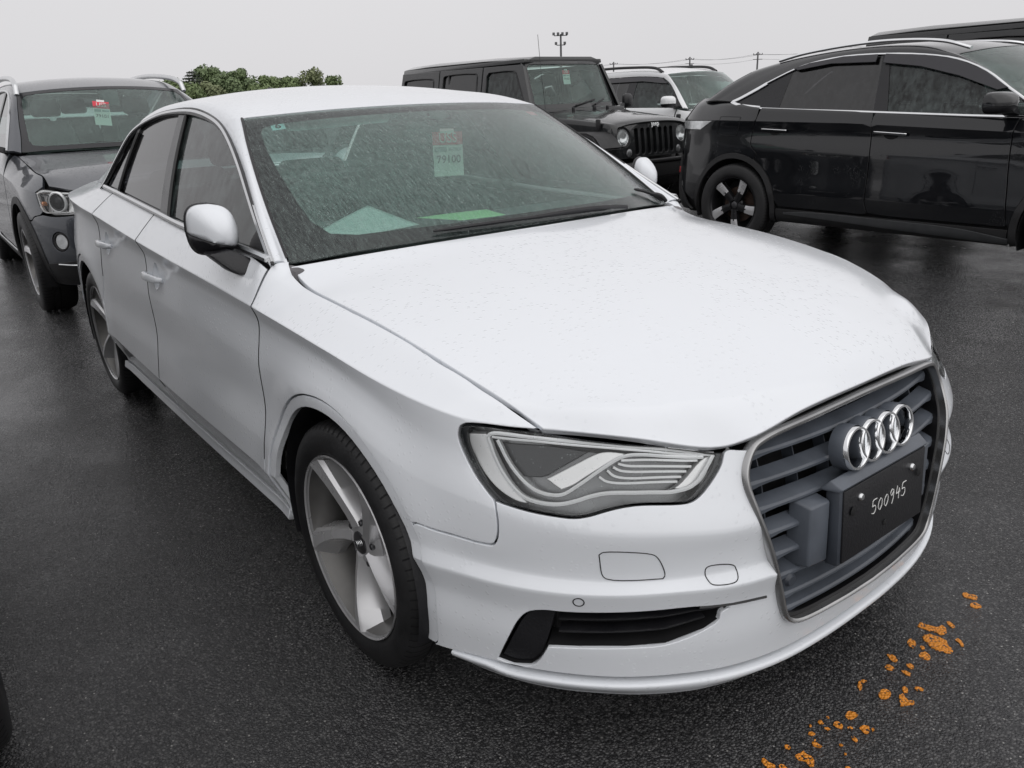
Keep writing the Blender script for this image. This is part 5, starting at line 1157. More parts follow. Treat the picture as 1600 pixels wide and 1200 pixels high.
    l4 = [(-.18, 0, 1.13), (-.32, 0, 1.22), (-.47, 0, 1.31), (-.70, 0, 1.44), (-.93, 0, 1.56), (-1.25, 0, 1.615), (-1.6, 0, 1.63), (-1.95, 0, 1.625), (-2.35, 0, 1.60), (-2.65, 0, 1.57), (-2.98, 0, 1.51), (-3.2, 0, 1.40), (-3.42, 0, 1.24)]
    CB = cabin_grid(l0, l2, l4, cu=[0,0,0,0,.7,0,0,0,0,0,.5,0,0])
    rl = [(u, 0) for u in np.linspace(0, 12, 25)]+[(12, 2)]+[(u, 2) for u in (11, 10)]+[(10, v) for v in range(3, 9)]+[(11, 8), (12, 8), (12, 10)]+[(u, 10) for u in np.linspace(12, 0, 25)][1:]+[(0, 8)]+[(u, 8) for u in (1, 2, 3, 4)]+[(4, v) for v in range(7, 1, -1)]+[(u, 2) for u in (3, 2, 1, 0)]
    panel('roof', CB, [rl], B, car, h=.06, hb=.03, smooth=False, twin=False, gap=.001, ctr=(-1.4, 0, .8))
    panel('windscreen', CB, [[(.02, 2.03), (3.97, 2.03), (3.97, 7.97), (.02, 7.97)]], 'teal_glass', car, h=.08, hb=.05, smooth=False, twin=False, gap=0, depth=.004, ctr=(-1.4, 0, .8))
    panel('rear_window', CB, [[(10.1, 2.1), (12, 2.1), (12, 7.9), (10.1, 7.9)]], 'privacy_glass', car, h=.08, hb=.05, smooth=False, twin=False, gap=0, depth=.004, ctr=(-1.4, 0, .8))
    GS = plane_glass(.875, .42, 1.12); top = curve(np.array(l0x), 3); bot = np.array([(-2.761, 1.21), (-2.543, 1.186), (-2.146, 1.166), (-1.668, 1.151), (-.833, 1.117), (-.45, 1.105)]); op_ = np.vstack([top, bot])
    xl_ = lambda q, t, b: q[0]-edge_x(t, b, q[1])
    bt, bb, ct, cb = (-1.525, 1.469), (-1.431, 1.149), (-1.60, 1.536), (-1.54, 1.15); dt, db = (-2.345, 1.429), (-2.371, 1.194)
    gk = dict(h=.08, hb=.04, smooth=False, gap=0, depth=.004, ctr=(-1.4, 0, .9))
    panel('front_side_window', GS, [clip_poly(op_, lambda q: xl_(q, bt, bb))], 'side_glass', car, off=-.012, **gk)
    panel('pillar_cover', GS, [clip_poly(clip_poly(op_, lambda q: -xl_(q, bt, bb)), lambda q: xl_(q, ct, cb))], 'frit_black', car, off=-.006, **gk)
    panel('rear_side_window', GS, [clip_poly(clip_poly(op_, lambda q: -xl_(q, ct, cb)), lambda q: xl_(q, dt, db))], 'privacy_glass', car, off=-.012, **gk)
    panel('quarter_window', GS, [clip_poly(op_, lambda q: -xl_(q, dt, db))], 'frit_black', car, off=-.010, **gk)
    nrm = np.array((0, -1, .42)); tp = GS(top)
    e = sweep('window_trim', tp, flat(.014, .005), nrm, 'chrome', car); mirror_copy(e, car)
    wide = GS(np.array([(-2.55, 1.372), (-2.66, 1.315), (-2.80, 1.250), (-2.86, 1.228), (-2.78, 1.205), (-2.55, 1.180)])); e = sweep('window_trim', curve(wide, 5), flat(.026, .006), nrm, 'chrome', car); mirror_copy(e, car)
    e = sweep('belt_trim', GS(np.array([(-2.60, 1.178), (-2.146, 1.158), (-1.668, 1.142), (-.833, 1.108), (-.42, 1.095)]))+[0, -.008, 0], flat(.018, .006), nrm, 'chrome', car); mirror_copy(e, car)
    for vis in ([(-2.33, 1.47), (-2.192, 1.505), (-1.911, 1.538), (-1.63, 1.538), (-1.63, 1.483), (-2.0, 1.49), (-2.28, 1.456)], [(-1.57, 1.538), (-1.272, 1.513), (-1.035, 1.47), (-.818, 1.385), (-.64, 1.275), (-.704, 1.262), (-.985, 1.362), (-1.276, 1.436), (-1.57, 1.475)]):
        panel('rain_visor', GS, [vis], 'visor_plastic', car, h=.06, hb=.03, smooth=False, gap=0, depth=.01, ctr=(-1.4, 0, .9), off=.018)
    rail('roof_rail', [(-2.55, -.615, 1.545), (-2.35, -.605, 1.585), (-1.95, -.60, 1.625), (-1.58, -.60, 1.635), (-1.2, -.61, 1.605), (-1.0, -.625, 1.548)], .013, 'chrome', car)
    for (x0, x1, z0, z1), dp in (((-2.46, -2.219, 1.008, .998), dr), ((-1.471, -1.223, .994, .980), df)):
        xs_ = np.linspace(x0, x1, 12); pth = np.array([S(sh.uv([(x, z0+(z1-z0)*(x-x0)/(x1-x0))]))[0] for x in xs_])+[0, -.018, 0]
        hv, hf_ = sweep('h', pth, [(-.012, 0), (-.008, .008), (.008, .008), (.012, 0), (.008, -.006), (-.008, -.006)], (0, -1, 0), B, arrays=True); ch, cf = sweep('h', pth+[0, -.006, .006], ring_prof(.005, 6), (0, -1, 0), B, arrays=True)
        cu = lathe_arrays([(.0, .02), (.04, .008), (.055, -.0015), (.05, -.003), (0, -.003)], 20)
        for q, s in zip(dp, (1, -1)):
            fixn(mk('door_handle', np.array(hv)*[1, s, 1], hf_, B, q, auto=40)); fixn(mk('handle_trim', np.array(ch)*[1, s, 1], cf, 'chrome', q))
            cc = pth.mean(0)+[0, .0195, .004]; fixn(mk('handle_cup', (np.array(cu[0])*[1.15, 1, .85]+cc)*[1, s, 1], cu[1], 'void_black', q))
    for s in (1, -1): side_mirror(car, (-.60, -1.02, 1.19), s, .09, .105, .07, B, foot=(-.58, -.86, 1.10))
    inner_shell(sh, car, A, 7.8); liners(car, A, .90); box('floor_pan', (-1.35, 0, .28), (4.2, 1.3, .1), 'void_black', car, .02)
    box('engine_block', (.25, 0, .62), (.9, 1.1, .6), 'void_black', car, .03)
    hull('dashboard', [(-.25, -.6, 1.07), (-.25, .6, 1.07), (-.75, -.75, 1.08), (-.75, .75, 1.08), (-.9, -.75, .9), (-.9, .75, .9), (-.3, -.7, .6), (-.3, .7, .6), (-.9, -.7, .6), (-.9, .7, .6)], 'dash_black', car, .03)
    seat_row(car, -1.55, (-.38, .38), .62); seat_row(car, -2.4, (-.38, .38), .64)
    put_wheels(car, 'w', 2.738, .80, .36, .245, .235, 'suv', 'alloy_black')
    for w in [c for c in car.children if c.name.startswith('wheel') and not c.name.startswith('wheel_')]:
        for sp in [c for c in w.children if c.name.startswith('spoke')]:
            cu = mk('spoke_face', [(v.co[0]*1.0, v.co[1]-.0015, v.co[2]) for v in sp.data.vertices], [tuple(f.vertices) for f in sp.data.polygons if abs(f.normal[1]) > .9 and f.center[0]**2+f.center[2]**2 > .018], 'alloy', sp) if 'face_mesh' not in globals() else None
    return car
# -------------------------------------------------------------------------------------
#  dark grey SUV right behind the white saloon
# -------------------------------------------------------------------------------------
def build_grey_suv():
    car = empty('grey_suv_car'); G_ = 'grey_paint'
    A = ((0, .36, .41), (-2.81, .36, .41))
    plan = [(.86,0),(.85,.25),(.79,.5),(.69,.68),(.53,.82),(.3,.90),(0,.925),(-.6,.93),(-2,.935),(-2.81,.925),(-3.25,.87),(-3.58,.72),(-3.72,.4),(-3.75,0)]
    k = lambda d, z: [(1, d, z), (-4, d, z)]
    lines = [k(.06,.25), k(.02,.33), [(1,0,.45),(-4,.0,.45)], [(1,.0,.56),(-4,.005,.58)], [(1,.012,.68),(.4,.01,.70),(-4,.012,.74)], [(1,.03,.75),(.5,.03,.77),(.2,.02,.80),(-4,.02,.85)], [(1,.07,.84),(.6,.06,.85),(.3,.045,.88),(-.4,.03,.93),(-3,.03,1.0),(-4,.05,1.0)],
             [(1,.14,.90),(.6,.13,.92),(.3,.14,.97),(-.2,.16,1.02),(-.45,.14,1.07),(-.6,.085,1.10),(-2.5,.09,1.14),(-4,.13,1.16)], [(1,.20,.93),(.6,.19,.95),(.3,.2,1.0),(-.2,.21,1.04),(-.45,.18,1.085),(-.6,.12,1.11),(-2.5,.12,1.15),(-4,.2,1.2)]]
    sh = Shell(plan, lines, [0,0,.4,.3,0,.2,.8,.2,0]); S = sh.S; kw = dict(h=.05, hb=.025, gap=.003, depth=.02, ctr=(-1.4, 0, .5), crease=(6,))
    nR = sh.n-1; rowsF = np.concatenate([S.P[1:][::-1]*[1, -1, 1], S.P]); FR = Grid(rowsF, cv=S.cv); mf = lambda q: np.stack([nR-np.array(q)[:, 0], np.array(q)[:, 1]], 1); nf = lambda q: np.stack([nR+np.array(q)[:, 0], np.array(q)[:, 1]], 1)
    hl_ = np.array([(.40, .865), (.44, .885), (.60, .868), (.72, .852), (.79, .84), (.80, .76), (.72, .745), (.58, .735), (.49, .745), (.44, .80)]); hlu = sh.uv(hl_)
    seam = sh.uv([(.47, .725), (.40, .71), (.372, .69)])
    hb_ = np.vstack([sh.uv(arc(A[0][:2], .455, -14, 44, 8)), seam[::-1], sh.uv([(.49, .728), (.58, .718), (.72, .728), (.80, .74)]), [[sh.u(.835), 5.0], [sh.u(.84), 5.8]]])
    foguv = sh.uv([(.60, .555)]); a = np.linspace(0, 2*math.pi, 19)[:-1]
    fog = sh.uv(np.stack([.60+.048*np.cos(a), .555+.062*np.sin(a)], 1))
    panel('front_bumper', FR, [np.vstack([nf(hb_), mf(hb_)[::-1]]), nf(fog), mf(fog)], G_, car, twin=False, **kw)
    FS = offset_surf(S, -.03, (-1.4, 0, .5)); c_ = fog.mean(0)
    panel('fog_lamp', offset_surf(S, -.004, (-1.4, 0, .5)), [fog, c_+(fog-c_)*.8], 'cladding', car, h=.02, hb=.01, gap=0, ctr=(-1.4, 0, .5), depth=.03)
    panel('fog_lamp_lens', offset_surf(S, -.012, (-1.4, 0, .5)), [c_+(fog-c_)*.8], 'clear_lamp', car, h=.02, hb=.01, gap=0, ctr=(-1.4, 0, .5))
    panel('bumper_apron', offset_surf(S, .004, (-1.4, 0, .5)), [sh.uv([(.40, .40), (.60, .42), (.80, .44), (.80, .27), (.60, .26), (.42, .255)])], 'cladding', car, h=.05, hb=.03, ctr=(-1.4, 0, .5))
    q = sh.uv([(.56, .405), (.66, .40), (.78, .40)]); e = tube('chrome_strip', curve(S(q), 6)+[.006, -.006, 0], .006, 'satin_chrome', car, n=6); mirror_copy(e, car)
    panel('fender', S, [np.vstack([[[sh.u(.455), 6.42], [sh.u(.41), 6.78]], [[sh.u(x), 7.0] for x in (.36, .25, .1, -.05, -.2, -.35, -.47)], sh.uv([(-.50, 1.06), (-.53, .95), (-.53, .8), (-.50, .6), (-.48, .45), (-.47, .37)]), sh.uv(arc(A[0][:2], .455, 178, 46, 14)), seam[::-1], hlu[[8, 9, 0]]])], G_, car, **kw)
    gB = sh.uv([(-1.62, 1.10), (-1.60, .9), (-1.58, .7), (-1.57, .42)])
    df = panel('door', S, [np.vstack([[[sh.u(x), 7.0] for x in np.linspace(-.53, -1.6, 7)], gB, sh.uv([(-1.2, .40), (-.9, .40), (-.5, .40)]), sh.uv([(-.50, .45), (-.52, .6), (-.55, .8), (-.55, .95)])])], G_, car, **kw)
    dr = panel('door', S, [np.vstack([[[sh.u(x), 7.0] for x in np.linspace(-1.64, -2.6, 6)], sh.uv([(-2.62, .95), (-2.55, .83)]), sh.uv(arc(A[1][:2], .47, 62, 6, 7)), sh.uv([(-2.2, .40), (-1.9, .40), (-1.6, .40)]), gB[::-1]])], G_, car, **kw)
    panel('rear_quarter', S, [np.vstack([sh.uv(arc(A[1][:2], .455, 6, 178, 16)), sh.uv([(-3.30, .38), (-3.4, .6), (-3.4, .9)]), [[sh.u(-3.4), 7.], [sh.u(-3.0), 7.], [sh.u(-2.64), 7.]], sh.uv([(-2.62, .95), (-2.55, .83)]), sh.uv(arc(A[1][:2], .47, 62, 6, 7))])], G_, car, **kw)
    rowsR = np.concatenate([S.P[:-1], S.P[::-1]*[1, -1, 1]]); RE = Grid(rowsR, cv=S.cv); mr_ = lambda q: np.stack([2*nR-np.array(q)[:, 0], np.array(q)[:, 1]], 1)
    h1 = np.vstack([sh.uv([(-3.30, .28), (-3.41, .6), (-3.41, .98)]), [[sh.u(-3.41), 7.9]]]); panel('tailgate', RE, [np.vstack([h1, mr_(h1)[::-1]])], G_, car, twin=False, smooth=False, **{**kw, 'h': .1})
    for (cx, cz, r) in A: panel('arch_cladding', S, [np.vstack([sh.uv(arc((cx, cz), r+.05, -13, 193, 30)), sh.uv(arc((cx, cz), r, 193, -13, 30))])], 'cladding', car, h=.03, hb=.02, smooth=False, gap=.001, off=.006, ctr=(-1.4, 0, .5))
    panel('sill_cladding', S, [np.vstack([sh.uv([(x, .39) for x in np.linspace(-.46, -2.35, 8)]), sh.uv([(x, .26) for x in np.linspace(-2.35, -.46, 8)])])], 'cladding', car, h=.06, hb=.03, smooth=False, gap=.001, ctr=(-1.4, 0, .5))
    e = sweep('sill_chrome', np.array([S(sh.uv([(x, .385)]))[0] for x in np.linspace(-.50, -2.3, 12)])+[0, -.004, 0], flat(.02, .005), (0, -1, 0), 'satin_chrome', car); mirror_copy(e, car)
    # head lamps
    lens = panel('headlight', S, [hlu], 'lamp_glass', car, h=.03, hb=.015, gap=.003, depth=.02, ctr=(-1.4, 0, .5))
    for lp, s in zip(lens, (1, -1)):
        pr = panel('lamp_housing', offset_surf(S, -.05, (-1.4, 0, .5)), [hlu], 'lamp_silver', lp, h=.04, hb=.02, gap=0, twin=False, ctr=(-1.4, 0, .5))
        ch = hlu.mean(0); pr += panel('lamp_border', offset_surf(S, -.005, (-1.4, 0, .5)), [hlu, ch+(hlu-ch)*[.94, .80]], 'lamp_silver', lp, h=.03, hb=.015, gap=.002, twin=False, ctr=(-1.4, 0, .5))
        for x, z, r, mt in ((.565, .81, .055, 'lamp_dark'), (.70, .80, .05, 'lamp_dark')):
            c = offset_surf(S, -.02, (-1.4, 0, .5))(sh.uv([(x, z)]))[0]; n_ = normals_of(S, sh.uv([(x, z)]), (-1.4, 0, .5))[0]
            o1 = lathe('projector', [(0, .012), (r*.6, .008), (r*.78, -.004), (r*.8, .002), (r, .004), (r, -.03)], 'lamp_dark', lp, n=28, axis='z'); o1.data.transform(frame(tuple(c), tuple(np.cross((0, 0, 1), n_)), (0, 0, 1))); pr.append(o1)
            o1 = lathe('light_ring', [(r, .002), (r+.008, .006), (r+.014, .0), (r+.014, -.01)], 'lamp_white', lp, n=28, axis='z'); o1.data.transform(frame(tuple(c), tuple(np.cross((0, 0, 1), n_)), (0, 0, 1))); pr.append(o1)
        c = offset_surf(S, -.02, (-1.4, 0, .5))(sh.uv([(.47, .80)]))[0]; pr.append(box('indicator', tuple(c), (.05, .03, .03), 'amber_lens', lp, .008))
        if s < 0:
            for o in pr: o.data.transform(Matrix.Diagonal((1, -1, 1, 1))); o.data.flip_normals()
    # kidney grille
    for s in (-1, 1):
        kg = empty('kidney_grille'); kg.parent = car
        lp = np.array([(.845, s*.03, .83), (.84, s*.22, .825), (.83, s*.26, .74), (.85, s*.20, .62), (.865, s*.04, .61), (.868, s*.025, .72)]); sweep('grille_frame', curve(lp, 5, True), flat(.022, .012), (1, 0, .1), 'satin_chrome', kg, closed=True)
        for y in np.linspace(.05, .22, 8): box('grille_bar', (.845, s*y, .72), (.02, .006, .19), 'black_plastic', kg, .001)
    box('grille_back', (.80, 0, .72), (.02, .55, .24), 'void_black', car, .004)
    # bonnet, cabin
    hr = []
    for xc, zc, xe, ye, ze in ((.83, .855, .44, .735, .885), (.74, .93, .36, .75, .935), (.5, 1.0, .18, .76, .99), (.1, 1.055, -.1, .77, 1.025), (-.22, 1.085, -.44, .765, 1.075)):
        xe, ye, ze = S(np.array([[sh.u(xe), 7.0]]))[0]*[1, -1, 1]; ye -= .004
        hr.append([(xc+(xe-xc)*f*f, ye*f, zc+(ze-zc)*f**2.2) for f in (0, .4, .75, 1)])
    hr[0] = [(.835, 0, .862), (.82, .30, .864), (.70, .585, .872), (.46, .745, .902)]
    P = np.array(hr)[:, ::-1].copy(); P[..., 1] *= -1; HD = Grid(sym_columns(P)); panel('bonnet', HD, [[(0, 0), (0, 6), (4, 6), (4, 0)]], G_, car, h=.06, hb=.03, smooth=False, twin=False, ctr=(0, 0, -2))
    gy = lambda z: .85-.46*(z-1.10)
    l0x = [(-.50, 1.105), (-.66, 1.20), (-.84, 1.31), (-1.04, 1.42), (-1.25, 1.50), (-1.5, 1.54), (-1.9, 1.555), (-2.3, 1.545), (-2.7, 1.50), (-3.0, 1.41), (-3.2, 1.27), (-3.25, 1.16)]
    l2 = [(-.47, .755, 1.09), (-.62, .72, 1.19), (-.80, .69, 1.30), (-.98, .655, 1.41), (-1.15, .62, 1.515), (-1.45, .60, 1.585), (-1.9, .59, 1.61), (-2.4, .59, 1.605), (-2.9, .60, 1.575), (-3.2, .62, 1.53), (-3.4, .66, 1.38), (-3.55, .70, 1.18)]
    l4 = [(-.24, 0, 1.10), (-.40, 0, 1.21), (-.58, 0, 1.325), (-.78, 0, 1.44), (-.98, 0, 1.55), (-1.35, 0, 1.625), (-1.85, 0, 1.652), (-2.4, 0, 1.65), (-2.95, 0, 1.62), (-3.3, 0, 1.57), (-3.5, 0, 1.40), (-3.66, 0, 1.18)]
    CB = cabin_grid([(x, gy(z), z) for x, z in l0x], l2, l4, cu=[0,0,0,0,.7,0,0,0,0,.5,0,0])
    rl = [(u, 0) for u in np.linspace(0, 11, 23)]+[(11, 2), (10, 2), (9, 2)]+[(9, v) for v in range(3, 9)]+[(10, 8), (11, 8), (11, 10)]+[(u, 10) for u in np.linspace(11, 0, 23)][1:]+[(0, 8)]+[(u, 8) for u in (1, 2, 3, 4)]+[(4, v) for v in range(7, 1, -1)]+[(u, 2) for u in (3, 2, 1, 0)]
    ct = (-1.4, 0, .8); panel('roof', CB, [rl], G_, car, h=.06, hb=.03, smooth=False, twin=False, gap=.001, ctr=ct)
    wsl = [(.02, 2.03), (3.97, 2.03), (3.97, 7.97), (.02, 7.97)]; wsi = [(.30, 5), (.32, 3), (.45, 2.55), (.8, 2.38), (3.5, 2.30), (3.75, 2.5), (3.78, 5)]; wsi += [(u, 10-v) for u, v in wsi[::-1]][1:-1]
    panel('windscreen', CB, [wsl], 'teal_glass', car, h=.08, hb=.04, smooth=False, twin=False, gap=0, depth=.004, ctr=ct)
    panel('windscreen_border', CB, [wsl, wsi], 'frit_black', car, h=.08, hb=.03, smooth=False, twin=False, gap=0, depth=.001, off=.002, ctr=ct)
    panel('rear_window', CB, [[(9.1, 2.1), (11, 2.1), (11, 7.9), (9.1, 7.9)]], 'side_glass', car, h=.1, hb=.05, smooth=False, twin=False, gap=0, depth=.004, ctr=ct)
    GS = plane_glass(.85, .46, 1.10); top = curve(np.array(l0x), 3); op_ = np.vstack([top, [(-2.5, 1.14), (-1.6, 1.12), (-.6, 1.10)]])
    gk = dict(h=.08, hb=.04, smooth=False, gap=0, depth=.004, ctr=(-1.4, 0, .9)); cut = lambda x0, x1: clip_poly(clip_poly(op_, lambda q: x0-q[0]), lambda q: q[0]-x1)
    panel('front_side_window', GS, [cut(0, -1.55)], 'side_glass', car, off=-.01, **gk); panel('pillar_cover', GS, [cut(-1.55, -1.65)], 'frit_black', car, off=-.004, **gk); panel('rear_side_window', GS, [cut(-1.65, -3.4)], 'privacy_glass', car, off=-.01, **gk)
    e = sweep('window_trim', GS(top), flat(.02, .006), (0, -1, .46), 'satin_chrome', car); mirror_copy(e, car)
    rail('roof_rail', [(-1.02, -.635, 1.50), (-1.05, -.628, 1.565), (-1.18, -.62, 1.60), (-1.5, -.60, 1.635), (-2.2, -.595, 1.66), (-2.9, -.60, 1.63), (-3.15, -.61, 1.57)], .022, 'satin_chrome', car, w=.9)
    for s in (1, -1): side_mirror(car, (-.60, -1.01, 1.17), s, .09, .10, .075, G_, foot=(-.60, -.84, 1.08))
    for (x, z), dp in (((-1.35, .99), df), ((-2.35, 1.02), dr)):
        for o, s in zip(dp, (1, -1)):
            y = S(sh.uv([(x, z)]))[0, 1]; box('door_handle', (x, s*(y-.015), z), (.22, .025, .03), G_, o, .01)
    inner_shell(sh, car, A, 6.8); liners(car, A, .89); box('floor_pan', (-1.4, 0, .28), (4.2, 1.3, .1), 'void_black', car, .02); box('engine_block', (.15, 0, .60), (.9, 1.1, .6), 'void_black', car, .03)
    hull('dashboard', [(-.28, -.55, 1.06), (-.28, .55, 1.06), (-.75, -.72, 1.08), (-.75, .72, 1.08), (-.9, -.72, .9), (-.9, .72, .9), (-.3, -.6, .6), (-.3, .6, .6)], 'dash_black', car, .03)
    seat_row(car, -1.5, (-.37, .37), .68); seat_row(car, -2.4, (-.4, 0, .4), .70)
    hull('camera_cover', [(-.93, -.08, 1.525), (-.93, .08, 1.525), (-.76, -.05, 1.40), (-.76, .05, 1.40), (-.95, -.06, 1.40), (-.95, .06, 1.40)], 'dash_black', car, .01)
    tube('wiper', [(-.26, .55, 1.12), (-.28, .1, 1.135), (-.33, -.25, 1.135), (-.42, -.52, 1.125)], .008, 'black_plastic', car, n=6)
    put_wheels(car, 'w', 2.81, .80, .36, .235, .235, 'audi', 'alloy')
    return car
# -------------------------------------------------------------------------------------
#  boxy black four-wheel drive with a seven-slot grille
# -------------------------------------------------------------------------------------
def build_boxy():
    car = empty('boxy_off_roader'); J = 'jeep_paint'
    # tub and doors
    def slab(name, xz, y0, y1, mat, par, bev=.012, twin=True, tum=0., zb=1.2):
        """extruded side outline, leaning in above zb"""
        out = []
        for s in ((1, -1) if twin else (1,)):
            bm = bmesh.new(); r = []
            for y in (y0, y1): r.append([bm.verts.new((x, -s*(y-max(0, z-zb)*tum), z)) for x, z in xz])
            bm.faces.new(r[0]); bm.faces.new(r[1][::-1]); n = len(xz)
            for i in range(n): bm.faces.new((r[0][i], r[1][i], r[1][(i+1) % n], r[0][(i+1) % n]))
            bmesh.ops.recalc_face_normals(bm, faces=bm.faces)
            if bev: bmesh.ops.bevel(bm, geom=[e for e in bm.edges if e.calc_face_angle(0) > .5], offset=bev, segments=2, affect='EDGES', clamp_overlap=True)
            out.append(bm_obj(name, bm, mat, par))
        return out
    box('body_tub', (-2.0, 0, .78), (2.95, 1.36, .76), J, car, .03)
    d1 = slab('door', [(-.62, 1.16), (-.60, .55), (-1.02, .47), (-1.62, .47), (-1.62, 1.18)], .76, .70, J, car, .015)
    d2 = slab('door', [(-1.65, 1.18), (-1.65, .47), (-2.25, .47), (-2.45, .75), (-2.52, .95), (-2.52, 1.18)], .76, .70, J, car, .015)
    slab('rear_quarter', [(-2.55, 1.18), (-2.55, 1.0), (-2.62, .93), (-3.25, .93), (-3.46, .60), (-3.50, .60), (-3.50, 1.18)], .755, .70, J, car, .015)
    for dp, x in ((d1, -1.48), (d2, -2.38)):
        for o, s in zip(dp, (1, -1)): box('door_handle', (x, -s*.775, 1.07), (.14, .03, .04), 'black_plastic', o, .01)
    # bonnet: crowned, tapering to the grille
    hr = []
    for xc, zc, ye, ze in ((.52, 1.045, .55, 1.0), (.46, 1.075, .60, 1.03), (.1, 1.125, .63, 1.07), (-.3, 1.165, .66, 1.10), (-.60, 1.185, .68, 1.12)):
        hr.append([(xc-.03*f*f, ye*f, zc+(ze-zc)*f**3.2) for f in (0, .4, .75, .93, 1)]+[(xc-.03, ye+.012, ze-.03), (xc-.03, ye+.015, ze-.16)])
    P = np.array(hr)[:, ::-1].copy(); P[..., 1] *= -1; HD = Grid(sym_columns(P), cv=[0]*13); panel('bonnet', HD, [[(0, 0), (0, 12), (4, 12), (4, 0)]], J, car, h=.04, hb=.03, smooth=False, twin=False, ctr=(0, 0, .6))
    box('engine_bay', (-.12, 0, .78), (.96, 1.12, .46), J, car, .02)
    slab('cowl_side', [(-.50, 1.13), (-.40, .92), (-.40, .5), (-.60, .5), (-.62, 1.16)], .745, .66, J, car, .015)
    box('cowl', (-.62, 0, 1.16), (.14, 1.36, .08), J, car, .02)
    for s in (1, -1):
        box('bonnet_latch', (.30, -s*.655, 1.035), (.05, .035, .11), 'black_plastic', car, .01); box('bonnet_stop', (-.46, -s*.28, 1.185), (.03, .03, .05), 'black_plastic', car, .008)
    box('washer_nozzle', (-.40, 0, 1.19), (.03, .04, .05), 'black_plastic', car, .008)
    # grille: face plate with seven slots cut through and two lamp holes
    def GF(uv):
        q = np.atleast_2d(np.asarray(uv, float)); y, z = q[:, 0], q[:, 1]
        return np.stack([.53-.05*np.clip(np.abs(y)/.62, 0, 1)**3-.045*np.clip((z-.72)/.33, 0, 1.2)**1.5, y, z], 1)
    outl = [(-.62, .68), (-.64, .85), (-.625, .99), (-.55, 1.03), (-.3, 1.062), (0, 1.07), (.3, 1.062), (.55, 1.03), (.625, .99), (.64, .85), (.62, .68)]
    slots = []
    for k in range(7):
        y = (k-3)*.095; w = .029; a = np.radians(np.linspace(0, 180, 7)); b = np.radians(np.linspace(180, 360, 7))
        slots.append([(y+w*math.cos(t), .955+w*math.sin(t)) for t in a]+[(y+w*math.cos(t), .735+w*.8*math.sin(t)) for t in b])
    a = np.linspace(0, 2*math.pi, 25)[:-1]; lh = [[(s*.475+.105*math.cos(t), .90+.105*math.sin(t)) for t in a] for s in (1, -1)]
    panel('grille_face', GF, [outl]+slots+lh, J, car, h=.03, hb=.016, gap=.0, depth=.04, smooth=False, twin=False, ctr=(-2, 0, .8), rnd=.004)
    box('grille_back', (.42, 0, .86), (.02, 1.1, .36), 'void_black', car, .004)
    for s in (1, -1):
        hl2 = empty('headlight'); hl2.parent = car; M1 = frame((.485, s*.475, .90), (0, 1, 0), (-.12, 0, 1))
        for nm, pr, mt in (('lamp_ring', [(.105, -.03), (.105, .004), (.098, .010), (.088, .004), (.086, -.02)], 'black_plastic'), ('lamp_bowl', [(0, -.035), (.05, -.032), (.086, .0)], 'clear_lamp'), ('lamp_glass', [(0, .018), (.045, .014), (.07, .006), (.087, -.004)], 'lamp_glass')):
            o = lathe(nm, pr, mt, hl2, n=32, axis='z'); o.data.transform(M1)
        o = lathe('indicator', [(0, .012), (.03, .010), (.042, .0), (.045, -.02)], 'lamp_grey', car, n=20, axis='z'); o.data.transform(frame((.515, s*.40, .735), (0, 1, 0), (0, 0, 1)))
    text_obj('badge', 'Jeep', .075, 'satin_chrome', car, frame((.512, 0, 1.018), (0, 1, 0), (-.35, 0, 1)), ext=.004)
    # front wings, arches, bumpers
    for x0, fr in ((0, True), (-2.946, False)):
        prof = [(.62, .80), (.50, .93), (.38, .965), (-.36, .965), (-.50, .84), (-.60, .62), (-.55, .62), (-.46, .80), (-.34, .915), (.36, .915), (.46, .885), (.56, .78)]
        if not fr: prof = [(a*.92, b+.0) for a, b in prof]
        slab('fender', [(x0+a, b) for a, b in prof], .93, .60 if fr else .74, 'cladding', car, .02)
    box('front_bumper', (.66, 0, .56), (.18, 1.45, .17), 'cladding', car, .03, None, 3); box('bumper_step', (.72, 0, .655), (.10, 1.0, .03), 'cladding', car, .008)
    for s in (1, -1): hull('bumper_wing', [(.74, s*.72, .64), (.74, s*.72, .48), (.60, s*.90, .62), (.60, s*.90, .50), (.56, s*.72, .64), (.56, s*.72, .48), (.50, s*.90, .62), (.50, s*.90, .50)], 'cladding', car, .015)
    box('rear_bumper', (-3.62, 0, .55), (.16, 1.5, .18), 'cladding', car, .03); box('chassis', (-1.45, 0, .42), (3.9, .9, .14), 'void_black', car, .02)
    for s in (1, -1): box('side_step', (-1.45, s*.78, .42), (1.9, .12, .06), 'cladding', car, .02)
    # windscreen frame
    wb, wt = (-.62, 1.17), (-.86, 1.72)
    def WS(uv):
        q = np.atleast_2d(np.asarray(uv, float)); f = q[:, 1]; y = q[:, 0]
        return np.stack([wb[0]+(wt[0]-wb[0])*f-.05*(y/.7)**2+.015, y*(.70-.065*f), wb[1]+(wt[1]-wb[1])*f], 1)
    ol = [(-1, 0), (1, 0), (1, .97), (.96, 1), (-.96, 1), (-1, .97)]; il = [(-.90, .15), (.90, .15), (.90, .88), (.86, .93), (-.86, .93), (-.90, .88)]
    panel('windscreen_frame', WS, [ol, il], J, car, h=.06, hb=.03, smooth=False, twin=False, gap=0, depth=.05, ctr=(-2, 0, 1.2), rnd=.008)
    panel('windscreen', lambda uv: WS(uv)+[-.008, 0, 0], [il], 'teal_glass', car, h=.08, hb=.05, smooth=False, twin=False, gap=-.004, depth=.004, ctr=(-2, 0, 1.2))
    for y0, y1 in ((.12, -.30), (-.28, -.52)):
        tube('wiper', [tuple(WS([(y0*-1.2, .10)])[0]+[.03, 0, 0]), tuple(WS([(y1*-1.2, .20)])[0]+[.02, 0, 0])], .010, 'black_plastic', car, n=6)
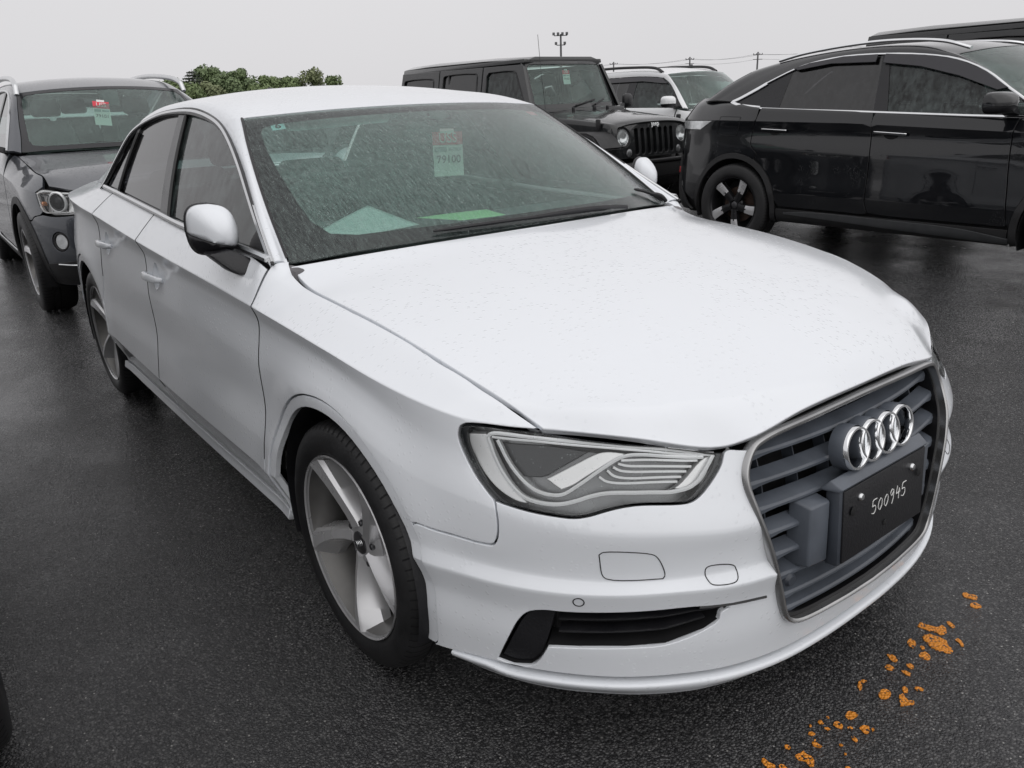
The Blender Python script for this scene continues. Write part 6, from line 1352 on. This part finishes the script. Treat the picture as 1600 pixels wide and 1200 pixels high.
    # hard top
    def roofpt(x, y, z): return (x, y, z)
    hull('hard_top', [(-.89, -.59, 1.73), (-.89, .59, 1.73), (-.90, -.45, 1.77), (-.90, .45, 1.77), (-1.6, -.615, 1.755), (-1.6, .615, 1.755), (-1.6, -.45, 1.79), (-1.6, .45, 1.79), (-2.8, -.62, 1.755), (-2.8, .62, 1.755), (-2.8, -.46, 1.795), (-2.8, .46, 1.795), (-3.40, -.62, 1.735), (-3.40, .62, 1.735), (-3.38, -.50, 1.775), (-3.38, .50, 1.775)], J, car, .03, 3)
    hull('top_rim', [(-.90, -.63, 1.70), (-.90, .63, 1.70), (-.90, -.62, 1.745), (-.90, .62, 1.745), (-3.42, -.64, 1.68), (-3.42, .64, 1.68), (-3.42, -.625, 1.735), (-3.42, .625, 1.735)], J, car, .01)
    def wall(xz_out, holes, name='window_frame', y=.745, tum=.19):
        SS = plane_glass(y, tum, 1.18); return panel(name, SS, [xz_out]+holes, J, car, h=.08, hb=.03, smooth=False, gap=.001, depth=.04, ctr=(-2, 0, 1.2), rnd=.006), SS
    rr = lambda x0, x1, z0, z1, r=.04: [(x1-r, z0), (x1-r*.3, z0+r*.3), (x1, z0+r), (x1, z1-r), (x1-r*.3, z1-r*.3), (x1-r, z1), (x0+r, z1), (x0+r*.3, z1-r*.3), (x0, z1-r), (x0, z0+r), (x0+r*.3, z0+r*.3), (x0+r, z0)]
    fw_ = [(-.83, 1.26), (-.78, 1.24), (-1.50, 1.24), (-1.54, 1.28), (-1.54, 1.58), (-1.50, 1.62), (-1.06, 1.62), (-1.0, 1.60)]
    fw_ = [(-.82, 1.24), (-1.50, 1.24), (-1.54, 1.28), (-1.54, 1.58), (-1.50, 1.625), (-1.06, 1.625), (-1.00, 1.60), (-.80, 1.27)]
    for ow, hole, mt in (([(-.66, 1.18), (-1.62, 1.18), (-1.62, 1.69), (-.90, 1.69)], fw_, 'side_glass'), ([(-1.635, 1.18), (-2.53, 1.18), (-2.53, 1.69), (-1.635, 1.69)], rr(-2.44, -1.73, 1.24, 1.625), 'privacy_glass'), ([(-2.545, 1.18), (-3.48, 1.18), (-3.42, 1.69), (-2.545, 1.69)], rr(-3.36, -2.66, 1.26, 1.60), 'privacy_glass')):
        _, SS = wall(ow, [hole]); panel('side_window', SS, [hole], mt, car, h=.1, hb=.05, smooth=False, gap=-.003, depth=.004, ctr=(-2, 0, 1.2), off=-.015)
        q = SS(curve(np.array(hole), 3, True, corner=30)); e = tube('window_seal', q, .010, 'seal_black', car, closed=True, n=6); mirror_copy(e, car)
    box('window_post', (-2.33, -.655, 1.43), (.03, .02, .40), 'seal_black', car, .004); 
    hull('tailgate', [(-3.44, -.70, .62), (-3.44, .70, .62), (-3.52, -.70, .62), (-3.52, .70, .62), (-3.44, -.70, 1.18), (-3.44, .70, 1.18), (-3.52, -.70, 1.18), (-3.52, .70, 1.18)], J, car, .02); hull('rear_glass', [(-3.45, -.66, 1.2), (-3.45, .66, 1.2), (-3.40, -.60, 1.69), (-3.40, .60, 1.69), (-3.47, -.66, 1.2), (-3.47, .66, 1.2), (-3.42, -.60, 1.69), (-3.42, .60, 1.69)], 'privacy_glass', car, 0)
    sp = make_wheel('spare_wheel', car, .38, .225, .24, 'suv', 'alloy'); sp.location = (-3.66, 0, .98); sp.rotation_euler = (0, 0, -math.pi/2)
    for s in (1, -1):
        side_mirror(car, (-.74, -.93, 1.25), s, .06, .10, .085, 'black_plastic', foot=(-.74, -.74, 1.16))
    tube('aerial', [(-.55, -.62, 1.14), (-.62, -.62, 1.60), (-.66, -.62, 1.98)], .0028, 'black_plastic', car, n=5)
    for i in range(3): pass
    hull('dashboard', [(-.64, -.62, 1.14), (-.64, .62, 1.14), (-.95, -.62, 1.12), (-.95, .62, 1.12), (-.95, -.6, .8), (-.95, .6, .8), (-.65, -.6, .8), (-.65, .6, .8)], 'dash_black', car, .02)
    seat_row(car, -1.6, (-.36, .36), .80, h=.55); seat_row(car, -2.5, (-.36, .36), .80, h=.5)
    put_wheels(car, 'w', 2.946, .80, .38, .225, .245, 'suv', 'alloy')
    return car
# -------------------------------------------------------------------------------------
#  white compact SUV
# -------------------------------------------------------------------------------------
def build_white_suv():
    car = empty('white_suv_car'); Wp = 'bright_white_paint'
    A = ((0, .35, .40), (-2.57, .35, .40))
    plan = [(.80,0),(.79,.3),(.74,.6),(.62,.78),(.4,.88),(0,.90),(-1.3,.90),(-2.57,.895),(-3.0,.86),(-3.3,.74),(-3.38,.4),(-3.40,0)]
    k = lambda d, z: [(1, d, z), (-4, d, z)]
    lines = [k(.06,.25), k(.0,.35), k(-.005,.55), k(.01,.75), [(1,.06,.92),(0,.02,.93),(-4,.02,.95)], [(1,.2,1.0),(.2,.14,1.03),(-.4,.10,1.08),(-.6,.08,1.12),(-4,.09,1.16)], [(1,.3,1.02),(-.4,.14,1.09),(-.6,.12,1.13),(-4,.14,1.17)]]
    sh = Shell(plan, lines, [0,0,0,0,.5,.3,0]); S = sh.S; kw = dict(h=.07, hb=.035, gap=.003, depth=.02, ctr=(-1.3, 0, .5))
    belt = lambda a, b: np.array([[sh.u(x), 5.] for x in np.linspace(a, b, 6)])
    panel('fender', S, [np.vstack([[[sh.u(.5), 5.]], belt(.4, -.5), sh.uv([(-.5, .9), (-.48, .6), (-.46, .36)]), sh.uv(arc(A[0][:2], .44, 178, 10, 14)), sh.uv([(.5, .5), (.5, .9)])])], Wp, car, **kw)
    gB = sh.uv([(-1.5, 1.1), (-1.48, .8), (-1.46, .42)])
    panel('door', S, [np.vstack([belt(-.52, -1.49), gB, sh.uv([(-1.0, .42), (-.5, .42)]), sh.uv([(-.5, .6), (-.52, .9)])])], Wp, car, **kw)
    panel('door', S, [np.vstack([belt(-1.52, -2.4), sh.uv([(-2.42, .9)]), sh.uv(arc(A[1][:2], .46, 68, 8, 7)), sh.uv([(-2.0, .42), (-1.5, .42)]), gB[::-1]])], Wp, car, **kw)
    panel('rear_quarter', S, [np.vstack([sh.uv(arc(A[1][:2], .44, 6, 176, 14)), sh.uv([(-3.05, .36), (-3.2, .6), (-3.2, .9)]), [[sh.u(-3.2), 5.]], belt(-3.1, -2.44), sh.uv([(-2.42, .9)]), sh.uv(arc(A[1][:2], .46, 68, 8, 7))])], Wp, car, **kw)
    nR = sh.n-1; rowsF = np.concatenate([S.P[1:][::-1]*[1, -1, 1], S.P]); FR = Grid(rowsF, cv=S.cv); mf = lambda q: np.stack([nR-np.array(q)[:, 0], np.array(q)[:, 1]], 1); nf = lambda q: np.stack([nR+np.array(q)[:, 0], np.array(q)[:, 1]], 1)
    h3 = np.vstack([sh.uv([(.40, .28), (.50, .5), (.51, .9)]), [[sh.u(.51), 5.]]]); panel('front_bumper', FR, [np.vstack([nf(h3), mf(h3)[::-1]])], Wp, car, twin=False, smooth=False, **kw)
    rowsR = np.concatenate([S.P[:-1], S.P[::-1]*[1, -1, 1]]); RE = Grid(rowsR, cv=S.cv); mr_ = lambda q: np.stack([2*nR-np.array(q)[:, 0], np.array(q)[:, 1]], 1)
    h1 = np.vstack([sh.uv([(-3.06, .28), (-3.21, .6), (-3.21, .9)]), [[sh.u(-3.21), 5.6]]]); panel('tailgate', RE, [np.vstack([h1, mr_(h1)[::-1]])], Wp, car, twin=False, smooth=False, **kw)
    for (cx, cz, r) in A: panel('arch_cladding', S, [np.vstack([sh.uv(arc((cx, cz), r+.045, -12, 192, 26)), sh.uv(arc((cx, cz), r, 192, -12, 26))])], 'cladding', car, h=.04, hb=.025, smooth=False, gap=.001, off=.006, ctr=(-1.3, 0, .5))
    panel('sill_cladding', S, [np.vstack([sh.uv([(x, .41) for x in np.linspace(-.45, -2.13, 6)]), sh.uv([(x, .27) for x in np.linspace(-2.13, -.45, 6)])])], 'cladding', car, h=.08, hb=.04, smooth=False, ctr=(-1.3, 0, .5))
    hr = []
    for xc, zc, xe, ye, ze in ((.76, 1.0, .55, .66, .99), (.7, 1.06, .45, .70, 1.03), (.3, 1.10, .1, .74, 1.06), (-.2, 1.13, -.36, .76, 1.09)):
        hr.append([(xc+(xe-xc)*f*f, ye*f, zc+(ze-zc)*f**2.6) for f in (0, .4, .75, 1)])
    P = np.array(hr)[:, ::-1].copy(); P[..., 1] *= -1; panel('bonnet', Grid(sym_columns(P)), [[(0, 0), (0, 6), (3, 6), (3, 0)]], Wp, car, h=.08, hb=.04, smooth=False, twin=False, ctr=(0, 0, -2))
    for s in (1, -1):
        o = lathe('headlight', [(0, .012), (.07, .006), (.095, -.004), (.10, -.03)], 'clear_lamp', car, n=24, axis='z'); o.data.transform(frame((.765, s*.53, .82), (0, 1, 0), (0, 0, 1)))
    for kk in range(7): box('grille_slot', (.80, (kk-3)*.10, .85), (.02, .05, .14), 'void_black', car, .008)
    gy = lambda z: .815-.42*(z-1.12)
    l0x = [(-.40, 1.115), (-.50, 1.20), (-.62, 1.32), (-.76, 1.44), (-.92, 1.525), (-1.3, 1.555), (-1.8, 1.56), (-2.3, 1.55), (-2.8, 1.52), (-3.0, 1.40), (-3.05, 1.20)]
    l2 = [(-.34, .765, 1.10), (-.44, .735, 1.20), (-.56, .70, 1.32), (-.70, .665, 1.45), (-.86, .625, 1.57), (-1.3, .61, 1.625), (-1.8, .605, 1.635), (-2.3, .605, 1.625), (-2.95, .61, 1.59), (-3.15, .66, 1.42), (-3.24, .71, 1.18)]
    l4 = [(-.18, 0, 1.12), (-.28, 0, 1.22), (-.41, 0, 1.35), (-.56, 0, 1.48), (-.73, 0, 1.60), (-1.2, 0, 1.665), (-1.8, 0, 1.68), (-2.3, 0, 1.67), (-3.0, 0, 1.63), (-3.22, 0, 1.44), (-3.32, 0, 1.18)]
    CB = cabin_grid([(x, gy(z), z) for x, z in l0x], l2, l4, cu=[0,0,0,0,.7,0,0,0,.6,0,0]); ct = (-1.4, 0, .8)
    rl = [(u, 0) for u in np.linspace(0, 10, 21)]+[(10, 2), (9, 2), (8, 2)]+[(8, v) for v in range(3, 9)]+[(9, 8), (10, 8), (10, 10)]+[(u, 10) for u in np.linspace(10, 0, 21)][1:]+[(0, 8)]+[(u, 8) for u in (1, 2, 3, 4)]+[(4, v) for v in range(7, 1, -1)]+[(u, 2) for u in (3, 2, 1, 0)]
    panel('roof', CB, [rl], Wp, car, h=.07, hb=.035, smooth=False, twin=False, gap=.001, ctr=ct)
    panel('windscreen', CB, [[(.03, 2.03), (3.97, 2.03), (3.97, 7.97), (.03, 7.97)]], 'teal_glass', car, h=.1, hb=.05, smooth=False, twin=False, gap=0, depth=.004, ctr=ct)
    panel('rear_window', CB, [[(8.1, 2.1), (10, 2.1), (10, 7.9), (8.1, 7.9)]], 'privacy_glass', car, h=.1, hb=.05, smooth=False, twin=False, gap=0, depth=.004, ctr=ct)
    GS = plane_glass(.815, .42, 1.12); top = curve(np.array(l0x), 3); op_ = np.vstack([top, [(-2.5, 1.16), (-1.5, 1.14), (-.6, 1.115)]]); cut = lambda x0, x1: clip_poly(clip_poly(op_, lambda q: x0-q[0]), lambda q: q[0]-x1); gk = dict(h=.1, hb=.05, smooth=False, gap=0, depth=.004, ctr=(-1.4, 0, .9))
    panel('front_side_window', GS, [cut(-.66, -1.42)], 'side_glass', car, off=-.01, **gk); panel('pillar_cover', GS, [cut(0, -.66)], 'frit_black', car, off=-.006, **gk); panel('pillar_cover', GS, [cut(-1.42, -1.58)], 'frit_black', car, off=-.004, **gk); panel('rear_side_window', GS, [cut(-1.58, -3.4)], 'privacy_glass', car, off=-.01, **gk)
    panel('rain_visor', GS, [[(-.80, 1.44), (-.93, 1.515), (-1.3, 1.545), (-2.2, 1.545), (-2.2, 1.48), (-1.3, 1.485), (-.95, 1.45)]], 'visor_plastic', car, off=.016, h=.1, hb=.05, smooth=False, gap=0, depth=.01, ctr=(-1.4, 0, .9))
    rail('roof_rail', [(-.98, -.60, 1.60), (-1.10, -.595, 1.655), (-1.6, -.585, 1.69), (-2.3, -.585, 1.69), (-2.75, -.595, 1.65), (-2.85, -.60, 1.61)], .02, 'black_plastic', car)
    for s in (1, -1): side_mirror(car, (-.52, -.98, 1.20), s, .075, .10, .08, Wp, foot=(-.52, -.81, 1.10))
    inner_shell(sh, car, A, 4.8); liners(car, A, .87); box('floor_pan', (-1.3, 0, .28), (3.9, 1.2, .1), 'void_black', car, .02); box('engine_block', (.15, 0, .62), (.8, 1.1, .6), 'void_black', car, .03)
    seat_row(car, -1.35, (-.36, .36), .72); seat_row(car, -2.2, (-.36, .36), .74); hull('dashboard', [(-.2, -.6, 1.08), (-.2, .6, 1.08), (-.7, -.7, 1.09), (-.7, .7, 1.09), (-.8, -.7, .8), (-.8, .7, .8), (-.3, -.6, .7), (-.3, .6, .7)], 'dash_black', car, .02)
    put_wheels(car, 'w', 2.57, .77, .35, .22, .225, 'suv', 'alloy')
    return car
# -------------------------------------------------------------------------------------
#  park them
# -------------------------------------------------------------------------------------
def park(o, x, y, deg, label): o.location = (x, y, 0); o.rotation_euler = (0, 0, math.radians(deg)); tag(o, label, 'car'); return o
DS = park(build_crossover(), -.15, 5.30, 0, 'glossy black crossover seen side-on with chrome window line and roof rail')
BM = park(build_grey_suv(), -4.95, .06, -.9, 'rain-beaded dark grey SUV parked right behind the white saloon')
JP = park(build_boxy(), -5.07, 5.17, 1.9, 'boxy black off-roader with seven-slot grille and round headlights')
WR = park(build_white_suv(), -5.75, 8.30, 0, 'white compact SUV with black roof rails between the two black cars')
j2 = copy_tree(JP); j2.scale = (1, 1, 1.055); park(j2, -.12, 8.15, 0, 'boxy black hardtop whose roof shows above the glossy black crossover')
d2 = copy_tree(DS); park(d2, -.35, -2.52, 0, 'dark car at the lower left corner of the photograph, only its flank showing')
auction_tag('auction_tag', 'red and white USS tag numbered 79100 hung behind the white saloon windscreen', (-.70, -.031, 1.241), (.0, 1, -.03), (.04, .06, -1), w=.118, h=.142, number='79100')
o = sheet('inspection_sheet', [(-.62, -.568, .985), (-.84, -.275, 1.016), (-.62, -.213, .968), (-.52, -.482, .974)], 'paper_print', bow=.008); tag(o, 'large white inspection sheet lying on the dashboard behind the steering wheel side glass', 'paper')
o['label'] = 'white inspection sheet on the dashboard of the white saloon'
o = sheet('green_slip', [(-.66, -.198, .982), (-.66, .086, .978), (-.52, .063, .976), (-.52, -.117, .976)], 'green_paper', bow=.006); tag(o, 'pale green paper slip on the dashboard of the white saloon', 'paper')
def sticker(name, label, uv, w, h, mat, txt=None, txtmat='ink', S=None):
    q = np.array([uv], float); c = CABIN(q)[0]+normals_of(CABIN, q, (-1.3, 0, .6))[0]*-.008
    du = CABIN(q+[.05, 0])[0]-CABIN(q-[.05, 0])[0]; dvv = CABIN(q+[0, .05])[0]-CABIN(q-[0, .05])[0]
    M0 = frame(tuple(c), tuple(dvv), tuple(du))
    o = mk(name, [M0 @ Vector((a, b, 0)) for a, b in ((-w/2, -h/2), (w/2, -h/2), (w/2, h/2), (-w/2, h/2))], [(0, 1, 2, 3)], mat, None, smooth=False); md = o.modifiers.new('t', 'SOLIDIFY'); md.thickness = .0006
    tag(o, label, 'sticker')
    if txt: text_obj('digit', txt, h*1.0, txtmat, o, M0 @ Matrix.Translation((0, 0, .0012)))
    return o
simple('pale_blue_print', col(.55, .80, .84), .5)
sticker('month_sticker', 'small pale blue sticker with a 6 in the windscreen corner of the white saloon', (4.55, 2.80), .042, .042, 'pale_blue_print', '6')
sticker('red_sticker', 'small red and white sticker at the far top corner of the white saloon windscreen', (4.5, 7.1), .05, .03, 'red_print')

def in_car(o, car, loc, deg):
    r = math.radians(deg); o.location = (car.location[0]+loc[0]*math.cos(r)-loc[1]*math.sin(r), car.location[1]+loc[0]*math.sin(r)+loc[1]*math.cos(r), loc[2])
t2 = auction_tag('auction_tag', 'red and white USS tag numbered 79101 hung behind the dark grey SUV windscreen', (0, 0, 0), (0, 1, -.12), (.35, .06, -1), w=.12, h=.19, number='79101'); in_car(t2, BM, (-.74, -.10, 1.43), -.9)
t3 = auction_tag('auction_tag', 'small red and white tag behind the boxy off-roader windscreen', (0, 0, 0), (0, 1, 0), (.2, 0, -1), w=.11, h=.16, number='79102'); in_car(t3, JP, (-.90, .02, 1.62), 1.9)
o = sheet('green_slip', [(-.42, -.56, 1.095), (-.64, -.56, 1.10), (-.62, -.12, 1.11), (-.40, -.18, 1.10)], 'green_paper', bow=.012); o.location = BM.location; o.rotation_euler = BM.rotation_euler; tag(o, 'green paper on the dashboard of the dark grey SUV', 'paper')
o = sheet('inspection_sheet', [(-.68, -.45, 1.155), (-.90, -.45, 1.15), (-.90, -.05, 1.15), (-.68, -.05, 1.155)], 'paper_print', bow=.01); o.location = JP.location; o.rotation_euler = JP.rotation_euler; tag(o, 'white sheet on the dashboard of the boxy off-roader', 'paper')
# =====================================================================================
#  paint flecks on the asphalt
# =====================================================================================
def fleck_mat():
    g = NG('orange_paint'); v = g.obj(); f = g.noise(v, 180., 4, .7); w = g.noise(v, 55., 5, .7)
    st = g.n('ShaderNodeTexVoronoi', {'Vector': v, 'Scale': 150.}); r1 = g.n('ShaderNodeSeparateColor', {0: st.outputs['Color']}).outputs[0]
    cc = g.mixc(g.ramp(f, .35, .7), col(.68, .22, .012), col(.85, .33, .03))
    worn = g.math('MAXIMUM', g.ramp(st.outputs['Distance'], .66, .74), g.ramp(g.math('ADD', w, g.math('MULTIPLY', r1, .08)), .76, .80))
    cc = g.mixc(worn, cc, col(.030, .028, .027)); h = g.math('ADD', g.ramp(st.outputs['Distance'], 0, .6, 1, 0), g.math('MULTIPLY', r1, .5))
    return g.done(g.bsdf(cc, .42, 0, **{'Normal': g.bump(h, 1., .0035)}))
fleck_mat()
GND = bpy.data.objects['asphalt_ground']
for poly in FLECKS:
    q = np.array(poly); c = q.mean(0); q = curve(q, 3, True, corner=85)
    q = c+(q-c)*(1+rng.normal(0, .05, (len(q), 1))); n = len(q)
    V = [(x, y, .0022) for x, y in c+(q-c)*.97]+[(x, y, .0004) for x, y in q]
    o = mk('paint_fleck', V, [tuple(range(n))]+[(i, n+i, n+(i+1) % n, (i+1) % n) for i in range(n)], 'orange_paint', GND, smooth=False); fixn(o)
# =====================================================================================
#  far trees
# =====================================================================================
def leaf_mat(name, a, b):
    g = NG(name); v = g.obj(); f = g.noise(v, .9, 4, .6); f2 = g.noise(v, 6., 2)
    cc = g.mixc(g.ramp(g.math('ADD', g.math('MULTIPLY', f, .7), g.math('MULTIPLY', f2, .3)), .35, .65), a, b)
    return g.done(g.bsdf(cc, .7))
leaf_mat('leaf_dark', col(.125, .175, .085), col(.20, .26, .125)); leaf_mat('leaf_mid', col(.13, .18, .075), col(.20, .26, .11)); leaf_mat('leaf_pale', col(.17, .20, .10), col(.25, .28, .15)); leaf_mat('needle', col(.08, .097, .078), col(.125, .14, .105))
simple('bark', col(.06, .05, .042), .9)
def leaves(pts, size, nrm):
    V = []; F = []
    for q, s, n_ in zip(pts, size, nrm):
        a = np.cross(n_, rng.normal(size=3)); a /= np.linalg.norm(a)+1e-9; b = np.cross(n_, a); b /= np.linalg.norm(b)+1e-9
        k = len(V); V += [q+a*s, q+b*s*.6, q-a*s*.9, q-b*s*.65]; F.append((k, k+1, k+2, k+3))
    return V, F
def broadleaf(loc, h, w, mat, label, n=5200, lobes=15, tall=1.):
    t = empty('broadleaf_tree', (loc[0], loc[1], 0)); tag(t, label, 'tree', 'trees on the far edge of the car park')
    tube('trunk', [(0, 0, 0), (.1, .05, h*.3), (0, .1, h*.62)], .16, 'bark', t, n=8, scale=[1.2, .9, .4])
    for k in range(4):
        a = rng.uniform(0, 6.28); tube('limb', [(0, 0, h*.28), (w*.2*math.cos(a), w*.2*math.sin(a), h*.5), (w*.34*math.cos(a), w*.34*math.sin(a), h*.72)], .07, 'bark', t, n=6, scale=[1, .7, .3])
    cs = []
    for k in range(lobes):
        a = rng.uniform(0, 6.28); f = rng.uniform(.0, 1); r = w*.40*math.sqrt(rng.uniform(.05, 1))*(1.15-f*.6)
        cs.append((np.array((r*math.cos(a), r*math.sin(a), h*(.20+.64*f))), w*rng.uniform(.13, .21)*(1.25-.35*f)))
    cs.append((np.array((0, 0, h*.86)), w*.12)); pts = []; nr = []; sz = []
    for c, r in cs:
        m = n//len(cs); d = rng.normal(size=(m, 3)); d /= np.linalg.norm(d, axis=1)[:, None]; rad = r*rng.uniform(.25, 1.15, m)**.6
        p_ = c+d*rad[:, None]*[1, 1, .85*tall]; pts.append(p_); nr.append(d+rng.normal(0, .5, (m, 3))); sz.append(rng.uniform(.12, .30, m)*(.7+.3*w/6))
    V, F = leaves(np.vstack(pts), np.concatenate(sz), np.vstack(nr)); o = mk('crown', V, F, mat, t, smooth=False); o['kind'] = 'stuff'; return t
def conifer(loc, h, w, label):
    t = empty('conifer_tree', (loc[0], loc[1], 0)); tag(t, label, 'tree', 'trees on the far edge of the car park')
    tube('trunk', [(0, 0, 0), (0, 0, h*.6), (0, 0, h*.99)], .15, 'bark', t, n=8, scale=[1, .6, .12]); pts = []; nr = []; sz = []
    for k in range(15):
        z = h*(.16+.82*k/15); L_ = w*.5*(1-k/15.5)**.75*rng.uniform(.8, 1.15); nb = 7
        for b in range(nb):
            a = 6.283*b/nb+k*.9+rng.normal(0, .15); m = max(8, int(44*L_)); f = rng.uniform(.08, 1, m)
            q = np.stack([L_*f*math.cos(a), L_*f*math.sin(a), z-.18*L_*f+.12*L_*f*f], 1)+rng.normal(0, .06+.05*L_, (m, 3))*[1, 1, .35]; pts.append(q); nr.append(np.tile((0, 0, 1.), (m, 1))+rng.normal(0, .5, (m, 3))); sz.append(rng.uniform(.12, .26, m))
    V, F = leaves(np.vstack(pts), np.concatenate(sz), np.vstack(nr)); o = mk('crown', V, F, 'needle', t, smooth=False); o['kind'] = 'stuff'; return t
conifer((-124.3, 37.6), 7.0, 7.5, 'dark layered conifer near the left end of the far trees')
broadleaf((-120.5, 34.2), 5.2, 8.0, 'leaf_mid', 'low green tree at the left end of the far trees beside the dark grey SUV')
broadleaf((-123.0, 38.9), 5.2, 7.0, 'leaf_pale', 'low pale green bushy tree in front of the dark conifer')
broadleaf((-128.0, 42.0), 7.6, 8.5, 'leaf_dark', 'tallest dense dark green tree beside the conifer', 6500, 16)
broadleaf((-126.5, 45.6), 7.2, 8.0, 'leaf_dark', 'dark green tree with a flat top, right of the tallest one', 6000, 15)
broadleaf((-120.0, 46.6), 5.9, 7.0, 'leaf_mid', 'mid green tree sloping down at the right end of the left clump')
broadleaf((-121.5, 50.8), 5.7, 7.0, 'leaf_mid', 'round isolated mid green tree between the two far clumps')
broadleaf((-119.5, 54.0), 6.7, 6.0, 'leaf_pale', 'pale green upright tree with a pointed top in the right clump', 2600, 10, 1.3)
broadleaf((-116.0, 55.8), 5.6, 4.2, 'leaf_mid', 'narrow pointed tree at the right end of the far trees', 1800, 8, 1.5)
broadleaf((-131.0, 35.6), 5.4, 9.5, 'leaf_dark', 'dark low tree standing behind the conifer'); broadleaf((-130.0, 49.0), 4.8, 9.0, 'leaf_dark', 'dark low tree in the dip between the two far clumps')
# =====================================================================================
#  poles and wires
# =====================================================================================
simple('pole_grey', col(.12, .12, .125), .6)
lp = empty('floodlight_pole', (-72.4, 63.3, 0)); tag(lp, 'tall floodlight pole standing above the boxy off-roader roof', 'light pole')
tube('pole', [(0, 0, 0), (0, 0, 4), (0, 0, 7.9)], .13, 'pole_grey', lp, n=10, scale=[1.2, 1, .8])
dx = Vector((.62, .78, 0))
for z, n in ((7.75, 4), (6.75, 2)):
    w = .75 if n == 4 else .5
    tube('cross_arm', [tuple(dx*-w+Vector((0, 0, z))), tuple(dx*w+Vector((0, 0, z)))], .05, 'pole_grey', lp, n=6)
    for k in range(n):
        q = dx*(-w+2*w*k/(n-1))+Vector((.15, -.2, z+.18)); box('floodlight', tuple(q), (.28, .34, .30), 'pole_grey', lp, .04, Matrix.Rotation(.9, 3, 'Z'))
box('control_box', (0, -.12, 4.6), (.2, .16, .3), 'pole_grey', lp, .02)
tops = []
for i, (x, y, h, lab) in enumerate(((-98.8, 97.9, 6.2, 'small utility pole just left of the white SUV roof'), (-84.1, 99.5, 6.1, 'utility pole with crossarm above the white SUV roof'), (-71.3, 98.7, 6.0, 'utility pole nearest the glossy black crossover roof'))):
    up_ = empty('utility_pole', (x, y, 0)); tag(up_, lab, 'utility pole', 'distant utility poles')
    tube('pole', [(0, 0, 0), (0, 0, 3), (0, 0, h)], .13, 'pole_grey', up_, n=8, scale=[1.1, 1, .8])
    for z in (h-.35, h-.95): tube('crossarm', [tuple(dx*-.65+Vector((0, 0, z))), tuple(dx*.65+Vector((0, 0, z)))], .05, 'pole_grey', up_, n=6)
    for k in (-.6, -.2, .25, .6): box('insulator', tuple(dx*k+Vector((0, 0, h-.25))), (.09, .09, .2), 'pole_grey', up_, .02)
    if i == 1: box('transformer', (.25, .1, h-1.3), (.35, .35, .5), 'pole_grey', up_, .06)
    tops.append(Vector((x, y, h)))
tops = [Vector((-113.5, 96.5, 6.2))]+tops+[Vector((-57, 98, 6.0)), Vector((-43, 97.5, 6.1))]
for off, dz in ((-.5, -.3), (.5, -.3), (0, -.9)):
    P = []
    for a, b in zip(tops[:-1], tops[1:]):
        for f in np.linspace(0, 1, 9)[:-1]: q = a.lerp(b, f)+dx*off; P.append((q.x, q.y, q.z+dz-.35*4*f*(1-f)))
    o = tube('overhead_wire', P, .014, 'pole_grey', None, n=5); tag(o, {-.5: 'left upper overhead wire strung between the distant utility poles', .5: 'right upper overhead wire strung between the distant utility poles', 0: 'lowest overhead wire strung between the distant utility poles'}[off], 'wire', 'overhead wires')
